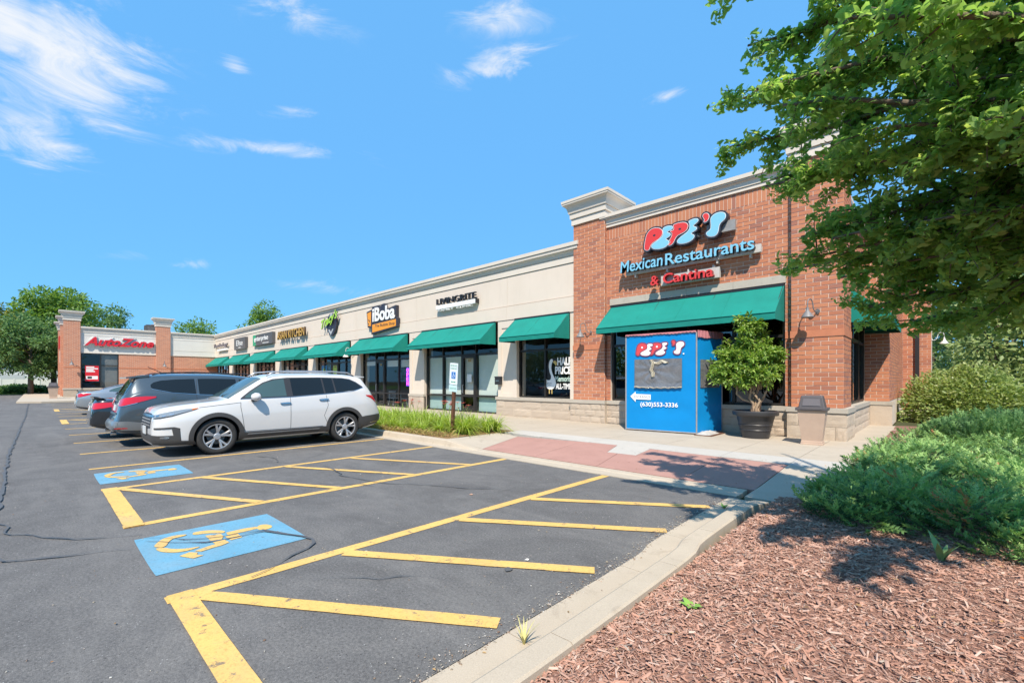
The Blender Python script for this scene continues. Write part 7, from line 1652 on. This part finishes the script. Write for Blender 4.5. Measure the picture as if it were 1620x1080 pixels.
for c, R in BL:
    c = Vector((c[0] * .9 - .17, c[1], c[2] * 1.04)); tw.tube([Vector((c.x * .3, c.y * .3, .6)), c * .6 + Vector((0, 0, .35)), c], [.012, .009, .005], 5, cap=False)
    for k in range(26):
        d = Vector((q.gauss(0, 1), q.gauss(0, 1), q.gauss(0.1, .8))).normalized(); L = R * q.uniform(.5, 1.15); tw.tube([c, c + d * L], [.004, .002], 3, cap=False)
        for m_ in range(int(R * 95)):
            f_ = .3 + .7 * q.random(); s2 = Vector((q.gauss(0, 1), q.gauss(0, 1), q.gauss(0, .8))).normalized(); pos.append(c + d * L * f_ + s2 * .03); dr.append((d * .5 + s2 + Vector((0, 0, -.15))).normalized()); s_.append(q.uniform(.06, .12))
tw.build('twig', SB, ft); v, f = scatter(ov * [1, .8, 1], of, np.array(pos), np.array(dr), RNG.normal(0, .7, len(pos)), np.array(s_)); link('crown', tri_mesh('crown', v, f, M_FIG), ft)['kind'] = 'stuff'
# litter bins
def litter_bin(label, loc, rz, s_=1.):
    t = thing('litter_bin', label, 'bin', loc, rz, 'tapered tan litter bins'); M_TAN = MATS.get('tan_bin') or noisy('tan_bin', (.47, .345, .265), (.42, .305, .235), 5., .8, .3, .25, 60.)
    mb = MB(); vs = []
    for z, h in ((0, .215), (.045, .215), (.05, .205), (.09, .203), (.095, .196), (.11, .195), (.78, .268), (.79, .268)): vs += [(-h, -h, z), (h, -h, z), (h, h, z), (-h, h, z)]
    mb.add(vs, [(i * 4 + k, i * 4 + (k + 1) % 4, (i + 1) * 4 + (k + 1) % 4, (i + 1) * 4 + k) for i in range(7) for k in range(4)] + [(3, 2, 1, 0), (28, 29, 30, 31)]); o = mb.build('bin_body', M_TAN, t)
    bv = o.modifiers.new('b', 'BEVEL'); bv.width = .012; bv.segments = 2; bv.limit_method = 'ANGLE'
    ML = MATS.get('brown_black_lid') or plain('brown_black_lid', (.085, .075, .078), .5)
    mb = MB(); mb.box(-.305, .305, -.305, .305, .79, .855); mb.box(-.20, .20, -.315, -.30, .815, .835); o = mb.build('lid_rim', ML, t); bv = o.modifiers.new('b', 'BEVEL'); bv.width = .012; bv.segments = 2
    mb = MB(); vs = []
    for z, h in ((.856, .252), (1.10, .205), (1.125, .195)): vs += [(-h, -h, z), (h, -h, z), (h, h, z), (-h, h, z)]
    mb.add(vs, [(i * 4 + k, i * 4 + (k + 1) % 4, (i + 1) * 4 + (k + 1) % 4, (i + 1) * 4 + k) for i in range(2) for k in range(4)] + [(8, 9, 10, 11)]); o = mb.build('hood', ML, t); bv = o.modifiers.new('b', 'BEVEL'); bv.width = .015; bv.segments = 2
    for k in (-1, 1):
        mb = MB(); f = lambda u, z: (u, k * (.252 - (z - .856) * .193 + .004), z)
        mb.add([f(-.18, .89), f(.18, .89), f(.155, 1.06), f(-.155, 1.06)], [(0, 1, 2, 3) if k < 0 else (3, 2, 1, 0)]); g = lambda u, z: (u, k * (.252 - (z - .856) * .193 + .012), z)
        mb.add([g(-.17, .90), g(.17, .90), g(.147, 1.05), g(-.147, 1.05)], [(0, 1, 2, 3) if k < 0 else (3, 2, 1, 0)]); mb.build('flap', MATS.get('flap_grey') or plain('flap_grey', (.14, .125, .13), .4), t)
    t.scale = (s_,) * 3; return t
litter_bin('tan litter bin with dark hood standing by the corner pier', (-2.05, 12.0, .12), math.radians(4), .98)
litter_bin('tan litter bin with dark hood far off beside the brick store', (-52.6, .9, .135), math.radians(90), 1.15)
# disabled parking sign on its leaning post
sp_ = thing('parking_sign', 'leaning brown post with white disabled parking plate in the daylily bed', 'sign', (-9.58, 7.75, .12))
sp_.rotation_euler = (math.radians(1.5), math.radians(5.0), math.radians(6))
mb = MB(); mb.box(-.042, .042, -.042, .042, -.2, 1.22); o = mb.build('post', M_WOODPOST, sp_); bv = o.modifiers.new('b', 'BEVEL'); bv.width = .008
mb = MB(); mb.box(-.025, .025, -.03, -.005, 1.15, 1.78); mb.build('steel_strap', M_GREYM, sp_)
M_SIGNW = plain('sign_plate_white', (.70, .76, .78), .35)
mb = MB(); plate(mb, smooth_poly([(-.15, 1.34), (-.15, 1.36), (-.15, 1.90), (-.15, 1.92), (.15, 1.92), (.15, 1.90), (.15, 1.36), (.15, 1.34)], 2), lambda u, v, d: (u, -.045 - d, v), -.004, .0); pl_ = mb.build('plate', M_SIGNW, sp_)
mb = MB(); mb.box(-.075, .075, -.049, -.0455, 1.50, 1.68); sq = mb.build('blue_square', plain('sign_blue', (.02, .16, .50), .4), pl_)
q = MB(); f = lambda u, v, d: (u, -.0495 - d, v); plate(q, circ(-.005, 1.655, .012, 10), f, 0, .001); plate(q, [(-.015, 1.64), (.0, 1.64), (.003, 1.60), (.04, 1.60), (.05, 1.55), (.038, 1.55), (.03, 1.585), (-.012, 1.585)], f, 0, .001)
oc = [(-.005 + .035 * math.cos(a), 1.56 + .038 * math.sin(a)) for a in [math.radians(120 + 220 * k / 12) for k in range(13)]]; ic = [(-.005 + .025 * math.cos(a), 1.56 + .027 * math.sin(a)) for a in [math.radians(120 + 220 * k / 12) for k in range(13)]]; plate(q, oc + ic[::-1], f, 0, .001); q.build('wheelchair_symbol', M_SIGNW, pl_)
place_text('plate_lettering', 'RESERVED', plain('sign_green_text', (.03, .28, .16), .5), pl_, (-.125, -.046, 1.82), (1, 0, 0), .25, .05, .001, .0); place_text('plate_lettering', 'PARKING', MATS['sign_green_text'], pl_, (-.12, -.046, 1.745), (1, 0, 0), .24, .05, .001, .0)
q = MB(); q.add([(-.09, -.0465, 1.41), (-.05, -.0465, 1.435), (-.05, -.0465, 1.42), (.05, -.0465, 1.42), (.05, -.0465, 1.435), (.09, -.0465, 1.41), (.05, -.0465, 1.385), (.05, -.0465, 1.40), (-.05, -.0465, 1.40), (-.05, -.0465, 1.385)], [tuple(range(9, -1, -1))]); q.build('arrow', MATS['sign_green_text'], pl_)
mb = MB(); mb.box(-.15, .15, -.049, -.044, 1.15, 1.325); p2 = mb.build('fine_plate', plain('sign_plate_aqua', (.52, .70, .72), .4), sp_)
place_text('plate_lettering', '$250 FINE', MATS['sign_green_text'], p2, (-.115, -.0495, 1.21), (1, 0, 0), .23, .05, .001, .0)
# chairs in the tea shop
def shop_chair(label, loc, rz):
    t = thing('shop_chair', label, 'chair', loc, rz, 'white chairs inside the tea shop'); W_ = MATS.get('white_chair') or plain('white_chair', (.72, .76, .72), .45)
    mb = MB(); mb.box(-.22, .22, -.22, .22, .43, .455); mb.build('seat', W_, t)
    mb = MB(); mb.box(-.22, -.17, .19, .22, .455, .85); mb.box(.17, .22, .19, .22, .455, .85); mb.box(-.17, .17, .195, .215, .74, .85)
    for u in (-.09, 0, .09): mb.box(u - .012, u + .012, .2, .21, .455, .74)
    mb.build('backrest', W_, t)
    for sx in (-1, 1):
        for sy in (-1, 1): mb = MB(); mb.tube([(sx * .18, sy * .18, .43), (sx * .24, sy * .25, 0)], .016, 6); mb.build('leg', W_, t)
for i, (x, y, rz, lab) in enumerate([(-23.0, 14.3, 1.6, 'white chair seen through the tea shop door glass'), (-21.85, 14.2, 2.4, 'white chair behind the second pane right of the tea shop door, turned left'), (-21.35, 14.5, .5, 'white chair close behind the mullion of the tea shop window'), (-20.75, 14.25, 1.8, 'white chair below the neon sign in the tea shop window'), (-20.25, 14.2, -.6, 'white chair nearest the pier in the tea shop window')]): shop_chair(lab, (x, y, .12), rz)
for i, (x, y, lab) in enumerate([(-21.6, 14.85, 'small white round table among the tea shop chairs, left'), (-20.5, 14.8, 'small white round table under the neon sign')]):
    t = thing('shop_table', lab, 'table', (x, y, .12)); mb = MB(); mb.lathe([(0, .7), (.35, .7), (.35, .73), (0, .73)], 20); mb.build('table_top', MATS['white_chair'], t); mb = MB(); mb.lathe([(.03, .03), (.03, .7)], 10); mb.build('leg', M_STEEL, t); mb = MB(); mb.lathe([(.22, 0), (.22, .02), (.03, .03)], 16); mb.build('base', M_STEEL, t)
# far left: grass verge, clipped shrub, white fence and outbuilding
mb = MB(); mb.add([(-130, -60, .03), (-76.2, -60, .03), (-76.2, 1.7, .03), (-78, 1.7, .03), (-78, 60, .03), (-130, 60, .03)], [(0, 1, 2, 3, 4, 5)]); struct(mb.build('grass_verge', noisy('lawn', (.10, .17, .04), (.06, .12, .03), 1.5, .95, .1, .5, 20., .03)))
ob = thing('white_outbuilding', 'low white building with a grey roof behind the fence and trees', 'building', (-100, 2, 0))
mb = MB(); mb.box(-4, 4, -14, 12, 0, 4.6); mb.build('wall', plain('white_siding', (.66, .67, .68), .7), ob)
mb = MB(); mb.add([(-4.5, -14.5, 4.55), (4.6, -14.5, 4.55), (4.6, 12.5, 4.55), (-4.5, 12.5, 4.55), (0, -14.5, 6.6), (0, 12.5, 6.6)], [(1, 2, 5, 4), (0, 4, 5, 3), (0, 1, 4), (3, 5, 2)]); mb.build('roof', plain('grey_shingle', (.28, .27, .27), .9), ob)
for y in (-10.5, -4.5, 3): mb = MB(); mb.box(4, 4.03, y - 1.2, y + 1.2, .1, 2.5); mb.build('door', plain('white_door_%d' % int(y), (.52, .53, .55), .6), ob)
fe = thing('white_fence', 'white vinyl privacy fence far left behind the verge', 'fence', (-88, 0, 0))
for i in range(15):
    y = -9 + i * 1.15
    mb = MB(); mb.box(-.06, .06, y - .06, y + .06, 0, 1.9 if i % 4 else 2.0); mb.build('post', M_WHITE, fe)
    if i < 14: mb = MB(); mb.box(-.02, .02, y + .07, y + 1.08, .1, 1.8); mb.build('panel', M_WHITE, fe)
shrub_mass('clipped_shrub', 'low dark spreading shrub in front of the white fence', 'shrub', (-80.5, -1.2, 0), (1.6, 2.6, 1.0), 3500, M_L2, (ov, of), .28, .2, None, .6, 21)
# parked cars of the next row are only mirrored in the glass: left out
# debris on the asphalt
for i, (x, y, w_, lab) in enumerate([(-4.6, 4.05, .03, 'small brown leaf scrap alone on the asphalt between the hatched aisles'), (-2.57, 2.9, .02, 'white pebble on the asphalt between the hatch lines near the curb')]):
    t = thing('scrap', lab, 'litter', (x, y, .006)); mb = MB(); mb.add([(-w_, -w_ * .5, 0), (w_, -w_ * .4, .004), (w_ * .8, w_ * .5, .012), (-w_ * .7, w_ * .6, .004), (0, 0, .016)], [(0, 1, 4), (1, 2, 4), (2, 3, 4), (3, 0, 4)]); mb.build('scrap_piece', plain('scrap_%d' % i, (.4, .24, .16) if i == 0 else (.6, .58, .54), .8), t)
for o in list(bpy.data.objects):
    if o.name.startswith('cutter'): bpy.data.objects.remove(o)
